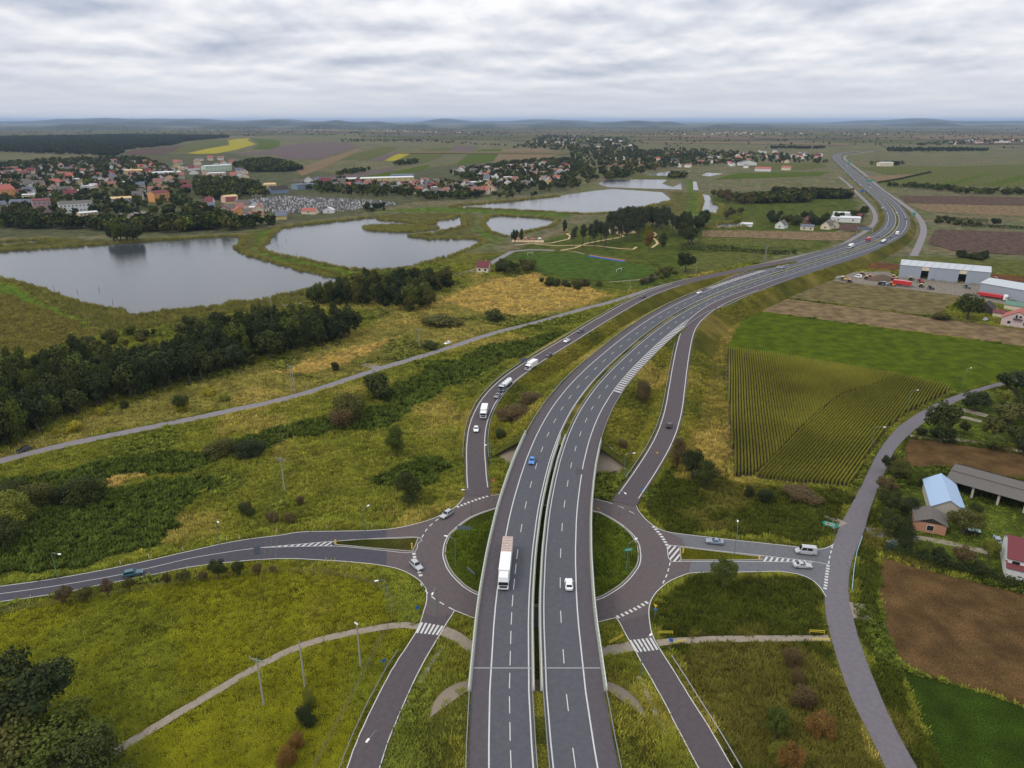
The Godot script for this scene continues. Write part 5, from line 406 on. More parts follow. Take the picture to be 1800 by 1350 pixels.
const HAMLETS = [[-141.1,-1669,154.2,-2015.4,104.7,-1355.5,0,-1186.7,-76.1,-1408.7],[192.9,-2102.2,739.8,-2776.5,1064,-2537.9,817.5,-2015.4,461.7,-1669],[0,-3416.6,393.6,-5204.1,643.9,-3859.7,447.6,-2942.2],[1800.8,-3339.8,2536.4,-4184.6,2853.4,-4184.6,2477.6,-3669.5],[-2886.7,-8905.1,-1087,-7201.6,0,-6043.1,-1201.4,-7963.7],[1014.5,-5592.5,2194.9,-5809.2,2897.2,-5809.2,2173.9,-7201.6]]
const TOWNS = [
	[170,"in the west town",[-1141.4,-1578.2,-1099.1,-1837.8,-1016.3,-2043.6,-769.5,-1669,-546.7,-1238.3,-449.3,-1038.9,-534.3,-1038.9,-596.3,-1095.2,-656.9,-1054.4,-696.2,-1038.9,-901.6,-1238.3]],
	[40,"on the town's north edge",[-901.1,-1961.3,-878,-2300,-577.1,-1669,-483.3,-1330.4,-556.1,-1260.1]],
	[12,"between lake and graveyard",[-407.7,-994.8,-367.7,-981,-247.9,-829.3,-293.3,-809.9,-358.8,-870.9]],
	[60,"beyond the graveyard",[-397.9,-1355.5,-205.7,-1330.4,-20,-1294.3,-34.6,-1112.4,-119.3,-1095.2,-182.6,-1176.9,-287.8,-1238.3]],
	[30,"in the wooded village by the lake",[-141.1,-1669,154.2,-2015.4,104.7,-1355.5,0,-1186.7,-76.1,-1408.7]],
	[20,"in the far village",[192.9,-2102.2,739.8,-2776.5,1064,-2537.9,817.5,-2015.4,461.7,-1669]]]
const MASSES = [
	[9000,14,19,"forest",0,[-2160.5,-2676,-1802.2,-2628.3,-1401,-2413.2,-1191.6,-2264.5,-1460.1,-2829.7,-1509.2,-3339.8,-1718.1,-3962.3,-1800.8,-4788,-1953.8,-5115.3,-2877.8,-5391.4,-3210.1,-4712.6,-3780.7,-4712.6]],
	[900,10,16,"knoll_wood",0,[-671.1,-1792.6,-700.1,-1988,-672.3,-2043.6,-556.4,-1861.3,-473.4,-1688.5,-501.7,-1631.5,-558.3,-1613.3,-615.6,-1669]],
	[2000,7,14,"town_trees",0,[-642.9,-834.3,-1300.3,-1885.3,-1290.3,-2164.3,-1107.3,-2230.1,-769.5,-1669,-449.3,-1038.9,-405.2,-860.2,-540.3,-860.2]],
	[330,9,15,"town_park",0,[-581.2,-1355.5,-533.4,-1381.6,-434.1,-1260.1,-366.3,-1095.2,-377.7,-1054.4,-421,-1038.9,-472.8,-1095.2]],
	[170,7,13,"slope_trees",0,[-378.4,-800.5,-411.4,-947.8,-361.9,-887.6,-297.8,-786.8,-310.8,-756.5,-356.3,-764.9]],
	[700,6,12,"town_trees",0,[-364.5,-1238.3,-320,-1381.6,-191.8,-1238.3,-113.1,-1330.4,-27.6,-1186.7,-49.3,-1054.4,-129.5,-1038.9,-221.5,-1095.2,-300.8,-1139.2]],
	[1000,7,13,"village_trees",0,[-133.6,-1578.2,-29.6,-1935.3,165.4,-2164.3,179.5,-1669,140.2,-1294.3,52.3,-1121.2,0,-1038.9,-42.6,-1095.2,-70.1,-1294.3]],
	[500,8,15,"valley_trees",0,[223.8,-2942.2,470,-2942.2,499.4,-2336.5,654.9,-2453.4,253.6,-1496.4,170.7,-1381.6,140.2,-1294.3,141.1,-1669]],
	[700,8,14,"far_village_trees",0,[299.4,-2453.4,671.4,-2942.2,773.8,-2537.9,963.1,-2336.5,822.7,-1935.3,645.8,-1961.3,479.1,-1837.8,354.8,-2015.4]],
	[800,8,15,"far_village_trees",0,[0,-2942.2,253.6,-5592.5,671.4,-4433,492.4,-2942.2,207.5,-2725.3]],
	[120,6,11,"hedgerow",0,[626.8,-1249.1,671.4,-1238.3,691.8,-1112.4,830.1,-1112.4,862.8,-1157.8,724.7,-1167.3,694.8,-1282.7]],
	[260,9,14,"far_wood",0,[1337.1,-2676,1508.3,-2676,1732.8,-2725.3,1809,-2829.7,1624.3,-2884.9,1439.9,-2884.9]],
	[120,8,12,"far_wood",0,[1018.3,-2942.2,1230.9,-2942.2,1281.1,-3063.9,1059.9,-3063.9]],
	[250,8,12,"far_village_trees",0,[1841.8,-3416.6,2576.2,-4305.3,2902.3,-4305.3,2604.7,-3859.7,2174.1,-3581.1,1748.5,-3196]],
	[30,8,12,"field_trees",0,[884.9,-1837.8,972.3,-1837.8,1009.7,-1910,919,-1910]],
	[170,7,12,"field_trees",0,[-878,-3859.7,-439,-3859.7,-24.3,-3196,-25.4,-3339.8,-475.6,-4184.6,-978.3,-4305.3]],
	[200,8,13,"field_trees",0,[-3271.6,-10097.6,-1648.5,-8408.3,-496.2,-6572,0,-6043.1,0,-6872.5,-1268.1,-8408.3,-3774.8,-11656.8]],
	[60,8,12,"field_trees",0,[-295.9,-1837.8,-238.4,-1885.3,-258,-2043.6,-304.4,-1988]],
	[60,6,11,"field_trees",0,[-357.4,-1496.4,-313.6,-1631.5,-328,-1708.3,-376.4,-1578.2]],
	[90,7,13,"field_trees",0,[944.6,-5204.1,1847.8,-7201.6,1967.8,-5204.1,2789.9,-5592.5,3013.1,-6043.1,2377.8,-6296.5,2282.5,-8905.1]],
	[110,7,13,"pond_trees",0,[170.7,-1381.6,231.7,-1466,252.3,-1561.1,210.3,-1561.1]],
	[60,7,12,"pond_trees",0,[304.7,-1436.8,342.4,-1451.3,360.1,-1528.1,329.5,-1528.1]],
	[130,6,12,"hamlet_trees",0,[250.9,-1631.5,505.7,-1885.3,691.3,-2102.2,732.5,-2230.1,444.7,-1935.3]],
	[200,9,17,"lakeside_trees",0,[-529.5,-744.2,-478.1,-756.5,-429.5,-744.2,-357.8,-716.9,-336.1,-732.3,-314.8,-744.2,-292.7,-740.2,-252.4,-764.9,-260.7,-791.3,-305.2,-773.5,-350.3,-764.9,-427.3,-773.5,-499,-791.3,-567.6,-800.5]],
	[160,9,14,"row_trees",0,[319.8,-1038.9,353.1,-1054.4,427,-1054.4,413.3,-1009.1,337.8,-994.8,310.6,-994.8]],
	[190,10,15,"row_trees",0,[400.8,-1121.2,503.1,-1086.8,489.4,-1054.4,435.2,-1054.4,386.1,-1078.5]],
	[420,3,6,"wood_understorey",0,[-236.2,-288,-213.4,-302.8,-195.9,-308.3,-178.5,-295.2,-163.8,-306.7,-156,-325,-148.6,-356.3,-131.7,-378.1,-105.2,-372.4,-80,-366.9,-88,-351.2,-110.8,-329.4,-123.6,-310.7,-141.4,-290.9,-153.3,-274.5,-167,-265,-172.6,-247.7,-173.6,-232.3,-186,-218.5]],
	[150,3,6,"wood_understorey",0,[-130.8,-431.1,-110.1,-449.3,-96.4,-474.1,-70.6,-482.9,-44.1,-493.9,-40.6,-475.8,-58.7,-449.3,-45.9,-412.9,-60.3,-406.2,-72.9,-422.5,-91,-426.8,-118.7,-425.3]],
	[4200,7,13,"plain_trees",0,[-5478.4,-6043.1,-4028,-8905.1,0,-6043.1,2282.7,-6043.1,5478.4,-6043.1,2685.6,-2942.2,1566.6,-2942.2,447.6,-2942.2,-326.1,-4305.3,-1771.1,-5204.1,-4280.1,-4712.6]],
	[2600,10,16,"plain_trees",0,[-9130,-10097.6,0,-10097.6,9130,-10097.6,5478.4,-6043.1,0,-6043.1,-5478.4,-6043.1]]]
const GRAVEYARD = [
	[-362.8,-967.4,-377.7,-1054.4,-340.7,-1095.2,-283.3,-1070.4,-210.5,-1038.9,-165.3,-1009.1,-153.2,-981,-191.5,-941.4,-212.7,-904.9,-262.9,-882,-304.9,-904.9]]
const YARDS = [
	[-453.3,-829.3,-484.1,-899,-460.1,-910.8,-412.4,-839.4],
	[-384.4,-748.3,-404.5,-786.8,-384.8,-791.3,-372,-764.9,-375.8,-740.2],
	[223.3,-511.3,256.5,-529.9,283.2,-532,281.2,-511.3,329.5,-482.9,305.9,-457.3,328.1,-415.6,321.3,-406.2,292.7,-447.7,266.6,-470.6,228.3,-497.7],
	[-534.1,-773.5,-559.8,-814.7,-556.4,-824.4,-515.8,-773.5],
	[329.1,-732.3,370.2,-782.3,381.3,-782.3,360.8,-748.3]]
const HEDGES = [
	[2.8,2.8,[98.7,-161.7,103.8,-157.8,110.2,-153.5,116.7,-149.9,123.1,-144.6,128.9,-141.1],"long clipped dark hedge between farm garden and brown field"],
	[7.0,5.0,[147,-624.4,158.4,-630.2,171.2,-621.5,193.5,-621.5],"thick dark hedge east of the park"],
	[4.0,3.5,[192.6,-621.5,213.7,-607.4,241.8,-604.7],"low hedge line running towards the highway"],
	[6.0,6.0,[479.3,-800.5,501.7,-795.9,520.8,-791.3],"straight olive hedge beyond the ploughed field"],
	[5.0,3.0,[482.2,-773.5,507.3,-764.9,561.8,-748.3],"long low hedge above the ploughed field"],
	[5.0,4.0,[709.8,-1238.3,675.3,-1227.6,643.9,-1260.1],"dark hedgerow west part along the green strip fields"],
	[4.0,3.0,[662.2,-1330.4,739.2,-1408.7,908.2,-1604.4],"dark curving ditch hedge in the pasture"]]
const POLES = [
	["cross",-48.4,-108.1,11.1,"power pole with a crossarm beside the footpath"],
	["plain",-41.7,-112.9,11.3,"bare concrete pole, middle one below the footpath"],
	["head",-31.6,-118.5,10.9,"concrete pole with a tilted lamp head near the south west road"],
	["cross",-70.1,-193.9,10.9,"power pole with a crossarm in the rough meadow"],
	["twin",-91.3,-277.1,12.1,"twin legged power pole above the service road"],
	["cross",-47.0,-344.3,8.4,"power pole with a crossarm beside the low dark bush"],
	["plain",78.5,-465.5,6.9,"slim pole beside the service road below the pitch"],
	["twin",205.6,-576.0,11.5,"power pole on the verge before the highway"],
	["mast",313.6,-561.4,11.7,"lattice mast behind the long metal hall"],
	["plain",-146.8,-422.5,7.8,"pole on the lake shore by the wood end"],
	["plain",129.9,-497.7,10.5,"pole near the tall dark tree"]]
const LAMPS = [
	[-14.4,0.0,-154.0,8.5,-2.81,2.1,"lamp post on the left half of the roundabout island"],
	[-40.3,0.0,-168.3,8.5,-0.92,1.6,"lamp post north of the west splitter island"],
	[-78.5,0.0,-163.8,8.5,0.95,2.6,"lamp post beside the west road, second from the left edge"],
	[-112.2,0.0,-147.8,8.5,0.36,2.6,"lamp post beside the west road near the left edge"],
	[28.9,0.0,-151.6,8.5,-0.71,2.6,"lamp post on the right half of the roundabout island"],
	[58.3,0.0,-159.1,8.5,-1.29,2.6,"lamp post on the east splitter island"],
	[191.9,0.0,-283.2,8.5,-0.49,2.6,"lamp post beside the green field"],
	[155.2,0.0,-257.9,8.5,-0.12,2.3,"lamp post beside the corn field, second from the junction"],
	[124.6,0.0,-223.4,8.5,0.28,2.6,"lamp post beside the corn field nearest the junction"],
	[-23.3,0.0,-94.4,8.5,1.97,2.6,"lamp post leaning over the south west road"],
	[-28.9,0.0,-136.9,8.5,2.79,1.8,"lamp post behind the wire fence bend"],
	[-17.2,0.0,-134.3,8.5,1.72,2.6,"lamp post over the south west roundabout exit"],
	[26.4,0.0,-115.9,8.5,-0.85,2.6,"lamp post over the right zebra crossing"],
	[35.7,0.0,-202.0,8.5,-0.12,2.5,"lamp post beside the right stone cone"],
	[30.9,0.0,-179.4,8.5,1.22,2.6,"lamp post over the right ramp foot"],
	[-7.1,0.0,-210.8,8.5,2.08,2.6,"lamp post beside the left ramp foot"],
	[-11.7,0.0,-179.4,8.5,2.84,2.0,"lamp post at the left ramp junction"]]
const SIGNS = [
	["arrow_green_left",87.4,0.0,-169.7,-0.51,4.2,1.3,2.6,"green direction sign with a pointed end at the local road"],
	["arrow_green_right",30.2,0.0,-157.5,0.20,2.6,0.8,2.6,"green arrow sign on the right half of the roundabout island"],
	["arrow_back_left",-12.9,0.0,-167.5,3.01,4.0,1.1,2.8,"grey backed direction sign on the left half of the roundabout island"],
	["panel_back",-10.3,0.0,-150.1,2.23,3.4,0.6,1.4,"low dark chevron board seen edge on, on the left half of the island"],
	["disc_blue",39.3,0.0,-190.0,-0.47,0.9,0.9,2.4,"round blue sign at the foot of the right ramp"],
	["disc_blue",32.8,0.0,-134.3,-0.64,0.9,0.9,2.0,"round blue roundabout sign below a yellow triangle"],
	["triangle",32.7,0.0,-134.1,-0.62,1.0,0.9,3.0,"yellow give way triangle above the round blue sign"],
	["disc_back",23.3,0.0,-134.5,2.71,0.8,0.8,2.4,"round sign seen from behind at the right yield line"],
	["square_blue",34.1,0.0,-123.6,-0.63,0.9,0.9,2.4,"square blue crossing sign beside the right zebra"],
	["square_blue",-21.7,0.0,-134.7,0.65,0.8,0.8,2.2,"small blue sign left of the south west exit"],
	["square_blue",-26.5,0.0,-117.9,0.53,0.8,0.8,2.0,"small blue sign beside the south west road"],
	["panel_back",5.2,0.0,-306.7,0.24,3.2,2.0,4.2,"grey backed road sign panel beside the left ramp"],
	["disc_red",-5.7,0.0,-196.4,-0.06,0.9,0.9,2.0,"red no entry disc beside the left ramp foot"],
	["triangle",24.7,0.0,-177.8,2.50,1.0,0.9,2.6,"yellow diamond sign beside the bridge on the right island"],
	["panel_back",-65.0,0.0,-155.0,-2.51,1.6,2.4,3.6,"blue grey sign panel beside the west road trees"],
	["post_yellow",-47.4,0.0,-164.1,-1.39,0.5,1.3,1.3,"yellow bollard at the west tip of the west splitter island"],
	["post_yellow",-26.6,0.0,-162.0,1.34,0.5,1.6,1.6,"yellow bollard at the roundabout end of the west splitter island"],
	["post_yellow",45.1,0.0,-160.1,-1.57,0.5,1.2,1.2,"yellow bollard at the roundabout end of the east splitter island"],
	["post_yellow",64.3,0.0,-157.3,1.43,0.5,1.0,1.0,"yellow bollard at the east tip of the east splitter island"],
	["post_yellow",-97.5,0.0,-160.1,0.45,0.4,1.2,1.2,"yellow marker in the verge of the west road"],
	["triangle_post",49.0,0.0,-216.3,-0.43,0.8,0.8,1.6,"yellow marker beside the right ramp"],
	["disc_blue",72.3,0.0,-271.9,-0.38,0.8,0.8,2.2,"blue and yellow marker halfway up the right ramp"]]
const BARRIERS = [
	[32.4,-128.3,35.6,-128.3,1.00,"yellow","yellow tube barrier beside the right zebra crossing, north side"],
	[34.6,-125.0,37.9,-125.7,0.90,"yellow","yellow tube barrier beside the right zebra crossing, south side"],
	[21.1,-125.0,24.4,-127.2,1.00,"yellow","yellow tube barrier on the grass right of the bridge"],
	[66.1,-128.7,69.3,-128.5,1.00,"yellow","yellow tube barrier at the local road end of the footpath, north side"],
	[65.6,-126.1,69.5,-126.1,0.90,"yellow","yellow tube barrier at the local road end of the footpath, south side"],
	[95.2,-166.6,90.4,-159.3,1.10,"teal","upper length of the pale blue railing along the local road"],
	[90.3,-159.1,86.4,-152.0,1.10,"teal","middle length of the pale blue railing along the local road"],
	[86.3,-151.8,82.1,-143.5,1.10,"teal","lower length of the pale blue railing along the local road"]]
const FENCES = [
	[[-125.8,-134.9,-118.5,-135.7,-107.3,-139,-95.8,-142.6,-83.8,-146.4,-71.2,-149.9,-57.5,-151.8,-45.7,-150.6,-36.6,-147.8,-30.3,-143.7,-28.2,-139.4,-27.4,-132.3],"wire mesh fence along the west road and round the mown meadow"],
	[[-27.8,-130.4,-29.9,-119.7,-31.8,-108.8,-33.8,-98.6,-34.8,-92.6],"wire mesh fence between mown meadow and south west road"],
	[[110.3,-351.2,104.4,-332.1,83.4,-253.3,74,-218.5],"wire fence along the west edge of the corn field"],
	[[251.7,-393.5,260.7,-383.9,275.4,-368,284.6,-359.4],"low garden fence on a concrete base before the pink house"]]
const WIRES = [[-48.4,-108.1,-70.1,-193.9],[-70.1,-193.9,-91.3,-277.1],[-43.4,-86,-48.4,-108.1],[-47,-344.3,-91.3,-277.1]]
const PATHS = [
	[2.2,"sand",[2.6,-651.5,15.8,-661.1,37,-664.3,54.6,-687.9,57.6,-705.8,54.8,-720.7,63.7,-732.3]],
	[2.4,"sand",[20.9,-657.9,41.3,-648.4,62.3,-651.5,77.5,-648.4,96,-633.2,107.1,-630.2,112.1,-642.2]],
	[2.4,"sand",[42.4,-624.4,55.8,-636.2,68.4,-661.1,83.5,-677.6,102,-695,109.7,-705.8,105.5,-724.5]],
	[2.2,"sand",[125.4,-639.2,134.7,-661.1,136.9,-681,135.8,-698.5,144.8,-716.9,143.7,-732.3]],
	[5.5,"service",[-34.2,-529.9,-22,-547.5,-9.4,-588.7,0,-618.6,15,-627.3,37.4,-624.4]],
	[1.6,"path",[42.4,-624.4,54.4,-618.6,66.9,-596.6,88.3,-563.8,105,-543,109.4,-529.9,104.1,-515.3,89.4,-501.5,68.1,-493.9]],
	[5.0,"service",[-42.1,-521.5,-29.9,-529.9,-21.1,-521.5]],
	[4.0,"service",[-152.1,-415.6,-146.6,-425.3,-137.4,-429.7,-128.4,-435.5]],
	[4.5,"local",[98.5,-170.6,100.8,-170,102.4,-169.4]],
	[6.0,"path",[79.1,-136.9,81.2,-136.3,83.3,-135.7]],
	[6.0,"path",[89,-176.3,91.2,-175.4,92.4,-173.3]],
	[4.0,"path",[175.2,-260.2,178.7,-257.9,183.3,-252.7]],
	[3.0,"path",[170.9,-252.2,174.3,-250.5,177.7,-247.2]],
	[2.5,"path",[144,-234.3,150.6,-231.3,160.2,-230.4,168.5,-227.5,175.9,-220.7]],
	[2.5,"path",[101.6,-164.7,111.8,-167.2,119.3,-164.1,126,-160.1]],
	[5.0,"service",[-69.2,-314.8,-63.1,-310.7,-59.6,-308.3]]]
const DRAINS = [[-15,-124,-16.6,-120.5,-18.7,-114,-20.4,-108.1,-21.4,-102.5,-22.2,-96.2,-22.7,-90.3],[26.1,-115.3,27,-110.2,27.9,-104.5,28.8,-101.2]]
const STAKES = [[-309.4,-472.3],[-287.8,-462.2],[-277.2,-468.9],[-249.6,-434.0],[-211.3,-645.3],[-209.2,-648.4],[-213.8,-677.6],[-183.3,-604.7]]
const GOALS = [[15.3,-599.3],[80.4,-529.9]]
const STAND = [[63.3,-593.9],[89.5,-568.6]]
const MOUND = [110.1,-732.3]
const PLAYGROUND = [15.0,-674.3]
const HEAP = [264.0,-501.5]
const SLABS = [230.8,-509.3]
const GANTRIES = [
	[336.9,-702.1,348.5,-695.0,"grey","grey backed gantry sign over the highway at the bend"],
	[536.5,-1130.1,543.5,-1130.1,"blue","blue gantry sign beside the far highway"],
	[610.1,-1271.3,637.8,-1294.3,"green","dark overhead sign gantry far along the highway"],
	[465.9,-844.5,469.8,-844.5,"green","green road sign beside the frontage track"],
	[825.8,-1837.8,839.9,-1837.8,"green","green road sign at the far end of the highway"]]
const MARKERS = [[-114.6,-140.9],[-91.0,-149.2],[-82.4,-152.8],[-100.7,-155.2],[-94.7,-158.0],[-87.2,-161.2],[-77.4,-166.1],[-74.3,-166.9],[-65.2,-170.6],[-51.7,-172.1],[-39.2,-172.7]]
const PATCHES = [[-3.1,-151.9],[20.4,-192.8]]


# ------------------------------------------------------------------ helpers
var M := {}
var used := {}
var rng := RandomNumberGenerator.new()
var warp := FastNoiseLite.new()
var fine := FastNoiseLite.new()
var wide := FastNoiseLite.new()
var zones := []
var keep_out := []

class B:
	var v := PackedVector3Array()
	var c := PackedColorArray()
	var uv := PackedVector2Array()
	var n := PackedVector3Array()
	func tri(a: Vector3, b: Vector3, d: Vector3) -> void:
		v.append(a); v.append(b); v.append(d)
	func quad(a: Vector3, b: Vector3, d: Vector3, e: Vector3) -> void:
		v.append(a); v.append(b); v.append(d); v.append(a); v.append(d); v.append(e)
	func cquad(a: Vector3, b: Vector3, d: Vector3, e: Vector3, k: Color) -> void:
		quad(a, b, d, e)
		for i in 6: c.append(k)
	func ctri(a: Vector3, b: Vector3, d: Vector3, k: Color) -> void:
		tri(a, b, d)
		for i in 3: c.append(k)
	func box(o: Vector3, s: Vector3, t := Basis.IDENTITY) -> void:
		var x := t.x * s.x * 0.5
		var y := t.y * s.y * 0.5
		var z := t.z * s.z * 0.5
		quad(o - x + y - z, o + x + y - z, o + x + y + z, o - x + y + z)
		quad(o - x - y + z, o + x - y + z, o + x - y - z, o - x - y - z)
		quad(o - x + y + z, o + x + y + z, o + x - y + z, o - x - y + z)
		quad(o + x + y - z, o - x + y - z, o - x - y - z, o + x - y - z)
		quad(o + x + y + z, o + x + y - z, o + x - y - z, o + x - y + z)
		quad(o - x + y - z, o - x + y + z, o - x - y + z, o - x - y - z)
	func bar(a: Vector3, b: Vector3, w: float, h: float) -> void:
		var z := (b - a).normalized()
		var x := (Vector3.UP.cross(z) if absf(z.y) < 0.99 else Vector3.RIGHT).normalized()
		box((a + b) * 0.5, Vector3(w, h, a.distance_to(b)), Basis(x, z.cross(x), z))
	func loft(rings: Array, caps := true) -> void:
		for i in rings.size() - 1:
			var p: PackedVector3Array = rings[i]
			var q: PackedVector3Array = rings[i + 1]
			for k in p.size():
				var l := (k + 1) % p.size()
				quad(p[k], p[l], q[l], q[k])
		if caps:
			for r in [rings[0], rings[-1]]:
				for k in range(1, r.size() - 1):
					tri(r[0], r[k], r[k + 1])
	func tube(pts: PackedVector3Array, radii: Array, sides := 6) -> void:
		var rings := []
		for i in pts.size():
			var d := (pts[mini(i + 1, pts.size() - 1)] - pts[maxi(i - 1, 0)]).normalized()
			var x := (d.cross(Vector3.UP) if absf(d.y) < 0.95 else d.cross(Vector3.RIGHT)).normalized()
			var y := x.cross(d)
			var r := PackedVector3Array()
			for k in sides:
				var a := TAU * k / sides
				r.append(pts[i] + (x * cos(a) + y * sin(a)) * radii[mini(i, radii.size() - 1)])
			rings.append(r)
		loft(rings)
	func flat(p: PackedVector2Array, y: float) -> void:
		var t := Geometry2D.triangulate_polygon(p)
		for k in t: v.append(Vector3(p[k].x, y, p[k].y))
	func mesh(tile := 0.0, turn := 0.0) -> ArrayMesh:
		var a := []
		a.resize(Mesh.ARRAY_MAX)
		a[Mesh.ARRAY_VERTEX] = v
		if c.size() == v.size() and c.size(): a[Mesh.ARRAY_COLOR] = c
		if tile > 0.0:
			var e := Vector2(cos(turn), sin(turn)) / tile
			for p in v: uv.append(Vector2(p.x * e.x + p.z * e.y, p.z * e.x - p.x * e.y))
		if uv.size() == v.size() and uv.size(): a[Mesh.ARRAY_TEX_UV] = uv
		if n.size() == v.size() and n.size(): a[Mesh.ARRAY_NORMAL] = n
		var m := ArrayMesh.new()
		if v.size(): m.add_surface_from_arrays(Mesh.PRIMITIVE_TRIANGLES, a)
		return m

func named(k: String) -> String:
	var i: int = used.get(k, 0)
	used[k] = i + 1
	return k if i == 0 else "%s_%03d" % [k, i]

func tag(o: Node, label := "", category := "", group := "", kind := "") -> Node:
	if label: o.set_meta("label", label)
	if category: o.set_meta("category", category)
	if group: o.set_meta("group", group)
	if kind: o.set_meta("kind", kind)
	return o

func obj(called: String, m: Mesh, material: Material, parent: Node = self) -> MeshInstance3D:
	var o := MeshInstance3D.new()
	o.mesh = m
	o.material_override = material
	if parent == self:
		o.name = named(called)
		add_child(o)
	else:
		o.name = called
		parent.add_child(o, true)
	return o

func base(called: String, at: Vector3, turn := 0.0) -> Node3D:
	var o := Node3D.new()
	o.name = named(called)
	add_child(o)
	o.position = at
	o.rotation.y = turn
	return o

func land(called: String, m: Mesh, material: Material, label := "") -> MeshInstance3D:
	var o := obj(called, m, material)
	tag(o, label, "", "", "structure")
	return o

func copy(src: Node3D, called: String) -> Node3D:
	var o: Node3D = src.duplicate()
	o.name = named(called)
	add_child(o)
	return o

func pv(a: Array) -> PackedVector2Array:
	var p := PackedVector2Array()
	for i in a.size() / 2: p.append(Vector2(a[2 * i], a[2 * i + 1]))
	return p

func pv3(a: Array) -> PackedVector3Array:
	var p := PackedVector3Array()
	for i in a.size() / 3: p.append(Vector3(a[3 * i], a[3 * i + 1], a[3 * i + 2]))
	return p

func lin(r: int, g: int, b: int, k := 1.0) -> Color:
	var q := Color8(r, g, b).srgb_to_linear()
	return Color(q.r * k, q.g * k, q.b * k)

func noise_tex(size: int, freq: float, octaves: int, lo: Color, hi: Color, sd: int, kind := FastNoiseLite.TYPE_SIMPLEX_SMOOTH) -> NoiseTexture2D:
	var f := FastNoiseLite.new()
	f.noise_type = kind
	f.frequency = freq
	f.fractal_octaves = octaves
	f.seed = sd
	var g := Gradient.new()
	g.set_color(0, lo)
	g.set_color(1, hi)
	var t := NoiseTexture2D.new()
	t.width = size
	t.height = size
	t.seamless = true
	t.noise = f
	t.color_ramp = g
	return t

func gray(x: float) -> Color: return Color(x, x, x)

func mat(key: String, k: Color, rough := 0.9, metal := 0.0) -> StandardMaterial3D:
	"""k: linear base colour"""
	var m := StandardMaterial3D.new()
	m.resource_name = key
	m.albedo_color = k.linear_to_srgb()
	m.roughness = rough
	m.metallic = metal
	M[key] = m
	return m

func textured(m: StandardMaterial3D, t: Texture2D, scale := 1.0, bump: Texture2D = null, cm := 0.0) -> StandardMaterial3D:
	m.albedo_texture = t
	m.uv1_scale = Vector3.ONE * scale
	if bump:
		m.heightmap_enabled = true
		m.heightmap_texture = bump
		m.heightmap_scale = cm
	return m

func tri_planar(m: StandardMaterial3D, t: Texture2D, scale: float) -> StandardMaterial3D:
	m.albedo_texture = t
	m.uv1_triplanar = true
	m.uv1_scale = Vector3.ONE * scale
	return m

func over(m: StandardMaterial3D, t: Texture2D, tile: float) -> StandardMaterial3D:
	"""a second, coarser pattern, laid out in the world"""
	m.detail_enabled = true
	m.detail_albedo = t
	m.detail_blend_mode = BaseMaterial3D.BLEND_MODE_MUL
	m.detail_uv_layer = BaseMaterial3D.DETAIL_UV_2
	m.uv2_triplanar = true
	m.uv2_world_triplanar = true
	m.uv2_scale = Vector3.ONE / tile
	return m

# ------------------------------------------------------------------ the lie of the land
var TONE := {}
func tones() -> void:
	var k := 2.35
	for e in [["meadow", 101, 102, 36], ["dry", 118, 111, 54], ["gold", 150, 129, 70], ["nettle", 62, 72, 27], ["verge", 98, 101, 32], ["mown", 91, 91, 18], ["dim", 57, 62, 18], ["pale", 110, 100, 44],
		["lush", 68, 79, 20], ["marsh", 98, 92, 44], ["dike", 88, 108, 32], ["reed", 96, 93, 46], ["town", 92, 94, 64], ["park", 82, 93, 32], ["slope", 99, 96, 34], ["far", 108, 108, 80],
		["clover", 90, 107, 12], ["stubble", 134, 114, 84], ["straw", 118, 106, 70], ["rust", 112, 76, 46], ["pasture", 106, 110, 50], ["plough", 98, 79, 68], ["pitch", 82, 106, 36], ["earth", 100, 78, 48],
		["crop", 60, 80, 20], ["rape", 172, 162, 40], ["mauve", 112, 97, 94]]:
		TONE[e[0]] = lin(e[1], e[2], e[3], k)

func zone_at(x: float, z: float) -> String:
	var wx := x + 5.0 * warp.get_noise_2d(x, z) + 2.0 * fine.get_noise_2d(z, x)
	var wz := z + 7.0 * warp.get_noise_2d(z + 900.0, x)
	var p := Vector2(wx, wz)
	for i in range(zones.size() - 1, -1, -1):
		if zones[i][1].has_point(p) and Geometry2D.is_point_in_polygon(p, zones[i][2]): return zones[i][0]
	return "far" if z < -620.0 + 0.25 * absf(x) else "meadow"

func tone_at(x: float, z: float, which := "") -> Color:
	var name_ := which if which else zone_at(x, z)
	var k: Color = TONE[name_]
	var a := wide.get_noise_2d(x, z)
	var b := fine.get_noise_2d(x, z)
	if name_ in ["meadow", "dim", "dry", "slope", "pale"]:
		k = k.lerp(TONE["nettle"], clampf((a - 0.12) * 2.6, 0.0, 0.6))
		k = k.lerp(TONE["gold"], clampf((-a - 0.2) * 2.0, 0.0, 0.14 if name_ == "dim" else 0.45))
	elif name_ in ["mown", "verge", "park", "lush"]:
		k = k.lerp(TONE["nettle"], clampf((a - 0.2) * 2.0, 0.0, 0.35))
		k = k.lerp(TONE["pale"], clampf((-a - 0.2) * 1.6, 0.0, 0.3))
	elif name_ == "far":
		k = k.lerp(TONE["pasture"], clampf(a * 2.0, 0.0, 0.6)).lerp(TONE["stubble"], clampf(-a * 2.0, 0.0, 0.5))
	var f := 1.0 + 0.35 * b
	return Color(k.r * f, k.g * f, k.b * f)

func blocked(p: Vector2) -> bool:
	for e in keep_out:
		if e[0].has_point(p) and Geometry2D.is_point_in_polygon(p, e[1]): return true
	return false

func keep(p: PackedVector2Array, grow := 0.0) -> void:
	if grow > 0.0:
		var g := Geometry2D.offset_polygon(p, grow)
		if g.size(): p = g[0]
	var r := Rect2(p[0], Vector2.ZERO)
	for q in p: r = r.expand(q)
	keep_out.append([r, p])

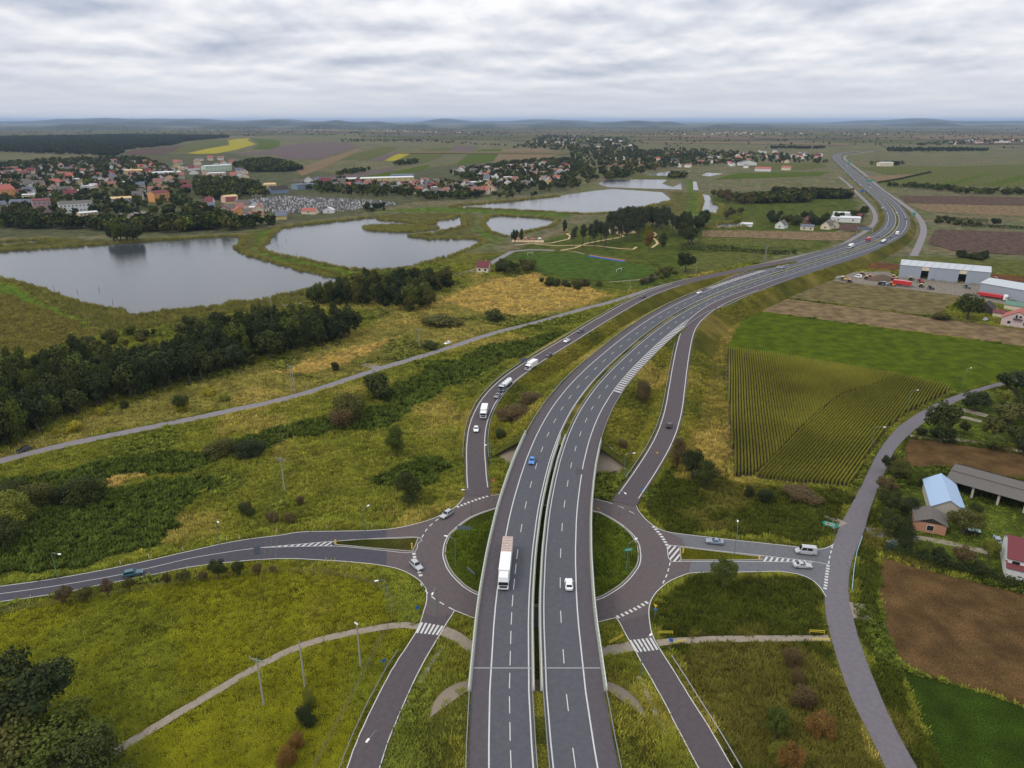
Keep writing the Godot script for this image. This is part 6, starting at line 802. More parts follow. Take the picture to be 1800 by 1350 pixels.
func strip_poly(path: PackedVector3Array, a: float, b: float) -> PackedVector2Array:
	var p := PackedVector2Array()
	var q := PackedVector2Array()
	for i in path.size():
		var r := right_of(path, i)
		p.append(Vector2(path[i].x + r.x * a, path[i].z + r.z * a))
		q.append(Vector2(path[i].x + r.x * b, path[i].z + r.z * b))
	q.reverse()
	p.append_array(q)
	return p

func right_of(path: PackedVector3Array, i: int) -> Vector3:
	var d := path[mini(i + 1, path.size() - 1)] - path[maxi(i - 1, 0)]
	return Vector3(-d.z, 0, d.x).normalized()

func strip(b: B, path: PackedVector3Array, from: float, to: float, y: float, i0 := 0, i1 := -1) -> void:
	if i1 < 0: i1 = path.size() - 1
	for i in range(i0, i1):
		var r := right_of(path, i)
		var s := right_of(path, i + 1)
		var u := Vector3.UP * y
		b.quad(path[i] + r * from + u, path[i + 1] + s * from + u, path[i + 1] + s * to + u, path[i] + r * to + u)

func walk(path: PackedVector3Array, step: float, from := 0.0) -> Array:
	"""[point, heading] every step metres"""
	var out := []
	var left := from
	for i in path.size() - 1:
		var d := path[i + 1] - path[i]
		var l := d.length()
		while left < l:
			out.append([path[i] + d * (left / l), d / l, i])
			left += step
		left -= l
	return out

func offset_path(path: PackedVector3Array, off: float, y := 0.0) -> PackedVector3Array:
	var p := PackedVector3Array()
	for i in path.size(): p.append(path[i] + right_of(path, i) * off + Vector3.UP * y)
	return p

func rows_of(b: PackedFloat32Array, t: Transform3D, k: Color) -> void:
	var x := t.basis.x
	var y := t.basis.y
	var z := t.basis.z
	var o := t.origin
	b.append_array([x.x, y.x, z.x, o.x, x.y, y.y, z.y, o.y, x.z, y.z, z.z, o.z, k.r, k.g, k.b, 1.0])

func many(called: String, m: Mesh, material: Material, buf: PackedFloat32Array, parent: Node = self) -> MultiMeshInstance3D:
	var mm := MultiMesh.new()
	mm.transform_format = MultiMesh.TRANSFORM_3D
	mm.use_colors = true
	mm.mesh = m
	mm.instance_count = buf.size() / 16
	mm.buffer = buf
	var o := MultiMeshInstance3D.new()
	o.multimesh = mm
	o.material_override = material
	if parent == self:
		o.name = named(called)
		add_child(o)
	else:
		o.name = called
		parent.add_child(o, true)
	return o

func spot_in(p: PackedVector2Array, r: Rect2) -> Vector2:
	for k in 200:
		var q := r.position + Vector2(rng.randf(), rng.randf()) * r.size
		if Geometry2D.is_point_in_polygon(q, p): return q
	return p[0]

func bounds(p: PackedVector2Array) -> Rect2:
	var r := Rect2(p[0], Vector2.ZERO)
	for q in p: r = r.expand(q)
	return r

# ------------------------------------------------------------------ the scene
func _ready() -> void:
	rng.seed = 7
	for e in [[warp, 0.03, 3], [fine, 0.09, 3], [wide, 0.016, 4]]:
		e[0].frequency = e[1]
		e[0].fractal_octaves = e[2]
		e[0].seed = 11
	camera_and_light()
	tones()
	materials()
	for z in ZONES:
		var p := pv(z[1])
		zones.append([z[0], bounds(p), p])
	roads_and_water()
	ground()
	highway()
	ramps()
	flat_roads()
	fields()
	far_land()
	grass()
	trees()
	buildings()
	town()
	furniture()
	vehicles()

func camera_and_light() -> void:
	var cam := Camera3D.new()
	cam.name = "camera"
	cam.position = Vector3(0, 107, 0)
	cam.rotation_degrees = Vector3(-20.38, 0, 0)
	cam.fov = 56.78
	cam.near = 0.5
	cam.far = 90000.0
	add_child(cam)
	cam.current = true
	var e := Environment.new()
	e.background_mode = Environment.BG_SKY
	e.sky = Sky.new()
	var sky := PanoramaSkyMaterial.new()
	sky.panorama = cloud_cover()
	e.sky.sky_material = sky
	e.background_energy_multiplier = SKY_GAIN
	e.tonemap_mode = Environment.TONE_MAPPER_LINEAR
	e.tonemap_exposure = 1.0
	e.fog_enabled = true
	e.fog_density = 0.000034
	e.fog_light_color = Color(0.76, 0.86, 1.0)
	e.sdfgi_enabled = true
	e.ssao_enabled = true
	e.ssil_enabled = true
	var w := WorldEnvironment.new()
	w.name = "world"
	w.environment = e
	add_child(w)
	var sun := DirectionalLight3D.new()
	sun.name = "sun"
	sun.light_energy = 0.4
	sun.light_angular_distance = 14.0
	sun.light_color = Color(1.0, 0.96, 0.9)
	sun.shadow_enabled = true
	sun.rotation_degrees = Vector3(-48, -62, 0)
	add_child(sun)

const SKY_GAIN := 1.7
func cloud_cover() -> Texture2D:
	"""an even layer of broken stratocumulus, the same all round and brighter overhead, as under any overcast"""
	var w := 4096
	var h := 2048
	var a := FastNoiseLite.new()
	a.frequency = 0.42
	a.fractal_octaves = 6
	a.fractal_gain = 0.55
	a.seed = 5
	var im := Image.create_empty(w, h, false, Image.FORMAT_RGB8)
	im.fill(Color8(120, 126, 134))
	var rows := int(h * 20.0 / 180.0)
	var data := PackedByteArray()
	data.resize(w * rows * 3)
	for j in rows:
		var el := deg_to_rad((j + 0.5) * 180.0 / h)
		var thin := smoothstep(0.4, 4.5, rad_to_deg(el))
		var shades := cloud_shades(el)
		var y := rows - 1 - j
		for i in w:
			var az := TAU * i / w
			var k := cloud(a, az, el)
			var t := int(255.0 * lerpf(0.45, k, 0.22 + 0.78 * thin)) * 3
			var o := (y * w + i) * 3
			data[o] = shades[t]
			data[o + 1] = shades[t + 1]
			data[o + 2] = shades[t + 2]
	var strip_ := Image.create_from_data(w, rows, false, Image.FORMAT_RGB8, data)
	# the sky overhead, coarser because nothing is seen of it directly
	var s := 8
	var upper := Image.create_empty(w / s, (h / 2 - rows) / s + 1, false, Image.FORMAT_RGB8)
	for y in upper.get_height():
		var el := PI / 2 - (y + 0.5) * s * PI / h
		var shades := cloud_shades(el)
		for i in upper.get_width():
			var az := TAU * i * s / w
			var t := int(255.0 * cloud(a, az, el)) * 3
			upper.set_pixel(i, y, Color8(shades[t], shades[t + 1], shades[t + 2]))
	upper.resize(w, h / 2 - rows + s, Image.INTERPOLATE_CUBIC)
	im.blit_rect(upper, Rect2i(0, 0, w, h / 2 - rows), Vector2i.ZERO)
	im.blit_rect(strip_, Rect2i(0, 0, w, rows), Vector2i(0, h / 2 - rows))
	return ImageTexture.create_from_image(im)

func cloud_shades(el: float) -> PackedByteArray:
	var low := Color8(176, 185, 203).srgb_to_linear()
	var high := Color8(246, 246, 248).srgb_to_linear()
	var f := (1.0 + 0.7 * sin(el)) / SKY_GAIN
	var out := PackedByteArray()
	for t in 256:
		var c := low.lerp(high, t / 255.0)
		var q := Color(c.r * f, c.g * f, c.b * f).linear_to_srgb()
		out.append_array([int(q.r * 255.0), int(q.g * 255.0), int(q.b * 255.0)])
	return out

func cloud(a: FastNoiseLite, az: float, el: float) -> float:
	"""heaps of cloud with lit tops and flat grey bases, smaller towards the horizon"""
	var v := log(rad_to_deg(el) + 1.6) * 7.0
	var x := cos(az) * 15.0
	var z := sin(az) * 15.0
	var n := a.get_noise_3d(x, v, z)
	var up := a.get_noise_3d(x, v + 0.55, z)
	var big := a.get_noise_3d(x * 0.35 + 40.0, v * 0.4, z * 0.35)
	return clampf(0.62 + n * 0.5 + (n - up) * 0.38 + big * 0.42, 0.0, 1.0)

func materials() -> void:
	var grain := noise_tex(512, 0.12, 4, gray(0.72), gray(1.0), 3)
	var rough := noise_tex(512, 0.05, 5, gray(0.0), gray(1.0), 4)
	var turf := noise_tex(1024, 0.06, 6, gray(0.38), gray(1.0), 8)
	var blot := noise_tex(512, 0.014, 5, gray(0.66), gray(1.0), 9)
	var worn := noise_tex(512, 0.03, 5, gray(0.9), gray(1.0), 12)
	M["grain"] = grain
	M["rough"] = rough
	var land_ := textured(mat("land", Color(1, 1, 1), 1.0), turf, 1.0, rough, 30.0)
	land_.vertex_color_use_as_albedo = true
	land_.metallic_specular = 0.15
	over(land_, blot, 83.0)
	for k in ["clover", "stubble", "straw", "rust", "pasture", "plough", "pitch", "earth", "crop", "rape", "mauve"]:
		var c: Color = TONE[k]
		var m := mat("field_" + k, Color(c.r, c.g, c.b) * (0.8 if k in ["clover", "pasture", "pitch", "crop"] else 0.68), 1.0)
		m.metallic_specular = 0.15
		if k in ["clover", "pasture", "pitch", "crop"]: textured(m, turf, 1.0, rough, 12.0)
		else: textured(m, furrows(21 + k.length(), 0.5), 1.0, rough, 12.0)
		over(m, blot, 61.0)
	var asphalt := {"highway": lin(106, 107, 114, 0.9), "ramp": lin(97, 89, 92, 1.1), "ring": lin(108, 98, 98, 1.08), "slip": lin(114, 115, 119, 1.15), "west": lin(88, 86, 94, 1.02), "local": lin(118, 113, 118, 1.2), "service": lin(132, 127, 130, 1.32), "path": lin(150, 139, 124, 1.3), "shoulder": lin(104, 98, 103, 0.95)}
	for k in asphalt:
		var m := textured(mat("road_" + k, asphalt[k], 0.92), grain, 1.0)
		m.metallic_specular = 0.3
		over(m, worn, 23.0)
	mat("road_patch", lin(74, 70, 74, 0.85), 0.9)
	over(textured(mat("paint", lin(232, 232, 228, 1.0), 0.7), grain), worn, 7.0)
	mat("concrete", lin(150, 146, 136), 0.9)
	tri_planar(M.concrete, worn, 0.4)
	mat("cobble", lin(160, 146, 126, 1.3), 0.95)
	tri_planar(M.cobble, noise_tex(512, 0.09, 3, gray(0.45), gray(1.0), 31, FastNoiseLite.TYPE_CELLULAR), 0.35)
	mat("steel", lin(150, 152, 152), 0.55, 0.6)
	mat("rail_green", lin(196, 210, 200), 0.6, 0.0)
	mat("pole_concrete", lin(150, 148, 140), 0.9)
	mat("pole_green", lin(90, 120, 110), 0.6)
	mat("wood_pole", lin(110, 96, 80), 0.9)
	mat("lamp_head", lin(235, 235, 232), 0.5)
	mat("insulator", lin(120, 150, 165), 0.3)
	mat("wire", lin(120, 116, 60), 0.6)
	mat("soil", lin(120, 100, 80, 1.2), 1.0)
	tri_planar(M.soil, turf, 0.1)
	mat("gravel", lin(150, 140, 124, 1.1), 1.0)
	over(textured(M.gravel, grain, 1.0), blot, 17.0)
	var water := mat("water", Color(0.045, 0.052, 0.06), 0.09)
	water.heightmap_enabled = true
	water.heightmap_texture = noise_tex(512, 0.03, 4, gray(0.0), gray(1.0), 41)
	water.heightmap_scale = 6.0
	water.metallic_specular = 0.37
	mat("glass", Color(0.015, 0.018, 0.022), 0.12)
	M.glass.metallic_specular = 0.4
	mat("tyre", Color(0.02, 0.02, 0.02), 0.9)
	mat("headlamp", Color(0.75, 0.76, 0.78), 0.15)
	mat("tail", Color(0.35, 0.02, 0.02), 0.3)
	mat("dark_part", Color(0.03, 0.03, 0.032), 0.7)
	var paints := {"white": Color(0.8, 0.8, 0.8), "silver": Color(0.4, 0.41, 0.43), "blue": Color(0.03, 0.2, 0.55), "teal": Color(0.02, 0.1, 0.13), "grey": Color(0.18, 0.19, 0.2), "steel": Color(0.2, 0.25, 0.31), "dark": Color(0.04, 0.045, 0.06), "black": Color(0.02, 0.02, 0.022), "red": Color(0.5, 0.03, 0.04), "green": Color(0.3, 0.5, 0.42), "yellow": Color(0.6, 0.4, 0.05), "orange": Color(0.6, 0.2, 0.04)}
	for k in paints:
		var m := mat("paint_" + k, paints[k], 0.35)
		m.clearcoat_enabled = true
		m.clearcoat = 0.6
		m.clearcoat_roughness = 0.1
	mat("tarp", Color(0.62, 0.54, 0.5), 0.85)
	tri_planar(M.tarp, noise_tex(256, 0.03, 4, Color(0.8, 0.74, 0.7), gray(1.0), 51), 0.2)
	for e in [["w_plaster", 190, 184, 170], ["w_white", 226, 226, 224], ["w_cream", 222, 210, 184], ["w_brick", 190, 140, 112], ["w_pink", 206, 186, 184], ["w_metal", 160, 168, 180], ["w_darkwood", 58, 50, 44], ["w_mauve", 176, 146, 146], ["w_orange", 222, 160, 98], ["w_peach", 224, 190, 168], ["w_yellow", 220, 200, 140], ["w_pale_green", 200, 214, 194], ["w_slate", 130, 146, 168], ["w_brown", 120, 92, 74], ["w_red", 150, 80, 74], ["w_grey", 170, 168, 166],
		["r_grey", 122, 116, 110], ["r_red", 170, 94, 82], ["r_wine", 112, 52, 58], ["r_slate", 98, 104, 118], ["r_blue_metal", 160, 186, 216], ["r_metal_roof", 186, 192, 196], ["r_white_roof", 216, 218, 220], ["r_darkwood", 52, 47, 44], ["r_green", 96, 128, 112], ["r_ochre", 208, 178, 130], ["r_brown", 142, 96, 84]]:
		var m := mat(e[0], lin(e[1], e[2], e[3], 0.95), 0.85 if e[0] != "r_blue_metal" else 0.45)
		tri_planar(m, worn, 0.13)
	over(M.r_grey, blot, 3.0)

func furrows(sd: int, low: float) -> ImageTexture:
	"""soil or crop in rows: noise drawn out along the rows"""
	if M.has("furrow%d" % sd): return M["furrow%d" % sd]
	var f := FastNoiseLite.new()
	f.frequency = 0.11
	f.fractal_octaves = 3
	f.seed = sd
	var im := f.get_seamless_image(512, 512)
	im.resize(2048, 512, Image.INTERPOLATE_CUBIC)
	var g := f.get_seamless_image(512, 512)
	g.resize(1024, 512, Image.INTERPOLATE_CUBIC)
	im.resize(1024, 512)
	var o := Image.create_empty(1024, 512, false, Image.FORMAT_L8)
	var a := im.get_data()
	var b := FastNoiseLite.new()
	b.frequency = 0.05
	b.fractal_octaves = 4
	b.seed = sd + 1
	var fine_ := b.get_seamless_image(1024, 512)
	fine_.convert(Image.FORMAT_L8)
	im.convert(Image.FORMAT_L8)
	a = im.get_data()
	var d := fine_.get_data()
	var r := PackedByteArray()
	r.resize(1024 * 512)
	for i in r.size(): r[i] = int(clampf(low + (1.0 - low) * (0.6 * a[i] + 0.6 * d[i]) / 255.0, 0.0, 1.0) * 255.0)
	o = Image.create_from_data(1024, 512, false, Image.FORMAT_L8, r)
	var t := ImageTexture.create_from_image(o)
	M["furrow%d" % sd] = t
	return t

func roads_and_water() -> void:
	"""what the grass keeps clear of"""
	keep(pv(RING[0]), 0.9)
	for e in [WEST_ROAD, SOUTH_LEFT_ROAD, SOUTH_RIGHT_ROAD, EAST_ROAD, LOCAL_ROAD]:
		var p := pv(e[0])
		var q := pv(e[1])
		q.reverse()
		p.append_array(q)
		keep(p, 0.9)
	for e in [[SERVICE_ROAD, 2.6], [FRONTAGE_ROAD, 3.0], [FOOTPATH_WEST, 1.2], [FOOTPATH_MID, 1.6], [FOOTPATH_MID_RIGHT, 1.6], [FOOTPATH_EAST, 1.2], [RAMP_LEFT, 4.6], [RAMP_RIGHT, 4.6]]:
		keep(strip_poly(pv3(e[0]), -e[1], e[1]))
	keep(strip_poly(pv3(HIGHWAY), -13.0, 13.0))
	for l in LAKES: keep(pv(l))
	for l in FIELDS: keep(pv(l[2]))
	for l in CORN: keep(pv(l))
	for l in YARDS: keep(pv(l))

func ground() -> void:
	var cols := 290
	var rows := 520
	var v := PackedVector3Array()
	var c := PackedColorArray()
	var uv := PackedVector2Array()
	var nn := PackedVector3Array()
	var ix := PackedInt32Array()
	for j in rows + 1:
		var r := 45.0 * pow(1.01325, j)
		if j == rows: r = 60000.0
		for i in cols + 1:
			var a := deg_to_rad(-64.0 + 128.0 * i / cols)
			var x := r * sin(a)
			var z := -r * cos(a)
			v.append(Vector3(x, 0, z))
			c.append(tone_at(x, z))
			uv.append(Vector2(x, z) / 31.0)
			nn.append(Vector3.UP)
	for j in rows:
		for i in cols:
			var k := j * (cols + 1) + i
			ix.append_array([k, k + cols + 1, k + 1, k + 1, k + cols + 1, k + cols + 2])
	var a := []
	a.resize(Mesh.ARRAY_MAX)
	a[Mesh.ARRAY_VERTEX] = v
	a[Mesh.ARRAY_COLOR] = c
	a[Mesh.ARRAY_TEX_UV] = uv
	a[Mesh.ARRAY_NORMAL] = nn
	a[Mesh.ARRAY_INDEX] = ix
	var m := ArrayMesh.new()
	m.add_surface_from_arrays(Mesh.PRIMITIVE_TRIANGLES, a)
	land("ground", m, M.land)
	var y := 0.05
	for l in LAKES:
		var b := B.new()
		b.flat(pv(l), y)
		land("lake", b.mesh(40.0), M.water)
	for l in REED_ISLES:
		var p := pv(l)
		var b := B.new()
		for t in Geometry2D.triangulate_polygon(p):
			b.v.append(Vector3(p[t].x, 0.25, p[t].y))
			b.c.append(TONE["reed"])
		land("reed_island", b.mesh(31.0), M.land)
	for l in YARDS:
		var b := B.new()
		b.flat(pv(l), 0.03)
		land("yard", b.mesh(9.0), M.gravel)

# ------------------------------------------------------------------ roads
const Z0 := -107.5
const Z1 := -214.0
var hw: PackedVector3Array
func left_edge(p: Vector3) -> float:
	return -12.4 - 4.0 * smoothstep(-440.0, -480.0, p.z) * (1.0 - smoothstep(-640.0, -720.0, p.z))
func right_edge(p: Vector3) -> float:
	return 12.4 + 4.0 * smoothstep(-385.0, -415.0, p.z) * (1.0 - smoothstep(-560.0, -640.0, p.z))

func edge_strip(b: B, from: Callable, to: Callable, y: float, i0: int, i1: int) -> void:
	for i in range(i0, i1):
		var r := right_of(hw, i)
		var s := right_of(hw, i + 1)
		var u := Vector3.UP * y
		b.quad(hw[i] + r * from.call(hw[i]) + u, hw[i + 1] + s * from.call(hw[i + 1]) + u, hw[i + 1] + s * to.call(hw[i + 1]) + u, hw[i] + r * to.call(hw[i]) + u)

func highway() -> void:
	hw = pv3(HIGHWAY)
	var n := hw.size() - 1
	var i0 := 0
	var i1 := 0
	for i in hw.size():
		if hw[i].z > Z0: i0 = i
		if hw[i].z > Z1: i1 = i
	var near := 0
	for i in hw.size():
		if Vector2(hw[i].x, hw[i].z).length() < 520.0: near = i
	# carriageways, each one sheet
	var b := B.new()
	edge_strip(b, left_edge, func(_p): return -1.15, 0.0, 0, n)
	land("carriageway", b.mesh(6.0), M.road_highway, "left carriageway of the expressway")
	b = B.new()
	edge_strip(b, func(_p): return 1.15, right_edge, 0.0, 0, n)
	land("carriageway", b.mesh(6.0), M.road_highway, "right carriageway of the expressway")
	b = B.new()
	edge_strip(b, func(p): return left_edge(p) + 0.1, func(_p): return -9.2, 0.006, 0, near)
	land("hard_shoulder", b.mesh(6.0), M.road_shoulder, "left hard shoulder")
	b = B.new()
	edge_strip(b, func(_p): return 9.2, func(p): return right_edge(p) - 0.1, 0.006, 0, near)
	land("hard_shoulder", b.mesh(6.0), M.road_shoulder, "right hard shoulder")
	# painted lines
	for off in [-8.95, -1.65, 1.65, 8.95]:
		b = B.new()
		strip(b, hw, off - 0.13, off + 0.13, 0.014, 0, n)
		land("edge_line", b.mesh(3.0), M.paint)
	var dash := BoxMesh.new()
	dash.size = Vector3(0.17, 0.004, 4.0)
	for side in [-1, 1]:
		var root := Node3D.new()
		root.name = named("lane_marking")
		add_child(root)
		tag(root, "broken white lane line of the %s carriageway" % ("left" if side < 0 else "right"), "", "", "structure")
		var rest := B.new()
		var path := offset_path(hw, side * 5.3, 0.014)
		var at := 0.0
		var last := -1.0
		for w in walk(path, 6.0, 3.0):
			var p: Vector3 = w[0]
			at += 6.0
			var close = p.z > -150.0 and side < 0
			if not close and at - last < 11.9: continue
			last = at
			if p.z > -420.0:
				var o := MeshInstance3D.new()
				o.name = "dash"
				o.mesh = dash
				o.material_override = M.paint
				root.add_child(o, true)
				o.position = p
				o.rotation.y = atan2(-w[1].x, -w[1].z)
			else: rest.bar(p - w[1] * 2.0, p + w[1] * 2.0, 0.2, 0.004)
		var o := obj("far_dashes", rest.mesh(), M.paint, root)
		o.set_meta("kind", "stuff")
	for q in PATCHES:
		var pb := B.new()
		pb.box(Vector3(q[0], 7.012, q[1]), Vector3(2.2, 0.012, 3.4), Basis(Vector3.UP, -0.12))
		land("asphalt_patch", pb.mesh(), M.road_patch)
	# gore hatching
	for g in [[1, -263.0, -400.0, 9.3, 12.1], [-1, -437.0, -498.0, 9.4, 12.6]]:
		var root := Node3D.new()
		root.name = named("gore_hatching")
		add_child(root)
		tag(root, "white slanted hatching beside the %s carriageway at the merge" % ("right" if g[0] > 0 else "left"), "", "", "structure")
		for w in walk(hw, 2.6 if g[0] > 0 else 4.5):
			var p: Vector3 = w[0]
			if p.z > g[1] or p.z < g[2]: continue
			var f := clampf((p.z - g[1]) / (g[2] - g[1]), 0.0, 1.0)
			var r = right_of(hw, w[2]) * g[0]
			var d: Vector3 = w[1]
			var wd := 1.1 if g[0] > 0 else 1.7
			var hi: float = g[4] if g[0] < 0 or f < 0.75 else lerpf(g[4], g[3] + 0.6, (f - 0.75) * 4.0)
			var lean := 1.0 if g[0] > 0 else 4.0
			b = B.new()
			b.quad(p + r * g[3] + Vector3.UP * 0.014, p + r * g[3] + d * wd + Vector3.UP * 0.014, p + r * hi + d * (wd - lean) + Vector3.UP * 0.014, p + r * hi - d * lean + Vector3.UP * 0.014)
			obj("stripe", b.mesh(3.0), M.paint, root)
	# green median off the bridge
	for seg in [[0, i0], [i1, n]]:
		b = B.new()
		for i in range(seg[0], seg[1]):
			var r := right_of(hw, i)
			var s := right_of(hw, i + 1)
			b.cquad(hw[i] - r * 1.15, hw[i + 1] - s * 1.15, hw[i + 1] + s * 1.15, hw[i] + r * 1.15, tone_at(hw[i].x * 3.0, hw[i].z * 3.0, "slope"))
		land("median", b.mesh(31.0), M.land)
	# embankment
	for side in [-1, 1]:
		for seg in [[0, i0], [i1, n]]:
			b = B.new()
			for i in range(seg[0], seg[1]):
				bank(b, hw, i, side, edge_of(side, hw[i]), edge_of(side, hw[i + 1]), 1.1 if seg[0] == 0 else 1.45)
			land("embankment", b.mesh(31.0), M.land)
	bridge(i0, i1)
	# rails
	for side in [-1, 1]:
		for seg in [[0, i0], [i1, near]]:
			guard_rail(offset_slice(hw, seg[0], seg[1], side * 12.75), "%s guard rail of the expressway %s the bridge" % ["left" if side < 0 else "right", "before" if seg[0] == 0 else "beyond"])
			guard_rail(offset_slice(hw, seg[0], seg[1], side * 1.0), "%s rail of the median %s the bridge" % ["left" if side < 0 else "right", "before" if seg[0] == 0 else "beyond"])
	var ext := B.new()
	var r0 := right_of(hw, i0)
	for side in [-1, 1]:
		ext.bar(hw[i0 + 1] + r0 * side * 1.2 + Vector3.UP * 0.02, hw[i0 + 1] + r0 * side * 12.3 + Vector3.UP * 0.02, 0.3, 0.016)
	land("expansion_joint", ext.mesh(), M.steel)

func edge_of(side: int, p: Vector3) -> float: return right_edge(p) if side > 0 else -left_edge(p)

func offset_slice(path: PackedVector3Array, i0: int, i1: int, off: float) -> PackedVector3Array:
	var p := PackedVector3Array()
	for i in range(i0, i1 + 1):
		p.append(path[i] + right_of(path, i) * (off if absf(off) < 5.0 else signf(off) * (edge_of(int(signf(off)), path[i]) + 0.35)))
	return p

func bank(b: B, path: PackedVector3Array, i: int, side: int, e0: float, e1: float, slope: float) -> void:
	"""verge and slope from the edge of the road down to the land"""
	var p := path[i]
	var q := path[i + 1]
	if p.y < 0.12 and q.y < 0.12: return
	var r := right_of(path, i) * side
	var s := right_of(path, i + 1) * side
	var steps := 6
	var a := p + r * e0 + Vector3.DOWN * 0.02
	var c := q + s * e1 + Vector3.DOWN * 0.02
	for k in steps + 1:
		var f := float(k) / steps
		var d := p + r * (e0 + 1.0 + (p.y + 0.1) * slope * f)
		var e := q + s * (e1 + 1.0 + (q.y + 0.1) * slope * f)
		d.y = lerpf(p.y - 0.06, -0.06, f)
		e.y = lerpf(q.y - 0.06, -0.06, f)
		if k > 0 and k < steps: d += Vector3(0, 0.25 * fine.get_noise_2d(d.x * 2.0, d.z * 2.0), 0); e += Vector3(0, 0.25 * fine.get_noise_2d(e.x * 2.0, e.z * 2.0), 0)
		b.quad(a, c, e, d)
		var ka := tone_at(a.x, a.z, "slope")
		var kc := tone_at(c.x, c.z, "slope")
		var ke := tone_at(e.x, e.z, "slope")
		var kd := tone_at(d.x, d.z, "slope")
		for z in [ka, kc, ke, ka, ke, kd]: b.c.append(z)
		a = d
		c = e

func bridge(i0: int, i1: int) -> void:
	var root := base("road_bridge", Vector3.ZERO)
	tag(root, "long twin deck expressway bridge over the roundabout", "bridge")
	for side in [-1, 1]:
		var rings := []
		for i in range(i0, i1 + 2):
			var r = right_of(hw, i) * side
			var ring := PackedVector3Array()
			for o in [[0.5, -0.02], [13.15, -0.02], [13.15, -0.55], [10.6, -0.75], [9.2, -1.6], [3.8, -1.6], [2.4, -0.75], [0.5, -0.55]]:
				ring.append(hw[i] + r * o[0] + Vector3.UP * o[1])
			rings.append(ring)
		var b := B.new()
		b.loft(rings)
		var deck := obj("deck", b.mesh(), M.concrete, root)
		# raised edge beams and railings
		for e in [[12.55, 13.15, 12.85], [0.52, 1.1, 0.75]]:
			rings = []
			for i in range(i0, i1 + 2):
				var r = right_of(hw, i) * side
				var ring := PackedVector3Array()
				for o in [[e[0], -0.03], [e[0], 0.2], [e[1], 0.2], [e[1], -0.03]]: ring.append(hw[i] + r * o[0] + Vector3.UP * o[1])
				rings.append(ring)
			b = B.new()
			b.loft(rings)
			obj("edge_beam", b.mesh(), M.concrete, deck)
			railing(root, PackedVector3Array(rings.map(func(q): return (q[1] + q[2]) * 0.5)))
	for f in [0.2, 0.4, 0.6, 0.8]:
		var i := i0 + int((i1 - i0) * f)
		for side in [-1, 1]:
			var b := B.new()
			var o: Vector3 = hw[i] + right_of(hw, i) * side * 6.6
			b.tube(PackedVector3Array([Vector3(o.x, 0, o.z), Vector3(o.x, hw[i].y - 1.5, o.z)]), [0.9], 14)
			obj("pier", b.mesh(), M.concrete, root)
	for e in [[i0, -1.0], [i1 + 1, 1.0]]:
		var i: int = e[0]
		var d := (hw[i] - hw[i - 1]).normalized()
		var b := B.new()
		var r := right_of(hw, i)
		b.box(Vector3(hw[i].x, 3.0, hw[i].z) + d * e[1] * 0.6, Vector3(25.8, 7.0, 1.2), Basis(r, Vector3.UP, r.cross(Vector3.UP)))
		obj("abutment", b.mesh(), M.concrete, root)
		# paved cone under each corner
		for side in [-1, 1]:
			b = B.new()
			var c: Vector3 = hw[i] + r * side * 12.4
			var reach := 1.0 + (hw[i].y + 0.1) * (1.1 if e[1] < 0.0 else 1.45)
			var steps := 12
			var lay := 7
			for k in steps:
				for l in lay:
					var q := []
					for w in [[k, l], [k + 1, l], [k + 1, l + 1], [k, l + 1]]:
						var a: float = PI / 2 * w[0] / steps
						var f: float = float(w[1]) / lay
						var p: Vector3 = c + (r * side * cos(a) * reach - d * e[1] * sin(a) * 10.5) * f
						p.y = hw[i].y - 0.03 - (hw[i].y + 0.05) * maxf(0.0, f * reach - 1.0 * cos(a)) / (reach - 1.0 * cos(a)) + 0.05 * fine.get_noise_2d(p.x * 6.0, p.z * 6.0)
						q.append(p)
					b.quad(q[0], q[1], q[2], q[3])
			obj("slope_cone", b.mesh(), M.cobble, root)
		# front slope below the deck
		b = B.new()
		var a0: Vector3 = hw[i] - r * 12.6
		var a1: Vector3 = hw[i] + r * 12.6
		var t0 = a0 - d * e[1] * 10.5
		var t1 = a1 - d * e[1] * 10.5
		t0.y = 0.03
		t1.y = 0.03
		b.quad(Vector3(a0.x, 6.0, a0.z), Vector3(a1.x, 6.0, a1.z), t1, t0)
		obj("front_slope", b.mesh(), M.cobble, root)

func railing(root: Node, path: PackedVector3Array) -> void:
	var b := B.new()
	for h in [0.45, 0.8, 1.12]:
		for i in path.size() - 1: b.bar(path[i] + Vector3.UP * h, path[i + 1] + Vector3.UP * h, 0.09 if h > 1.0 else 0.05, 0.09 if h > 1.0 else 0.05)
	var r := obj("railing", b.mesh(), M.rail_green, root)
	b = B.new()
	for w in walk(path, 1.5):
		b.box(w[0] + Vector3.UP * 0.55, Vector3(0.16, 1.1, 0.16))
	obj("railing_posts", b.mesh(), M.rail_green, r).set_meta("kind", "stuff")

func guard_rail(path: PackedVector3Array, label: String) -> void:
	if path.size() < 2: return
	var root := base("guard_rail", Vector3.ZERO)
	tag(root, label, "guard rail", "guard rails")
	var rings := []
	for i in path.size():
		var r := right_of(path, i)
		var ring := PackedVector3Array()
		for o in [[-0.05, 0.42], [0.07, 0.48], [-0.02, 0.57], [0.07, 0.66], [-0.05, 0.72], [-0.09, 0.57]]: ring.append(path[i] + r * o[0] + Vector3.UP * o[1])
		rings.append(ring)
	var b := B.new()
	b.loft(rings)
	obj("rail", b.mesh(), M.steel, root)
	b = B.new()
	for w in walk(path, 4.0): b.box(w[0] + Vector3.UP * 0.3, Vector3(0.1, 0.75, 0.1))
	obj("post", b.mesh(), M.steel, root).set_meta("kind", "stuff")

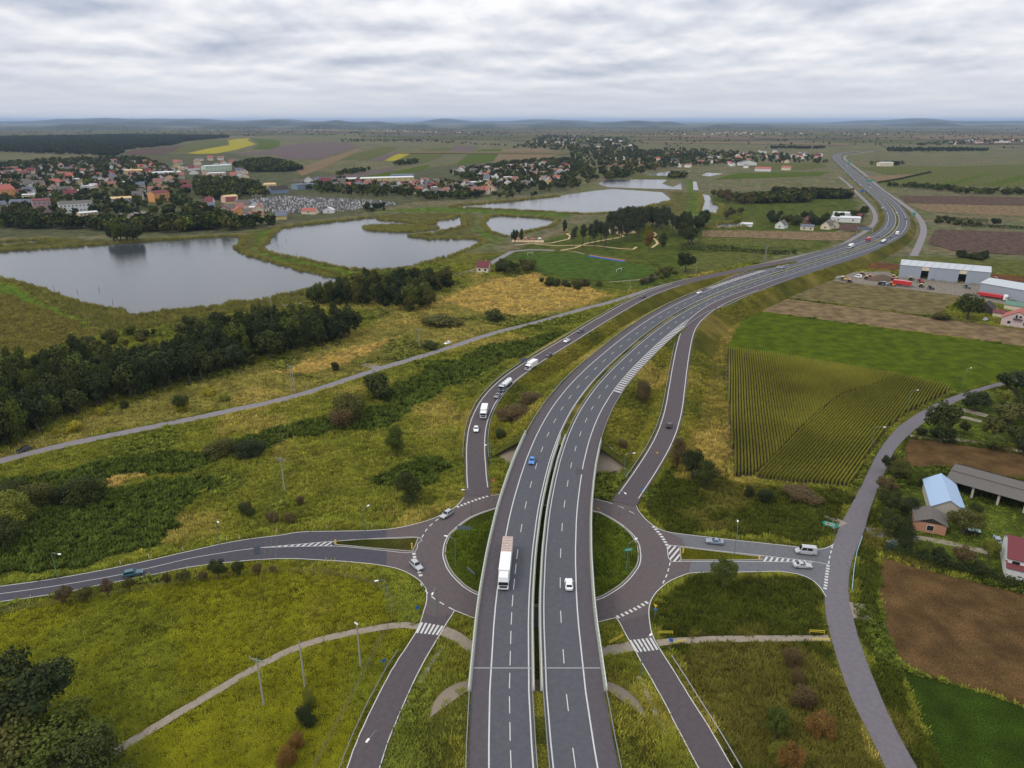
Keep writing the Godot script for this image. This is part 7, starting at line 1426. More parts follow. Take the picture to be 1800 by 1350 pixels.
func ramps() -> void:
	for e in [[RAMP_LEFT, "left"], [RAMP_RIGHT, "right"]]:
		var p := pv3(e[0])
		var b := B.new()
		strip(b, p, -3.75, 3.75, 0.02)
		if e[1] == "left":
			for k in b.v.size(): if b.v[k].y > 6.5: b.v[k].y -= 0.035
		land("ramp_road", b.mesh(6.0), M.road_ramp, "%s ramp between roundabout and expressway" % e[1])
		for off in [-3.1, 3.1]:
			b = B.new()
			var cut := p.size() - 1
			for i in p.size():
				if e[1] == "right" or p[i].z > -455.0: cut = i
			strip(b, p, off - 0.13, off + 0.13, 0.032, 1, cut)
			land("edge_line", b.mesh(3.0), M.paint)
		for side in [-1, 1]:
			b = B.new()
			for i in p.size() - 1:
				if not (e[1] == "right" and side < 0 and p[i].y > 6.9): bank(b, p, i, side, 3.75, 3.75, 1.5)
			land("embankment", b.mesh(31.0), M.land)
			var q := PackedVector3Array()
			for i in p.size():
				if p[i].y > 0.25 and p[i].z > (-330.0 if e[1] == "right" else -470.0) and (side < 0 or e[1] == "right" or p[i].z > -300.0): q.append(p[i] + right_of(p, i) * side * 4.3)
			if side < 0: guard_rail(q, "guard rail on the outer side of the %s ramp" % e[1] if e[1] == "left" else "guard rail on the highway side of the right ramp")
			elif e[1] == "left": guard_rail(q, "guard rail on the highway side of the left ramp")

func band(called: String, e: Array, y: float, m: Material, label: String, sub := 4) -> void:
	var l := pv(e[0])
	var r := pv(e[1])
	var b := B.new()
	for i in l.size() - 1:
		for k in sub:
			var f := float(k) / sub
			var g := float(k + 1) / sub
			var p := l[i].lerp(r[i], f)
			var q := l[i + 1].lerp(r[i + 1], f)
			var s := l[i + 1].lerp(r[i + 1], g)
			var t := l[i].lerp(r[i], g)
			b.quad(Vector3(p.x, y, p.y), Vector3(q.x, y, q.y), Vector3(s.x, y, s.y), Vector3(t.x, y, t.y))
	land(called, b.mesh(6.0), m, label)

func path_road(called: String, a: Array, half: float, y: float, m: Material, label: String) -> void:
	var p := pv3(a)
	for i in p.size(): p[i].y = y
	var b := B.new()
	strip(b, p, -half, half, 0.0)
	land(called, b.mesh(6.0), m, label)

func flat_roads() -> void:
	band("slip_road", WEST_ROAD, 0.034, M.road_west, "west road into the roundabout")
	band("slip_road", SOUTH_LEFT_ROAD, 0.034, M.road_ramp, "south west road into the roundabout")
	band("slip_road", SOUTH_RIGHT_ROAD, 0.034, M.road_ramp, "south east road into the roundabout")
	band("slip_road", EAST_ROAD, 0.034, M.road_slip, "east slip road into the roundabout")
	band("local_road", LOCAL_ROAD, 0.028, M.road_local, "local road along the corn field and farm")
	path_road("service_road", SERVICE_ROAD, 2.4, 0.03, M.road_service, "narrow service road through the meadow")
	path_road("service_road", FRONTAGE_ROAD, 3.0, 0.03, M.road_service, "gravel track beside the far highway bend")
	for e in [FOOTPATH_WEST, FOOTPATH_EAST]: path_road("footpath", e, 1.0, 0.026, M.road_path, "narrow pale footpath")
	for e in [FOOTPATH_MID, FOOTPATH_MID_RIGHT]: path_road("footpath", e, 1.5, 0.026, M.road_path, "short paved footpath under the bridge")
	var b := B.new()
	b.flat(pv(RING[0]), 0.044)
	land("roundabout", b.mesh(6.0), M.road_ring, "reddish asphalt ring of the roundabout")
	island(pv(CENTRE_ISLAND[0]), 0.2, "lush", "grassy centre island of the roundabout")
	island(pv(SPLITTERS[0]), 0.17, "dim", "grassy splitter island of the west road")
	island(pv(SPLITTERS[1]), 0.17, "mown", "grassy splitter island of the east slip road")
	# white line round the centre island
	var ring := pv(CENTRE_ISLAND[0])
	var path := PackedVector3Array()
	for p in ring: path.append(Vector3(p.x, 0.056, p.y))
	path.append(path[0])
	b = B.new()
	strip(b, path, 0.35, 0.6, 0.0)
	if Geometry2D.is_point_in_polygon(Vector2(b.v[0].x, b.v[0].z), ring):
		b = B.new()
		strip(b, path, -0.6, -0.35, 0.0)
	land("edge_line", b.mesh(3.0), M.paint)
	for l in LINES:
		var p := pv3(l[3])
		b = B.new()
		if l[0] == 0:
			strip(b, p, -l[2] * 0.5, l[2] * 0.5, 0.058)
			land("edge_line", b.mesh(3.0), M.paint)
		else:
			var root := Node3D.new()
			root.name = named("yield_line")
			add_child(root)
			tag(root, "", "", "", "structure")
			var bm := BoxMesh.new()
			bm.size = Vector3(l[2], 0.006, l[0])
			for w in walk(p, l[0] + l[1], 0.5):
				var o := obj("dash", bm, M.paint, root)
				o.position = w[0] + Vector3.UP * 0.056
				o.rotation.y = atan2(-w[1].x, -w[1].z)
	for e in [[SOUTH_LEFT_ROAD[0], 1.1, 3, "left side of the south west road"], [SOUTH_RIGHT_ROAD[1], -1.3, 4, "right side of the south east road"]]:
		var q := pv(e[0])
		var rp := PackedVector3Array()
		for p in q: rp.append(Vector3(p.x, 0, p.y))
		var shifted := offset_path(rp, e[1])
		guard_rail(shifted.slice(mini(e[2], shifted.size() - 2)), "steel guard rail along the " + e[3])
	for h in HATCHES:
		var p := pv(h)
		var root := Node3D.new()
		root.name = named("hatching")
		add_child(root)
		tag(root, "", "", "", "structure")
		var r := bounds(p)
		var x := r.position.x
		while x < r.end.x + r.size.y:
			var bar_ := PackedVector2Array([Vector2(x, r.position.y), Vector2(x + 0.6, r.position.y), Vector2(x + 0.6 - r.size.y * 0.7, r.end.y), Vector2(x - r.size.y * 0.7, r.end.y)])
			for q in Geometry2D.intersect_polygons(p, bar_):
				b = B.new()
				b.flat(q, 0.06)
				if b.v.size(): obj("stripe", b.mesh(3.0), M.paint, root)
			x += 1.5
	for k in CROSSINGS.size():
		var p := pv(CROSSINGS[k])
		var root := Node3D.new()
		root.name = named("zebra_crossing")
		add_child(root)
		tag(root, "white striped zebra crossing on the south %s road" % ["west", "east"][k], "", "", "structure")
		for i in 6:
			var f := (i + 0.04) / 6.0
			var g := (i + 0.58) / 6.0
			b = B.new()
			var q := [p[0].lerp(p[3], f), p[1].lerp(p[2], f), p[1].lerp(p[2], g), p[0].lerp(p[3], g)]
			b.quad(Vector3(q[0].x, 0.06, q[0].y), Vector3(q[1].x, 0.06, q[1].y), Vector3(q[2].x, 0.06, q[2].y), Vector3(q[3].x, 0.06, q[3].y))
			obj("stripe", b.mesh(3.0), M.paint, root)

func island(p: PackedVector2Array, h: float, tone: String, label: String) -> void:
	var b := B.new()
	var inner: PackedVector2Array = p
	var grown := Geometry2D.offset_polygon(p, -0.3)
	if grown.size(): inner = grown[0]
	for t in Geometry2D.triangulate_polygon(inner):
		b.v.append(Vector3(inner[t].x, h, inner[t].y))
		b.c.append(tone_at(inner[t].x, inner[t].y, tone))
	var o := land("traffic_island", b.mesh(31.0), M.land, label)
	b = B.new()
	for i in p.size():
		var q := p[i]
		var r := p[(i + 1) % p.size()]
		b.quad(Vector3(q.x, 0.03, q.y), Vector3(r.x, 0.03, r.y), Vector3(r.x, h - 0.02, r.y), Vector3(q.x, h - 0.02, q.y))
	for t in Geometry2D.triangulate_polygon(p): b.v.append(Vector3(p[t].x, h - 0.02, p[t].y))
	obj("kerb", b.mesh(), M.concrete, o)

func fields() -> void:
	var k := 0
	for f in FIELDS:
		var p := pv(f[2])
		var b := B.new()
		var far := bounds(p).get_center().length()
		b.flat(p, 0.012 + 0.0008 * (k % 9) if far < 450.0 else 0.08 + far * 0.00012 + 0.02 * (k % 7))
		land("crop_field", b.mesh(24.0 if far < 700.0 else 160.0, f[1]), M["field_" + f[0]])
		k += 1
	corn()

func corn() -> void:
	var plant := B.new()
	var r := RandomNumberGenerator.new()
	r.seed = 3
	for k in 16:
		var a := r.randf() * TAU
		var h := r.randf_range(0.9, 2.2)
		var o := Vector3(r.randf_range(-0.08, 0.08), 0, r.randf_range(-0.35, 0.35))
		var d := Vector3(cos(a) * 0.5, 0, sin(a))
		var s := Vector3(-d.z, 0, d.x) * 0.09
		var t := gray(r.randf_range(0.75, 1.25))
		plant.cquad(o + Vector3.UP * (h - 0.9) - s, o + Vector3.UP * (h - 0.9) + s, o + d * 0.3 + Vector3.UP * (h + 0.12) + s, o + d * 0.3 + Vector3.UP * (h + 0.12) - s, t)
		plant.ctri(o + d * 0.3 + Vector3.UP * (h + 0.12) + s, o + d * 0.3 + Vector3.UP * (h + 0.12) - s, o + d * 0.75 + Vector3.UP * (h - 0.2), t)
	for k in 2: plant.cquad(Vector3(-0.03, 0, k * 0.4 - 0.2), Vector3(0.03, 0, k * 0.4 - 0.2), Vector3(0.02, 2.5, k * 0.4 - 0.2), Vector3(-0.02, 2.5, k * 0.4 - 0.2), Color(1.7, 1.45, 1.0))
	var m := mat("corn", Color(1, 1, 1), 0.9)
	m.vertex_color_use_as_albedo = true
	m.metallic_specular = 0.2
	var pm := plant.mesh()
	for s in 2:
		var p := pv(CORN[s])
		var soil := B.new()
		soil.flat(p, 0.02)
		land("crop_field", soil.mesh(24.0, CORN_ROWS[s]), M.field_plough)
		var e := Vector2(cos(CORN_ROWS[s]), sin(CORN_ROWS[s]))
		var n := Vector2(-e.y, e.x)
		var c := bounds(p).get_center()
		var buf := PackedFloat32Array()
		for i in range(-105, 106):
			for j in range(-150, 151):
				var q := c + n * (i * 1.05 + 0.08 * sin(j * 0.05)) + e * (j * 0.62 + rng.randf() * 0.3)
				if not Geometry2D.is_point_in_polygon(q, p): continue
				var g := 1.0 + 0.5 * wide.get_noise_2d(q.x, q.y) + rng.randf_range(-0.12, 0.12)
				var k := rng.randf_range(0.88, 1.08)
				rows_of(buf, Transform3D(Basis(Vector3.UP, -CORN_ROWS[s] + PI / 2 + rng.randf_range(-0.3, 0.3)).scaled(Vector3.ONE * k), Vector3(q.x, 0.01, q.y)), Color(0.22 * g, 0.215 * g, 0.03 * g))
		tag(many("corn_crop", pm, m, buf), ["rows of ripe green corn left of the slanting seam", "rows of ripe green corn curving along the local road"][s], "corn", "", "stuff")

func far_land() -> void:
	# wooded ridges along the horizon
	for e in [[26000.0, 170.0, 0.00011, 3], [16000.0, 120.0, 0.00017, 8], [10500.0, 62.0, 0.00025, 17]]:
		var f := FastNoiseLite.new()
		f.seed = e[3]
		f.frequency = e[2]
		f.fractal_octaves = 3
		var b := B.new()
		var n := 400
		var prev := []
		for i in n + 1:
			var a := deg_to_rad(-55.0 + 110.0 * i / n)
			var r: float = e[0] * (1.0 + 0.08 * f.get_noise_1d(i * 300.0))
			var h: float = e[1] * clampf(0.42 + 1.0 * f.get_noise_1d(i * 190.0 + e[3] * 999.0) - 0.28 * sin(a), 0.0, 1.2) + 3.0 * f.get_noise_1d(i * 9000.0)
			var d := Vector3(sin(a), 0, -cos(a))
			var now := [d * (r - 900.0) + Vector3.UP * 0.5, d * (r - 700.0) + Vector3.UP * maxf(h * 0.75, 0.0), d * r + Vector3.UP * maxf(h, 0.0), d * (r + 1500.0) + Vector3.UP * 0.5]
			if i > 0:
				for k in 3: b.quad(prev[k], prev[k + 1], now[k + 1], now[k])
			prev = now
		land("hills", b.mesh(900.0), M.far_wood if M.has("far_wood") else textured(mat("far_wood", Color(0.035, 0.05, 0.025), 1.0), M.grain))
	# strip fields of the plain
	var r := RandomNumberGenerator.new()
	r.seed = 21
	var kinds := ["pasture", "stubble", "mauve", "straw", "pasture", "clover", "plough"]
	for k in 230:
		var d := r.randf_range(1700.0, 9000.0)
		var a := deg_to_rad(r.randf_range(-40.0, 42.0))
		var c := Vector2(d * sin(a), -d * cos(a))
		if near_highway(c, 900.0) or zone_at(c.x, c.y) == "town" or (d < 3300.0 and a < 0.05) or (d < 6200.0 and a < -0.1): continue
		var t := r.randf_range(-0.25, 0.25) + (0.0 if r.randf() < 0.7 else 0.5)
		var e := Vector2(cos(t), sin(t)) * r.randf_range(120.0, 520.0) * (d / 3500.0 + 0.4)
		var n := Vector2(-e.y, e.x).normalized() * r.randf_range(30.0, 110.0) * (d / 3000.0)
		var b := B.new()
		b.flat(PackedVector2Array([c - e - n, c + e - n * r.randf_range(0.6, 1.3), c + e + n, c - e + n * r.randf_range(0.6, 1.3)]), 0.15 + d * 0.0001 + k * 0.008)
		land("crop_field", b.mesh(160.0, t), M["field_" + kinds[k % kinds.size()]])

func near_highway(c: Vector2, d: float) -> bool:
	for p in hw:
		if c.distance_to(Vector2(p.x, p.z)) < d: return true
	return false

func grass() -> void:
	# one tuft of long grass, and one leafier clump
	var tufts := []
	for s in 2:
		var b := B.new()
		var r := RandomNumberGenerator.new()
		r.seed = 70 + s
		for k in (26 if s == 0 else 34):
			var a := r.randf() * TAU
			var o := Vector3(r.randf_range(-0.55, 0.55), -0.02, r.randf_range(-0.55, 0.55))
			var d := Vector3(cos(a), 0, sin(a))
			var h := r.randf_range(0.25, 0.6) if s == 0 else r.randf_range(0.2, 0.7)
			var w := r.randf_range(0.035, 0.085) if s == 0 else r.randf_range(0.07, 0.15)
			var side := Vector3(-d.z, 0, d.x) * w
			var t := gray(r.randf_range(0.55, 1.35))
			if s == 0: b.ctri(o - side, o + side, o + d * h * 0.7 + Vector3.UP * h, t)
			else: b.cquad(o + Vector3.UP * h * 0.4 - side, o + Vector3.UP * h * 0.4 + side, o + d * 0.3 + Vector3.UP * h + side * 0.4, o + d * 0.3 + Vector3.UP * h - side * 0.4, t)
		tufts.append(b.mesh())
	var m := mat("blades", Color(1, 1, 1), 1.0)
	m.vertex_color_use_as_albedo = true
	m.metallic_specular = 0.1
	var bufs := [PackedFloat32Array(), PackedFloat32Array()]
	var share := {"mown": 0.75, "verge": 0.6, "lush": 1.0, "meadow": 1.0, "dim": 1.0, "nettle": 1.0, "dry": 0.9, "gold": 0.9, "pale": 1.0, "marsh": 1.0, "reed": 1.0, "dike": 0.5, "park": 0.3, "slope": 0.9}
	var tall := {"mown": 0.4, "verge": 0.45, "lush": 0.8, "nettle": 1.6, "reed": 2.2, "marsh": 1.4, "dike": 0.6, "park": 0.5}
	var isle := pv(CENTRE_ISLAND[0])
	if Geometry2D.offset_polygon(isle, -0.7).size(): isle = Geometry2D.offset_polygon(isle, -0.7)[0]
	for k in 210000:
		# even in the land's own plan, thinning out northwards
		var z := -85.0 - 480.0 * pow(rng.randf(), 1.9)
		var x := rng.randf_range(-1.0, 1.0) * (70.0 - 0.86 * z)
		var p := Vector2(x, z)
		var zn := zone_at(x, z)
		if zn == "lush":
			if not Geometry2D.is_point_in_polygon(p, isle): continue
		elif blocked(p): continue
		if not share.has(zn) or rng.randf() > share[zn]: continue
		var c := tone_at(x, z, zn)
		var q := rng.randf_range(0.7, 1.25) * (0.72 if rng.randf() < 0.12 else 1.0)
		var sc := rng.randf_range(0.7, 1.3) * (1.0 - z / 700.0)
		var leafy := 1 if zn == "nettle" or zn in ["meadow", "dim", "dry"] and wide.get_noise_2d(x, z) > 0.3 else 0
		var y := 0.19 if zn == "lush" else 0.0
		rows_of(bufs[leafy], Transform3D(Basis(Vector3.UP, rng.randf() * TAU).scaled(Vector3(sc, sc * tall.get(zn, 1.0), sc)), Vector3(x, y, z)), Color(c.r * q, c.g * q, c.b * q * 0.95))
	# on the slopes
	for e in [[hw, 12.4, 1.45], [pv3(RAMP_LEFT), 3.75, 1.5], [pv3(RAMP_RIGHT), 3.75, 1.5]]:
		for w in walk(e[0], 0.3):
			var o: Vector3 = w[0]
			if o.z < -520.0 or e[1] > 5.0 and o.z < Z0 + 2.0 and o.z > Z1 - 2.0: continue
			if o.y < 0.3: continue
			var d: Vector3 = w[1]
			for side in [-1, 1]:
				var r = Vector3(-d.z, 0, d.x).normalized() * side
				for k in 3:
					var f := rng.randf()
					var ed: float = (edge_of(side, o) if e[1] > 5.0 else e[1]) + 1.0
					var q = o + r * (ed + o.y * (1.1 if e[1] > 5.0 and o.z > Z0 else float(e[2])) * f)
					q.y = lerpf(o.y - 0.06, -0.05, f)
					if e[1] < 5.0 and o.y > 6.0 or blocked(Vector2(q.x, q.z)): continue
					var c := tone_at(q.x, q.z, "slope")
					var s := rng.randf_range(0.8, 1.3)
					rows_of(bufs[0], Transform3D(Basis(Vector3.UP, rng.randf() * TAU).scaled(Vector3.ONE * s * 1.1), q), Color(c.r * s, c.g * s, c.b * s))
	tag(many("grass", tufts[0], m, bufs[0]), "rough grass of the meadows and road banks", "grass", "", "stuff")
	tag(many("undergrowth", tufts[1], m, bufs[1]), "leafy nettle growth in the damp meadow", "undergrowth", "", "stuff")
	reeds()

func reeds() -> void:
	"""reed beds along the ponds"""
	var b := B.new()
	var r := RandomNumberGenerator.new()
	r.seed = 4
	for k in 22:
		var o := Vector3(r.randf_range(-0.8, 0.8), 0, r.randf_range(-0.8, 0.8))
		var a := r.randf() * TAU
		var s := Vector3(cos(a), 0, sin(a)) * r.randf_range(0.05, 0.12)
		var h := r.randf_range(0.9, 2.0)
		var t := gray(r.randf_range(0.6, 1.3))
		b.ctri(o - s, o + s, o + Vector3(r.randf_range(-0.3, 0.3), h, r.randf_range(-0.3, 0.3)), t)
	var buf := PackedFloat32Array()
	for l in LAKES + REED_ISLES:
		var p := pv(l)
		for i in p.size():
			var q := p[i]
			var e := p[(i + 1) % p.size()]
			var d := e - q
			if q.length() > 1100.0: continue
			var n := int(d.length() / 0.55)
			var s := Vector2(-d.y, d.x).normalized()
			for k in n:
				var f := rng.randf()
				var w := q + d * f
				var wob := 3.0 * warp.get_noise_2d(w.x * 2.5, w.y * 2.5)
				w += s * (wob + rng.randf_range(-2.2, 2.2))
				var g := rng.randf_range(0.7, 1.25)
				var c := tone_at(w.x, w.y, "reed")
				rows_of(buf, Transform3D(Basis(Vector3.UP, rng.randf() * TAU).scaled(Vector3.ONE * rng.randf_range(0.7, 1.2) * clampf(q.length() / 450.0, 1.0, 1.7)), Vector3(w.x, 0, w.y)), Color(c.r * g, c.g * g, c.b * g))
	for l in REED_ISLES:
		var p := pv(l)
		var rr := bounds(p)
		for k in int(rr.get_area() * 0.25):
			var w := spot_in(p, rr)
			var c := tone_at(w.x, w.y, "reed")
			rows_of(buf, Transform3D(Basis(Vector3.UP, rng.randf() * TAU), Vector3(w.x, 0.2, w.y)), c)
	tag(many("reeds", b.mesh(), M.blades, buf), "pale reeds fringing the ponds", "reeds", "", "stuff")

# ------------------------------------------------------------------ trees
var LEAF := {"dark": Color(0.05, 0.063, 0.014), "deep": Color(0.032, 0.045, 0.013), "mid": Color(0.082, 0.105, 0.016), "olive": Color(0.095, 0.094, 0.022), "lime": Color(0.17, 0.18, 0.025), "yellow": Color(0.34, 0.29, 0.02), "brown": Color(0.12, 0.085, 0.035), "orange": Color(0.2, 0.11, 0.028), "pine": Color(0.05, 0.062, 0.03), "blue": Color(0.12, 0.19, 0.2), "pale": Color(0.16, 0.14, 0.09)}
var protos := {}

func leaf(b: B, r: RandomNumberGenerator, o: Vector3, out: Vector3, size: float, k: Color) -> void:
	var n := (out.normalized() + Vector3(r.randf_range(-0.9, 0.9), r.randf_range(-0.5, 0.9), r.randf_range(-0.9, 0.9))).normalized()
	var x := n.cross(Vector3(r.randf_range(-1, 1), r.randf_range(-1, 1), r.randf_range(-1, 1))).normalized() * size
	var y := n.cross(x) * r.randf_range(0.6, 1.1)
	b.cquad(o - x - y * 0.3, o - x * 0.2 - y, o + x, o + x * 0.1 + y * 0.9, k)

func crown_of(kind: String, sd: int, count: int, size: float) -> ArrayMesh:
	"""leaf clumps through a crown one metre high and one wide, standing on its base"""
	var r := RandomNumberGenerator.new()
	r.seed = sd
	var lobes := []
	match kind:
		"round":
			lobes.append([Vector3(0, 0.58, 0), Vector3(0.33, 0.30, 0.33)])
			for k in 11:
				var a := TAU * k / 5.5 + r.randf() * 0.8
				var y := 0.33 + 0.5 * r.randf()
				var w := 0.34 * sin(PI * clampf((y - 0.12) / 0.9, 0.05, 0.95))
				lobes.append([Vector3(cos(a) * w, y, sin(a) * w), Vector3.ONE * r.randf_range(0.12, 0.2)])
		"tall":
			for k in 8:
				var a := r.randf() * TAU
				var f := k / 7.0
				var w := 0.22 * sin(PI * (0.15 + 0.8 * f))
				lobes.append([Vector3(cos(a) * w, 0.2 + 0.68 * f, sin(a) * w), Vector3(0.34, 0.14, 0.34) * (0.6 + 0.5 * sin(PI * (0.1 + 0.8 * f)))])
		"bush":
			lobes.append([Vector3(0, 0.38, 0), Vector3(0.36, 0.4, 0.36)])
			for k in 9:
				var a := TAU * k / 9.0 + r.randf()
				var w := r.randf_range(0.15, 0.36)
				lobes.append([Vector3(cos(a) * w, r.randf_range(0.15, 0.72) * (1.1 - w), sin(a) * w), Vector3.ONE * r.randf_range(0.14, 0.24)])
		"willow":
			for k in 14:
				var a := r.randf() * TAU
				var w := r.randf_range(0.1, 0.36)
				lobes.append([Vector3(cos(a) * w, 0.78 - w * 1.0 + r.randf() * 0.06, sin(a) * w), Vector3(0.15, 0.26, 0.15)])
		"pine":
			for k in 9:
				var a := r.randf() * TAU
				var w := r.randf_range(0.05, 0.26)
				lobes.append([Vector3(cos(a) * w, 0.5 + 0.44 * k / 8.0, sin(a) * w), Vector3(0.3, 0.09, 0.3)])
		"spruce":
			for k in 12:
				var f := k / 11.0
				lobes.append([Vector3(0, 0.1 + 0.86 * f, 0), Vector3(0.5 * (1.05 - f), 0.07, 0.5 * (1.05 - f))])
	var b := B.new()
	var total := 0.0
	for l in lobes: total += l[1].x * l[1].z + l[1].x * l[1].y
	for l in lobes:
		var n := int(count * (l[1].x * l[1].z + l[1].x * l[1].y) / total)
		var lobe_tone := r.randf_range(0.8, 1.2)
		for i in n:
			var d := Vector3(r.randfn(), r.randfn(), r.randfn()).normalized()
			var o: Vector3 = l[0] + d * l[1] * pow(r.randf_range(0.2, 1.0), 0.4) * r.randf_range(0.9, 1.12)
			var t := lobe_tone * r.randf_range(0.65, 1.4)
			var warm := r.randf_range(0.88, 1.16)
			leaf(b, r, o, d, size * r.randf_range(0.6, 1.3), Color(t * warm, t, t * 0.95))
	return b.mesh()

func trunk_of(kind: String, sd: int) -> ArrayMesh:
	var r := RandomNumberGenerator.new()
	r.seed = sd
	var b := B.new()
	var top := 0.86 if kind in ["pine", "spruce", "tall"] else 0.6
	b.tube(PackedVector3Array([Vector3(0, -0.02, 0), Vector3(0.01, top * 0.4, 0.01), Vector3(-0.01, top, 0)]), [0.045, 0.032, 0.008], 6)
	if kind != "spruce":
		for k in 6:
			var a := r.randf() * TAU
			var y := top * r.randf_range(0.45, 0.95)
			b.tube(PackedVector3Array([Vector3(0, y, 0), Vector3(cos(a) * 0.14, y + 0.1, sin(a) * 0.14), Vector3(cos(a) * 0.26, y + 0.17, sin(a) * 0.26)]), [0.02, 0.012, 0.004], 4)
	return b.mesh()

func proto(kind: String, tint: String, big: bool, variant: int) -> Node3D:
	var key := "%s/%s/%s/%d" % [kind, tint, big, variant]
	if protos.has(key): return protos[key]
	var shape := "%s/%s/%d" % [kind, big, variant]
	if not protos.has(shape):
		var n: int = {"round": 1500, "tall": 1500, "bush": 1700, "willow": 2000, "pine": 800, "spruce": 900}[kind]
		protos[shape] = [crown_of(kind, 40 + variant * 7 + kind.length(), n * 4 if big else int(n * 1.2), 0.019 if big else 0.035), trunk_of(kind, 60 + variant)]
	var mk := "leaf_" + tint
	if not M.has(mk):
		var m := mat(mk, LEAF[tint], 0.75)
		m.vertex_color_use_as_albedo = true
		m.metallic_specular = 0.25
		m.backlight_enabled = true
		m.backlight = Color(0.35, 0.4, 0.2)
	if not M.has("bark"): mat("bark", Color(0.075, 0.06, 0.045), 0.95)
	var o := Node3D.new()
	var bushy := kind == "bush"
	var t := MeshInstance3D.new()
	t.name = "stem" if bushy else "trunk"
	t.mesh = protos[shape][1]
	t.material_override = M.bark
	o.add_child(t)
	var c := MeshInstance3D.new()
	c.name = "foliage" if bushy else "crown"
	c.mesh = protos[shape][0]
	c.material_override = M[mk]
	o.add_child(c)
	protos[key] = o
	return o

const KIND_NAME := {"round": "broadleaf_tree", "tall": "slim_tree", "bush": "shrub", "willow": "willow_tree", "pine": "pine_tree", "spruce": "spruce_tree"}
const KIND_WORD := {"round": "tree", "tall": "tree", "bush": "shrub", "willow": "tree", "pine": "tree", "spruce": "tree"}

func plant(kind: String, tint: String, x: float, z: float, h: float, w: float, label: String, group: String, y := 0.0) -> Node3D:
	var near := Vector2(x, z).length() < 270.0
	var o := copy(proto(kind, tint, near, rng.randi() % 3), KIND_NAME[kind])
	o.position = Vector3(x, y - 0.02, z)
	o.rotation.y = rng.randf() * TAU
	o.scale = Vector3(w, h, w * rng.randf_range(0.9, 1.1))
	tag(o, label, KIND_WORD[kind], group)
	return o

func surface_y(x: float, z: float) -> float:
	"""height of the road banks above the flat land"""
	var y := 0.0
	var p := Vector2(x, z)
	for e in [[hw, 13.4, 1.45], [pv3(RAMP_LEFT), 4.75, 1.5], [pv3(RAMP_RIGHT), 4.75, 1.5]]:
		for q in e[0]:
			if e[1] > 9.0 and q.z < Z0 and q.z > Z1: continue
			var d := p.distance_to(Vector2(q.x, q.z))
			if d < 40.0: y = maxf(y, q.y - maxf(0.0, d - e[1]) / e[2])
	return y

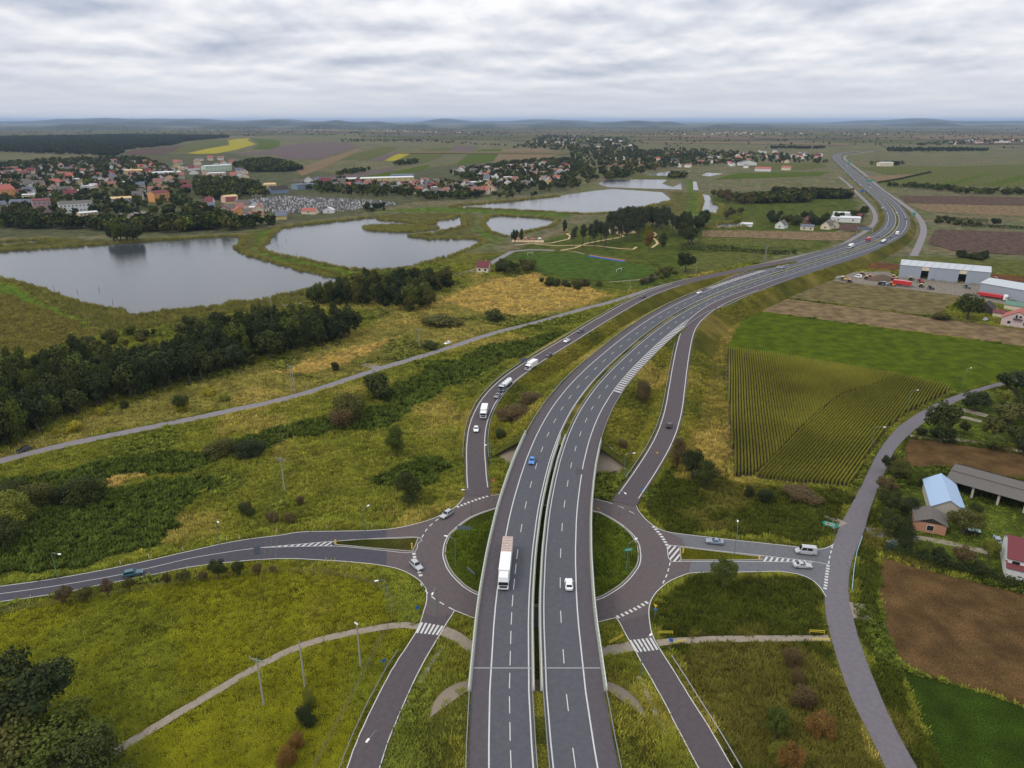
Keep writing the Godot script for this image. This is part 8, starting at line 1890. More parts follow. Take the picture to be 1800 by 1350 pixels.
func trees() -> void:
	for t in TREES:
		var y := surface_y(t[2], t[3]) if t[3] < -115.0 and t[3] > -300.0 and t[2] > -20.0 and t[2] < 90.0 else 0.0
		plant(t[0], t[1], t[2], t[3], t[4], t[5] * 1.1, t[6], t[7], y)
	for w in WOODS:
		var p := pv(w[7])
		var r := bounds(p)
		var put := []
		for k in w[2]:
			var q := spot_in(p, r)
			for tries in 8:
				var ok := true
				for s in put:
					if s.distance_to(q) < w[4] * 0.28: ok = false
				if ok: break
				q = spot_in(p, r)
			put.append(q)
			var kind: String = w[0][rng.randi() % w[0].size()]
			var h := rng.randf_range(w[3], w[4])
			var wd := h * (rng.randf_range(0.6, 0.85) if kind == "round" else rng.randf_range(0.36, 0.5) if kind == "tall" else rng.randf_range(0.95, 1.4) if kind == "bush" else 0.42)
			var tint: String = w[1][rng.randi() % w[1].size()]
			var f := (q.x - r.position.x) / maxf(r.size.x, 1.0)
			var where: String = ["west end", "west half", "middle", "east half", "east end"][clampi(int(f * 5.0), 0, 4)]
			var size: String = "tall" if h > lerpf(w[3], w[4], 0.66) else "low" if h < lerpf(w[3], w[4], 0.33) else "mid-sized"
			plant(kind, tint, q.x, q.y, h, wd, "%s %s %s, %s" % [size, {"deep": "deep green", "dark": "dark green", "mid": "fresh green", "olive": "olive", "lime": "lime green", "yellow": "yellow", "brown": "brown", "pine": "grey green", "pale": "pale", "orange": "orange"}[tint], w[5].replace("dark ", "").replace("yellow ", "").replace("tall ", "").replace("rust brown ", "rusty ").replace("low ", ""), where], w[6])
	# hedges
	for e in HEDGES:
		var path := pv(e[2])
		var b := B.new()
		var r := RandomNumberGenerator.new()
		r.seed = 99
		for i in path.size() - 1:
			var d := path[i + 1] - path[i]
			var n := int(d.length() * (60.0 if e[0] < 3.0 else 14.0))
			var s := Vector2(-d.y, d.x).normalized()
			for k in n:
				var q = path[i] + d * r.randf() + s * r.randf_range(-0.5, 0.5) * e[0]
				var y: float = e[1] * pow(r.randf(), 0.6) * (1.0 + 0.25 * fine.get_noise_2d(q.x * 2.0, q.y * 2.0))
				var t := r.randf_range(0.6, 1.4)
				leaf(b, r, Vector3(q.x, y, q.y), Vector3(s.x * r.randf_range(-1, 1), 0.6, s.y * r.randf_range(-1, 1)), 0.22 if e[0] < 3.0 else 0.6, Color(t, t, t * 0.9))
		tag(obj("hedge", b.mesh(), M.leaf_deep), e[3], "hedge")
	# far masses of trees that cannot be counted
	var m := mat("far_leaf", Color(1, 1, 1), 0.9)
	m.vertex_color_use_as_albedo = true
	m.metallic_specular = 0.15
	var low := crown_of("round", 5, 150, 0.11)
	for e in MASSES:
		var p := pv(e[5])
		var r := bounds(p)
		var buf := PackedFloat32Array()
		var clumpy: bool = e[3] in ["far_village_trees", "field_trees", "town_trees", "village_trees", "hamlet_trees", "plain_trees"]
		var many_ := 0
		while many_ < e[0]:
			many_ += 1
			var q := spot_in(p, r)
			if e[3] == "plain_trees":
				if fine.get_noise_2d(q.x * 0.035, q.y * 0.035) < 0.2: continue
			elif clumpy and fine.get_noise_2d(q.x * 0.12, q.y * 0.12) < -0.05 and rng.randf() < 0.75: continue
			if clumpy and wet(q): continue
			var h := rng.randf_range(e[1], e[2])
			var w := h * rng.randf_range(0.75, 1.15)
			var t := rng.randf_range(0.7, 1.3)
			var k: Color = [LEAF.dark, LEAF.deep, LEAF.deep, LEAF.mid, LEAF.olive][rng.randi() % 5]
			if e[3] == "forest" or e[3] == "far_wood": k = LEAF.deep
			rows_of(buf, Transform3D(Basis(Vector3.UP, rng.randf() * TAU).scaled(Vector3(w, h, w)), Vector3(q.x, -h * 0.08, q.y)), Color(k.r * t, k.g * t, k.b * t))
		tag(many(e[3], low, m, buf), e[3].replace("_", " ") + " reading as one dark mass in the distance", "trees", "", "stuff")

func wet(q: Vector2) -> bool:
	for l in LAKES:
		if Geometry2D.is_point_in_polygon(q, pv(l)): return true
	return false

# ------------------------------------------------------------------ buildings
func gabled(parent: Node3D, w: float, d: float, wh: float, rh: float, along: bool, wall: Material, roof: Material) -> Node3D:
	"""front edge centred on the origin, the house behind it; along: ridge runs along the front"""
	var b := B.new()
	var x := w * 0.5
	var e := [Vector3(-x, 0, 0), Vector3(x, 0, 0), Vector3(x, 0, -d), Vector3(-x, 0, -d)]
	for i in 4:
		var p: Vector3 = e[i]
		var q: Vector3 = e[(i + 1) % 4]
		b.quad(p + Vector3.DOWN * 0.2, q + Vector3.DOWN * 0.2, q + Vector3.UP * wh, p + Vector3.UP * wh)
	var top := wh + rh
	if along:
		for s in [-x, x]: b.tri(Vector3(s, wh, 0), Vector3(s, wh, -d), Vector3(s, top, -d * 0.5))
	else:
		for s in [0.0, -d]: b.tri(Vector3(-x, wh, s), Vector3(x, wh, s), Vector3(0, top, s))
	obj("wall", b.mesh(), wall, parent)
	b = B.new()
	var o := 0.4
	var t := 0.16
	var half := d * 0.5 if along else x
	var drop := rh * o / half
	for s in [-1.0, 1.0]:
		var ridge := []
		var eave := []
		for k in [-1.0, 1.0]:
			if along:
				ridge.append(Vector3(k * (x + o), top + t, -d * 0.5))
				eave.append(Vector3(k * (x + o), wh - drop + t, -d * 0.5 + s * (half + o)))
			else:
				ridge.append(Vector3(0, top + t, -d * 0.5 + k * (d * 0.5 + o)))
				eave.append(Vector3(s * (half + o), wh - drop + t, -d * 0.5 + k * (d * 0.5 + o)))
		var u := Vector3.DOWN * t
		b.quad(ridge[0], ridge[1], eave[1], eave[0])
		b.quad(ridge[0] + u, ridge[1] + u, eave[1] + u, eave[0] + u)
		b.quad(eave[0], eave[1], eave[1] + u, eave[0] + u)
		for k in 2: b.quad(ridge[k], eave[k], eave[k] + u, ridge[k] + u)
	return obj("roof", b.mesh(), roof, parent)

func window_part(parent: Node, at: Vector3, w: float, h: float) -> void:
	var b := B.new()
	b.box(at + Vector3(0, 0, 0.02), Vector3(w + 0.24, h + 0.24, 0.08))
	var f := obj("window", b.mesh(), M.w_white, parent)
	b = B.new()
	b.box(at + Vector3(0, 0, 0.07), Vector3(w, h, 0.04))
	obj("pane", b.mesh(), M.glass, f)

func buildings() -> void:
	for e in BUILDINGS:
		var kind: String = e[0]
		var o := base(e[11].replace(" ", "_"), Vector3(e[1], 0, e[2]), e[3])
		tag(o, e[10], e[11], e[13])
		var w: float = e[4]
		var d: float = e[5]
		var wh: float = e[6]
		var wall: Material = M["w_" + e[8]]
		var roof: Material = M["r_" + e[9]]
		var b := B.new()
		if kind == "open_shed":
			b.quad(Vector3(-w / 2, 0, -d), Vector3(w / 2, 0, -d), Vector3(w / 2, wh + 1.2, -d), Vector3(-w / 2, wh + 1.2, -d))
			for s in [-w / 2, w / 2]: b.quad(Vector3(s, 0, 0), Vector3(s, 0, -d), Vector3(s, wh + 1.2, -d), Vector3(s, wh, 0))
			obj("wall", b.mesh(), M.w_darkwood, o)
			b = B.new()
			b.box(Vector3(0, wh + 1.0, -d * 0.72), Vector3(w + 1.0, 0.16, d * 0.62), Basis(Vector3.RIGHT, -0.04))
			b.box(Vector3(0, wh + 0.42, -d * 0.2), Vector3(w + 1.0, 0.16, d * 0.56), Basis(Vector3.RIGHT, 0.2))
			obj("roof", b.mesh(), roof, o)
			var n := int(w / 6.0)
			for k in n + 1:
				b = B.new()
				b.box(Vector3(-w / 2 + 0.3 + (w - 0.6) * k / n, wh / 2, -0.3), Vector3(0.6, wh, 0.6))
				obj("pillar", b.mesh(), wall, o)
			continue
		if kind == "hall":
			# end walls, front wall in panels with two doorways, half the roof still open rafters
			var bays := 12
			for k in bays:
				if k in [3, 8]: continue
				b = B.new()
				b.box(Vector3(-w / 2 + w * (k + 0.5) / bays, wh / 2, 0), Vector3(w / bays - 0.06, wh, 0.25))
				obj("wall_panel", b.mesh(), wall, o)
			for k in [3, 8]:
				b = B.new()
				b.box(Vector3(-w / 2 + w * (k + 0.5) / bays, wh - 1.4, 0.02), Vector3(w / bays - 0.1, 2.8, 0.2))
				obj("lintel", b.mesh(), M.w_cream, o)
			b = B.new()
			b.box(Vector3(0, wh / 2, -d), Vector3(w, wh, 0.25))
			obj("back_wall", b.mesh(), wall, o)
			for s in [-w / 2 + 0.13, w / 2 - 0.13]:
				b = B.new()
				b.box(Vector3(s, wh / 2, -d / 2), Vector3(0.25, wh, d - 0.3))
				b.tri(Vector3(s, wh, -0.2), Vector3(s, wh, -d + 0.2), Vector3(s, wh + e[7], -d / 2))
				obj("end_wall", b.mesh(), wall, o)
			b = B.new()
			b.quad(Vector3(-w / 2 - 0.2, wh + e[7] + 0.12, -d / 2), Vector3(w / 2 + 0.2, wh + e[7] + 0.12, -d / 2), Vector3(w / 2 + 0.2, wh - 0.0, -d - 0.5), Vector3(-w / 2 - 0.2, wh - 0.0, -d - 0.5))
			b.quad(Vector3(-w / 2 - 0.2, wh + e[7] + 0.1, -d / 2), Vector3(w / 2 + 0.2, wh + e[7] + 0.1, -d / 2), Vector3(w / 2 + 0.2, wh + e[7] * 0.78, -d * 0.39), Vector3(-w / 2 - 0.2, wh + e[7] * 0.78, -d * 0.39))
			b.quad(Vector3(-w / 2 - 0.2, wh + e[7] + 0.11, -d / 2), Vector3(w / 2 + 0.2, wh + e[7] + 0.11, -d / 2), Vector3(w / 2 + 0.2, wh + 0.02, 0.5), Vector3(-w / 2 - 0.2, wh + 0.02, 0.5))
			obj("roof", b.mesh(), roof, o)
			for k in 10:
				b = B.new()
				b.bar(Vector3(-w / 2 + w * 0.78 * k / 9.0, wh + 0.15, 0), Vector3(-w / 2 + w * 0.78 * (k + 0.5) / 9.0, wh + e[7] + 0.15, -d / 2), 0.35, 0.2)
				obj("rafter", b.mesh(), M.w_grey, o)
			b = B.new()
			b.box(Vector3(0, 0.04, -d / 2), Vector3(w - 0.6, 0.08, d - 0.6))
			obj("floor_slab", b.mesh(), M.concrete, o)
			continue
		var r := gabled(o, w, d, wh, e[7], kind == "eave", wall, roof)
		if e[2] > -800.0:
			b = B.new()
			b.box(Vector3(w * 0.2, wh + e[7] + 0.2, -d * 0.45), Vector3(0.7, 1.5, 0.7))
			if e[11] in ["house"]: obj("chimney", b.mesh(), M.w_brick, r)
		var n: int = e[12]
		for k in n:
			var floors := 2 if wh > 5.0 else 1
			for f in floors:
				window_part(o, Vector3(-w / 2 + w * (k + 0.5) / n, wh * (f + 0.52) / floors, 0.0), minf(1.6, w / n * 0.5), minf(1.5, wh / floors * 0.5))
		if kind == "gable_end" and e[8] == "brick":
			b = B.new()
			b.tri(Vector3(-w / 2 + 0.1, wh + 0.05, 0.06), Vector3(w / 2 - 0.1, wh + 0.05, 0.06), Vector3(0, wh + e[7] - 0.05, 0.06))
			obj("gable_boarding", b.mesh(), M.w_darkwood, o)
		if e[8] == "pink":
			b = B.new()
			b.box(Vector3(0, wh + 0.1, 0.7), Vector3(4.4, 0.18, 1.4))
			for k in 9: b.box(Vector3(-2.1 + 4.2 * k / 8.0, wh + 0.6, 1.35), Vector3(0.08, 0.9, 0.08))
			b.box(Vector3(0, wh + 1.05, 1.35), Vector3(4.4, 0.1, 0.1))
			obj("balcony", b.mesh(), M.w_darkwood, o)
			window_part(o, Vector3(-0.8, wh + 1.3, 0), 1.0, 2.0)
			window_part(o, Vector3(1.0, wh + 1.5, 0), 1.1, 1.2)

func town() -> void:
	var walls := ["cream", "white", "white", "peach", "cream", "white", "yellow", "plaster"]
	var roofs := [["red", "red"], ["brown", "brown"], ["grey", "grey"], ["grey", "grey"], ["slate", "slate"], ["wine", "dark red"], ["white_roof", "pale flat"], ["brown", "brown"]]
	var proto_house := {}
	var taken := []
	for e in BUILDINGS: taken.append([Vector2(e[1], e[2] - e[5] * 0.5), maxf(e[4], e[5]) * 0.6])
	for t in TOWNS:
		var p := pv(t[2])
		var r := bounds(p)
		for k in t[0]:
			var q := spot_in(p, r)
			for tries in 14:
				var clear := not wet(q)
				for s in taken:
					if q.distance_to(s[0]) < s[1] + 8.0: clear = false
				if clear: break
				q = spot_in(p, r)
			taken.append([q, 8.0])
			var rf: Array = roofs[rng.randi() % roofs.size()]
			var wl: String = walls[rng.randi() % walls.size()]
			var low: bool = rf[0] == "white_roof"
			var along := rng.randf() < 0.5
			var key := "%s/%s/%s" % [rf[0], wl, along]
			if not proto_house.has(key):
				var n := Node3D.new()
				var roof := gabled(n, 1.0 * 10.0, 9.0, 5.0, 0.7 if low else 4.2, along, M["w_" + wl], M["r_" + rf[0]])
				var c := B.new()
				c.box(Vector3(1.5, 5.0 + (1.2 if low else 3.9), -4.0), Vector3(0.8, 1.6, 0.8))
				obj("chimney", c.mesh(), M.w_brick, roof)
				proto_house[key] = n
			var o := copy(proto_house[key], "town_house")
			var sx := rng.randf_range(0.95, 1.9)
			o.position = Vector3(q.x, 0, q.y)
			o.rotation.y = (0.35 if q.x < -200.0 else -0.2) + (PI / 2 if rng.randf() < 0.4 else 0.0) + rng.randf_range(-0.12, 0.12)
			o.scale = Vector3(sx, rng.randf_range(0.9, 1.35), rng.randf_range(1.0, 1.5))
			tag(o, "%s house with %s %s roof %s" % [{"cream": "cream", "white": "white", "peach": "peach", "grey": "grey", "yellow": "yellowish", "plaster": "plain plastered"}[wl], "an" if rf[1][0] in "aeiou" else "a", rf[1], t[1]], "house", "houses " + t[1])
	# hamlets too far off to tell the houses apart
	var hm := mat("far_house", Color(1, 1, 1), 0.9)
	hm.vertex_color_use_as_albedo = true
	var far := B.new()
	for h in HAMLETS:
		var p := pv(h)
		var r := bounds(p)
		for k in 34:
			var q := spot_in(p, r)
			if wet(q): continue
			var t := Basis(Vector3.UP, rng.randf() * TAU)
			var w := rng.randf_range(5.0, 9.0)
			var d := rng.randf_range(4.0, 6.0)
			var o := Vector3(q.x, 0, q.y)
			var wk: Color = [Color(0.7, 0.68, 0.62), Color(0.74, 0.74, 0.72), Color(0.6, 0.5, 0.38)][rng.randi() % 3]
			var rk: Color = [Color(0.4, 0.1, 0.07), Color(0.2, 0.18, 0.17), Color(0.25, 0.12, 0.1), Color(0.3, 0.3, 0.32)][rng.randi() % 4]
			var c := []
			for s in [Vector3(-w, 0, d), Vector3(w, 0, d), Vector3(w, 0, -d), Vector3(-w, 0, -d)]: c.append(o + t * s)
			var up := Vector3.UP * 5.0
			for i in 4: far.cquad(c[i], c[(i + 1) % 4], c[(i + 1) % 4] + up, c[i] + up, wk)
			var a := o + t * Vector3(-w, 9.0, 0)
			var b_ := o + t * Vector3(w, 9.0, 0)
			far.cquad(c[0] + up, c[1] + up, b_, a, rk)
			far.cquad(c[3] + up, c[2] + up, b_, a, rk)
			far.ctri(c[0] + up, c[3] + up, a, wk)
			far.ctri(c[1] + up, c[2] + up, b_, wk)
	tag(obj("distant_houses", far.mesh(), hm), "specks of pale and red roofed houses in the far hamlets", "houses", "", "stuff")
	# gravestones
	var b := B.new()
	b.box(Vector3(0, 0.25, 0), Vector3(1.2, 0.5, 2.2))
	b.box(Vector3(0, 0.8, -1.0), Vector3(1.0, 1.3, 0.25))
	var m := mat("stone", Color(1, 1, 1), 0.5)
	m.vertex_color_use_as_albedo = true
	var g := pv(GRAVEYARD[0])
	var r2 := bounds(g)
	var buf := PackedFloat32Array()
	for k in 2600:
		var q := spot_in(g, r2)
		var v: float = [0.08, 0.16, 0.25, 0.4, 0.55, 0.1][rng.randi() % 6]
		rows_of(buf, Transform3D(Basis(Vector3.UP, 0.3 + rng.randf_range(-0.1, 0.1)).scaled(Vector3.ONE * rng.randf_range(0.9, 1.4)), Vector3(q.x, 0, q.y)), Color(v, v * 0.97, v * 0.97))
	tag(many("gravestones", b.mesh(), m, buf), "crowded grey gravestones of the large graveyard", "gravestones", "", "stuff")

# ------------------------------------------------------------------ street furniture
func furniture() -> void:
	for e in POLES:
		var h: float = e[3]
		var o := base("lattice_mast" if e[0] == "mast" else "utility_pole", Vector3(e[1], 0, e[2]), -0.35)
		tag(o, e[4], "pole", "poles across the meadow")
		var b := B.new()
		if e[0] == "twin":
			for s in [-0.7, 0.7]:
				b = B.new()
				b.tube(PackedVector3Array([Vector3(s, -0.1, 0), Vector3(s * 0.45, h, 0)]), [0.17, 0.12], 7)
				obj("leg", b.mesh(), M.pole_concrete, o)
		elif e[0] == "mast":
			for s in [Vector2(-1, -1), Vector2(1, -1), Vector2(1, 1), Vector2(-1, 1)]:
				b.bar(Vector3(s.x, 0, s.y), Vector3(s.x * 0.2, h, s.y * 0.2), 0.16, 0.16)
			for k in 8:
				var f := 1.0 - 0.8 * k / 8.0
				var y := h * k / 8.0
				b.bar(Vector3(-f, y, f), Vector3(f, y + h / 8.0, f), 0.1, 0.1)
				b.bar(Vector3(-f, y, -f), Vector3(-f, y + h / 8.0, f), 0.1, 0.1)
			obj("lattice", b.mesh(), M.steel, o)
		else:
			b.tube(PackedVector3Array([Vector3(0, -0.1, 0), Vector3(0, h, 0)]), [0.2, 0.13], 8)
			obj("post", b.mesh(), M.pole_concrete, o)
		if e[0] in ["cross", "twin"]:
			b = B.new()
			b.bar(Vector3(-1.7, h - 0.15, 0), Vector3(1.7, h - 0.15, 0), 0.14, 0.18)
			b.bar(Vector3(0, h - 1.6, 0), Vector3(1.1, h - 0.2, 0), 0.07, 0.07)
			b.bar(Vector3(0, h - 1.6, 0), Vector3(-1.1, h - 0.2, 0), 0.07, 0.07)
			obj("crossarm", b.mesh(), M.steel, o)
			for s in [-1.6, 0.0, 1.6]:
				b = B.new()
				b.tube(PackedVector3Array([Vector3(s, h - 0.05, 0), Vector3(s, h + 0.12, 0), Vector3(s, h + 0.35, 0)]), [0.08, 0.13, 0.05], 7)
				obj("insulator", b.mesh(), M.insulator, o)
		elif e[0] == "head":
			b = B.new()
			b.bar(Vector3(-0.5, h + 0.3, 0), Vector3(0.3, h - 0.1, 0), 0.3, 0.12)
			obj("lamp_head", b.mesh(), M.w_white, o)
	for wi in WIRES.size():
		var w: Array = WIRES[wi]
		for s in [-1.6, 0.0, 1.6]:
			var pts := PackedVector3Array()
			var off := Vector3(s, 0, 0).rotated(Vector3.UP, -0.35)
			for k in 13:
				var f := k / 12.0
				pts.append(Vector3(lerpf(w[0], w[2], f), 11.3 - 3.0 * f * (1.0 - f) * 1.4, lerpf(w[1], w[3], f)) + off)
			var b := B.new()
			b.tube(pts, [0.018], 4)
			tag(obj("power_wire", b.mesh(), M.wire), "thin %s overhead wire %s" % [{-1.6: "western", 0.0: "middle", 1.6: "eastern"}[s], ["from the footpath pole to the rough meadow pole", "from the rough meadow pole to the twin legged pole", "running from the footpath pole to the bottom edge", "from the twin legged pole to the pole by the dark bush"][wi]], "wire", "overhead wires")
	for e in LAMPS:
		var o := base("street_lamp", Vector3(e[0], e[1], e[2]))
		tag(o, e[6], "street lamp", "street lamps")
		var h: float = e[3]
		var d := Vector3(cos(e[4]), 0, sin(e[4]))
		var b := B.new()
		b.tube(PackedVector3Array([Vector3.ZERO, Vector3(0, h - 1.0, 0)]), [0.11, 0.07], 8)
		obj("post", b.mesh(), M.pole_green, o)
		b = B.new()
		b.tube(PackedVector3Array([Vector3(0, h - 1.0, 0), Vector3(0, h - 0.35, 0) + d * 0.12, Vector3(0, h - 0.05, 0) + d * 0.6, Vector3(0, h + 0.05, 0) + d * e[5]]), [0.06, 0.05, 0.045, 0.04], 6)
		obj("arm", b.mesh(), M.steel, o)
		b = B.new()
		b.bar(Vector3(0, h + 0.05, 0) + d * (e[5] - 0.1), Vector3(0, h + 0.08, 0) + d * (e[5] + 0.75), 0.34, 0.16)
		obj("lamp_head", b.mesh(), M.lamp_head, o)
	mat("sign_green", Color(0.01, 0.3, 0.2), 0.5)
	mat("sign_blue", Color(0.01, 0.12, 0.42), 0.5)
	mat("sign_yellow", Color(0.75, 0.5, 0.02), 0.5)
	mat("sign_red", Color(0.55, 0.03, 0.03), 0.5)
	mat("sign_back", lin(92, 104, 116), 0.6)
	for e in SIGNS:
		var kind: String = e[0]
		var o := base("bollard" if kind == "post_yellow" else "road_sign", Vector3(e[1], e[2], e[3]), e[4])
		tag(o, e[8], "bollard" if kind == "post_yellow" else "road sign", "signs")
		var w: float = e[5]
		var h: float = e[6]
		var top: float = e[7]
		var b := B.new()
		if kind == "post_yellow":
			var rings := []
			for y in [[0.0, 0.5], [0.1, 0.42], [h * 0.9, 0.4], [h, 0.3]]:
				var r := PackedVector3Array()
				for k in 8: r.append(Vector3(cos(TAU * k / 8) * w * y[1], y[0] + 0.15, sin(TAU * k / 8) * w * y[1]))
				rings.append(r)
			b.loft(rings)
			obj("bollard_body", b.mesh(), M.sign_yellow, o)
			b = B.new()
			b.tube(PackedVector3Array([Vector3(0, h * 0.6, w * 0.42), Vector3(0, h * 0.6, w * 0.46)]), [w * 0.3], 10)
			obj("disc", b.mesh(), M.sign_blue, o)
			continue
		for s in ([-w * 0.35, w * 0.35] if w > 1.5 else [0.0]):
			b = B.new()
			b.tube(PackedVector3Array([Vector3(s, 0, -0.06), Vector3(s, top, -0.06)]), [0.05], 6)
			obj("post", b.mesh(), M.steel, o)
		b = B.new()
		var m: Material = M.sign_back
		var outline := PackedVector2Array()
		if kind.begins_with("arrow"):
			outline = PackedVector2Array([Vector2(-w / 2, -h / 2), Vector2(w / 2 - h * 0.5, -h / 2), Vector2(w / 2, 0), Vector2(w / 2 - h * 0.5, h / 2), Vector2(-w / 2, h / 2)])
			if kind.ends_with("left"): for k in 5: outline[k].x = -outline[k].x
			if "green" in kind: m = M.sign_green
		elif kind.begins_with("disc"):
			for k in 20: outline.append(Vector2(cos(TAU * k / 20), sin(TAU * k / 20)) * w * 0.5)
			m = M.sign_blue if kind == "disc_blue" else M.sign_red if kind == "disc_red" else M.sign_back
		elif kind.begins_with("triangle"):
			outline = PackedVector2Array([Vector2(-w / 2, h / 2), Vector2(w / 2, h / 2), Vector2(0, -h / 2)])
			m = M.sign_yellow
		else:
			outline = PackedVector2Array([Vector2(-w / 2, -h / 2), Vector2(w / 2, -h / 2), Vector2(w / 2, h / 2), Vector2(-w / 2, h / 2)])
			if kind == "square_blue": m = M.sign_blue
		var rings := []
		for z in [0.0, 0.04]:
			var r := PackedVector3Array()
			for q in outline: r.append(Vector3(q.x, top + h * 0.2 + q.y, z))
			rings.append(r)
		b.loft(rings)
		var panel := obj("panel", b.mesh(), m, o)
		if "green" in kind:
			b = B.new()
			for k in 2: b.box(Vector3(0.0, top + h * (0.42 - 0.4 * k), 0.045), Vector3(w * 0.6, h * 0.16, 0.01))
			obj("lettering", b.mesh(), M.w_white, panel)
			if "left" in kind:
				b = B.new()
				b.box(Vector3(-w * 0.1, top + h * 0.25, 0.05), Vector3(w * 0.12, h * 0.4, 0.01))
				obj("route_shield", b.mesh(), M.sign_red, panel)
		if kind == "disc_red":
			b = B.new()
			b.box(Vector3(0, top + h * 0.2, 0.05), Vector3(w * 0.7, h * 0.18, 0.01))
			obj("bar", b.mesh(), M.w_white, panel)
		if kind == "disc_blue":
			b = B.new()
			for k in 3:
				var a := TAU * k / 3.0 + 0.4
				b.box(Vector3(cos(a) * w * 0.22, top + h * 0.2 + sin(a) * w * 0.22, 0.05), Vector3(w * 0.26, w * 0.09, 0.01), Basis(Vector3.BACK, a + PI / 2))
			obj("arrow_ring", b.mesh(), M.w_white, panel)
	mat("rail_yellow", Color(0.62, 0.48, 0.03), 0.5)
	mat("rail_teal", lin(150, 190, 196), 0.5)
	for e in BARRIERS:
		var a := Vector3(e[0], 0, e[1])
		var c := Vector3(e[2], 0, e[3])
		var o := base("tube_barrier", a)
		tag(o, e[6], "barrier", "tube barriers")
		var d := c - a
		var m: Material = M["rail_" + e[5]]
		for y in [e[4], e[4] * 0.55]:
			var b := B.new()
			b.tube(PackedVector3Array([Vector3(0, y, 0), d + Vector3(0, y, 0)]), [0.06], 6)
			obj("rail", b.mesh(), m, o)
		var n := maxi(1, int(d.length() / 2.0))
		for k in n + 1:
			var b := B.new()
			b.tube(PackedVector3Array([d * k / n, d * k / n + Vector3.UP * e[4]]), [0.06], 6)
			obj("post", b.mesh(), m, o)
	for e in FENCES:
		var p := pv(e[0])
		var path := PackedVector3Array()
		for q in p: path.append(Vector3(q.x, 0, q.y))
		var o := base("wire_fence", Vector3.ZERO)
		tag(o, e[1], "fence")
		var b := B.new()
		for w in walk(path, 3.0): b.box(w[0] + Vector3.UP * 0.85, Vector3(0.1, 1.7, 0.1))
		obj("post", b.mesh(), M.wood_pole, o).set_meta("kind", "stuff")
		b = B.new()
		for y in [0.3, 0.6, 0.9, 1.2, 1.55]:
			for i in path.size() - 1: b.bar(path[i] + Vector3.UP * y, path[i + 1] + Vector3.UP * y, 0.02, 0.02)
		obj("wire_mesh", b.mesh(), M.wood_pole, o).set_meta("kind", "stuff")
	park()

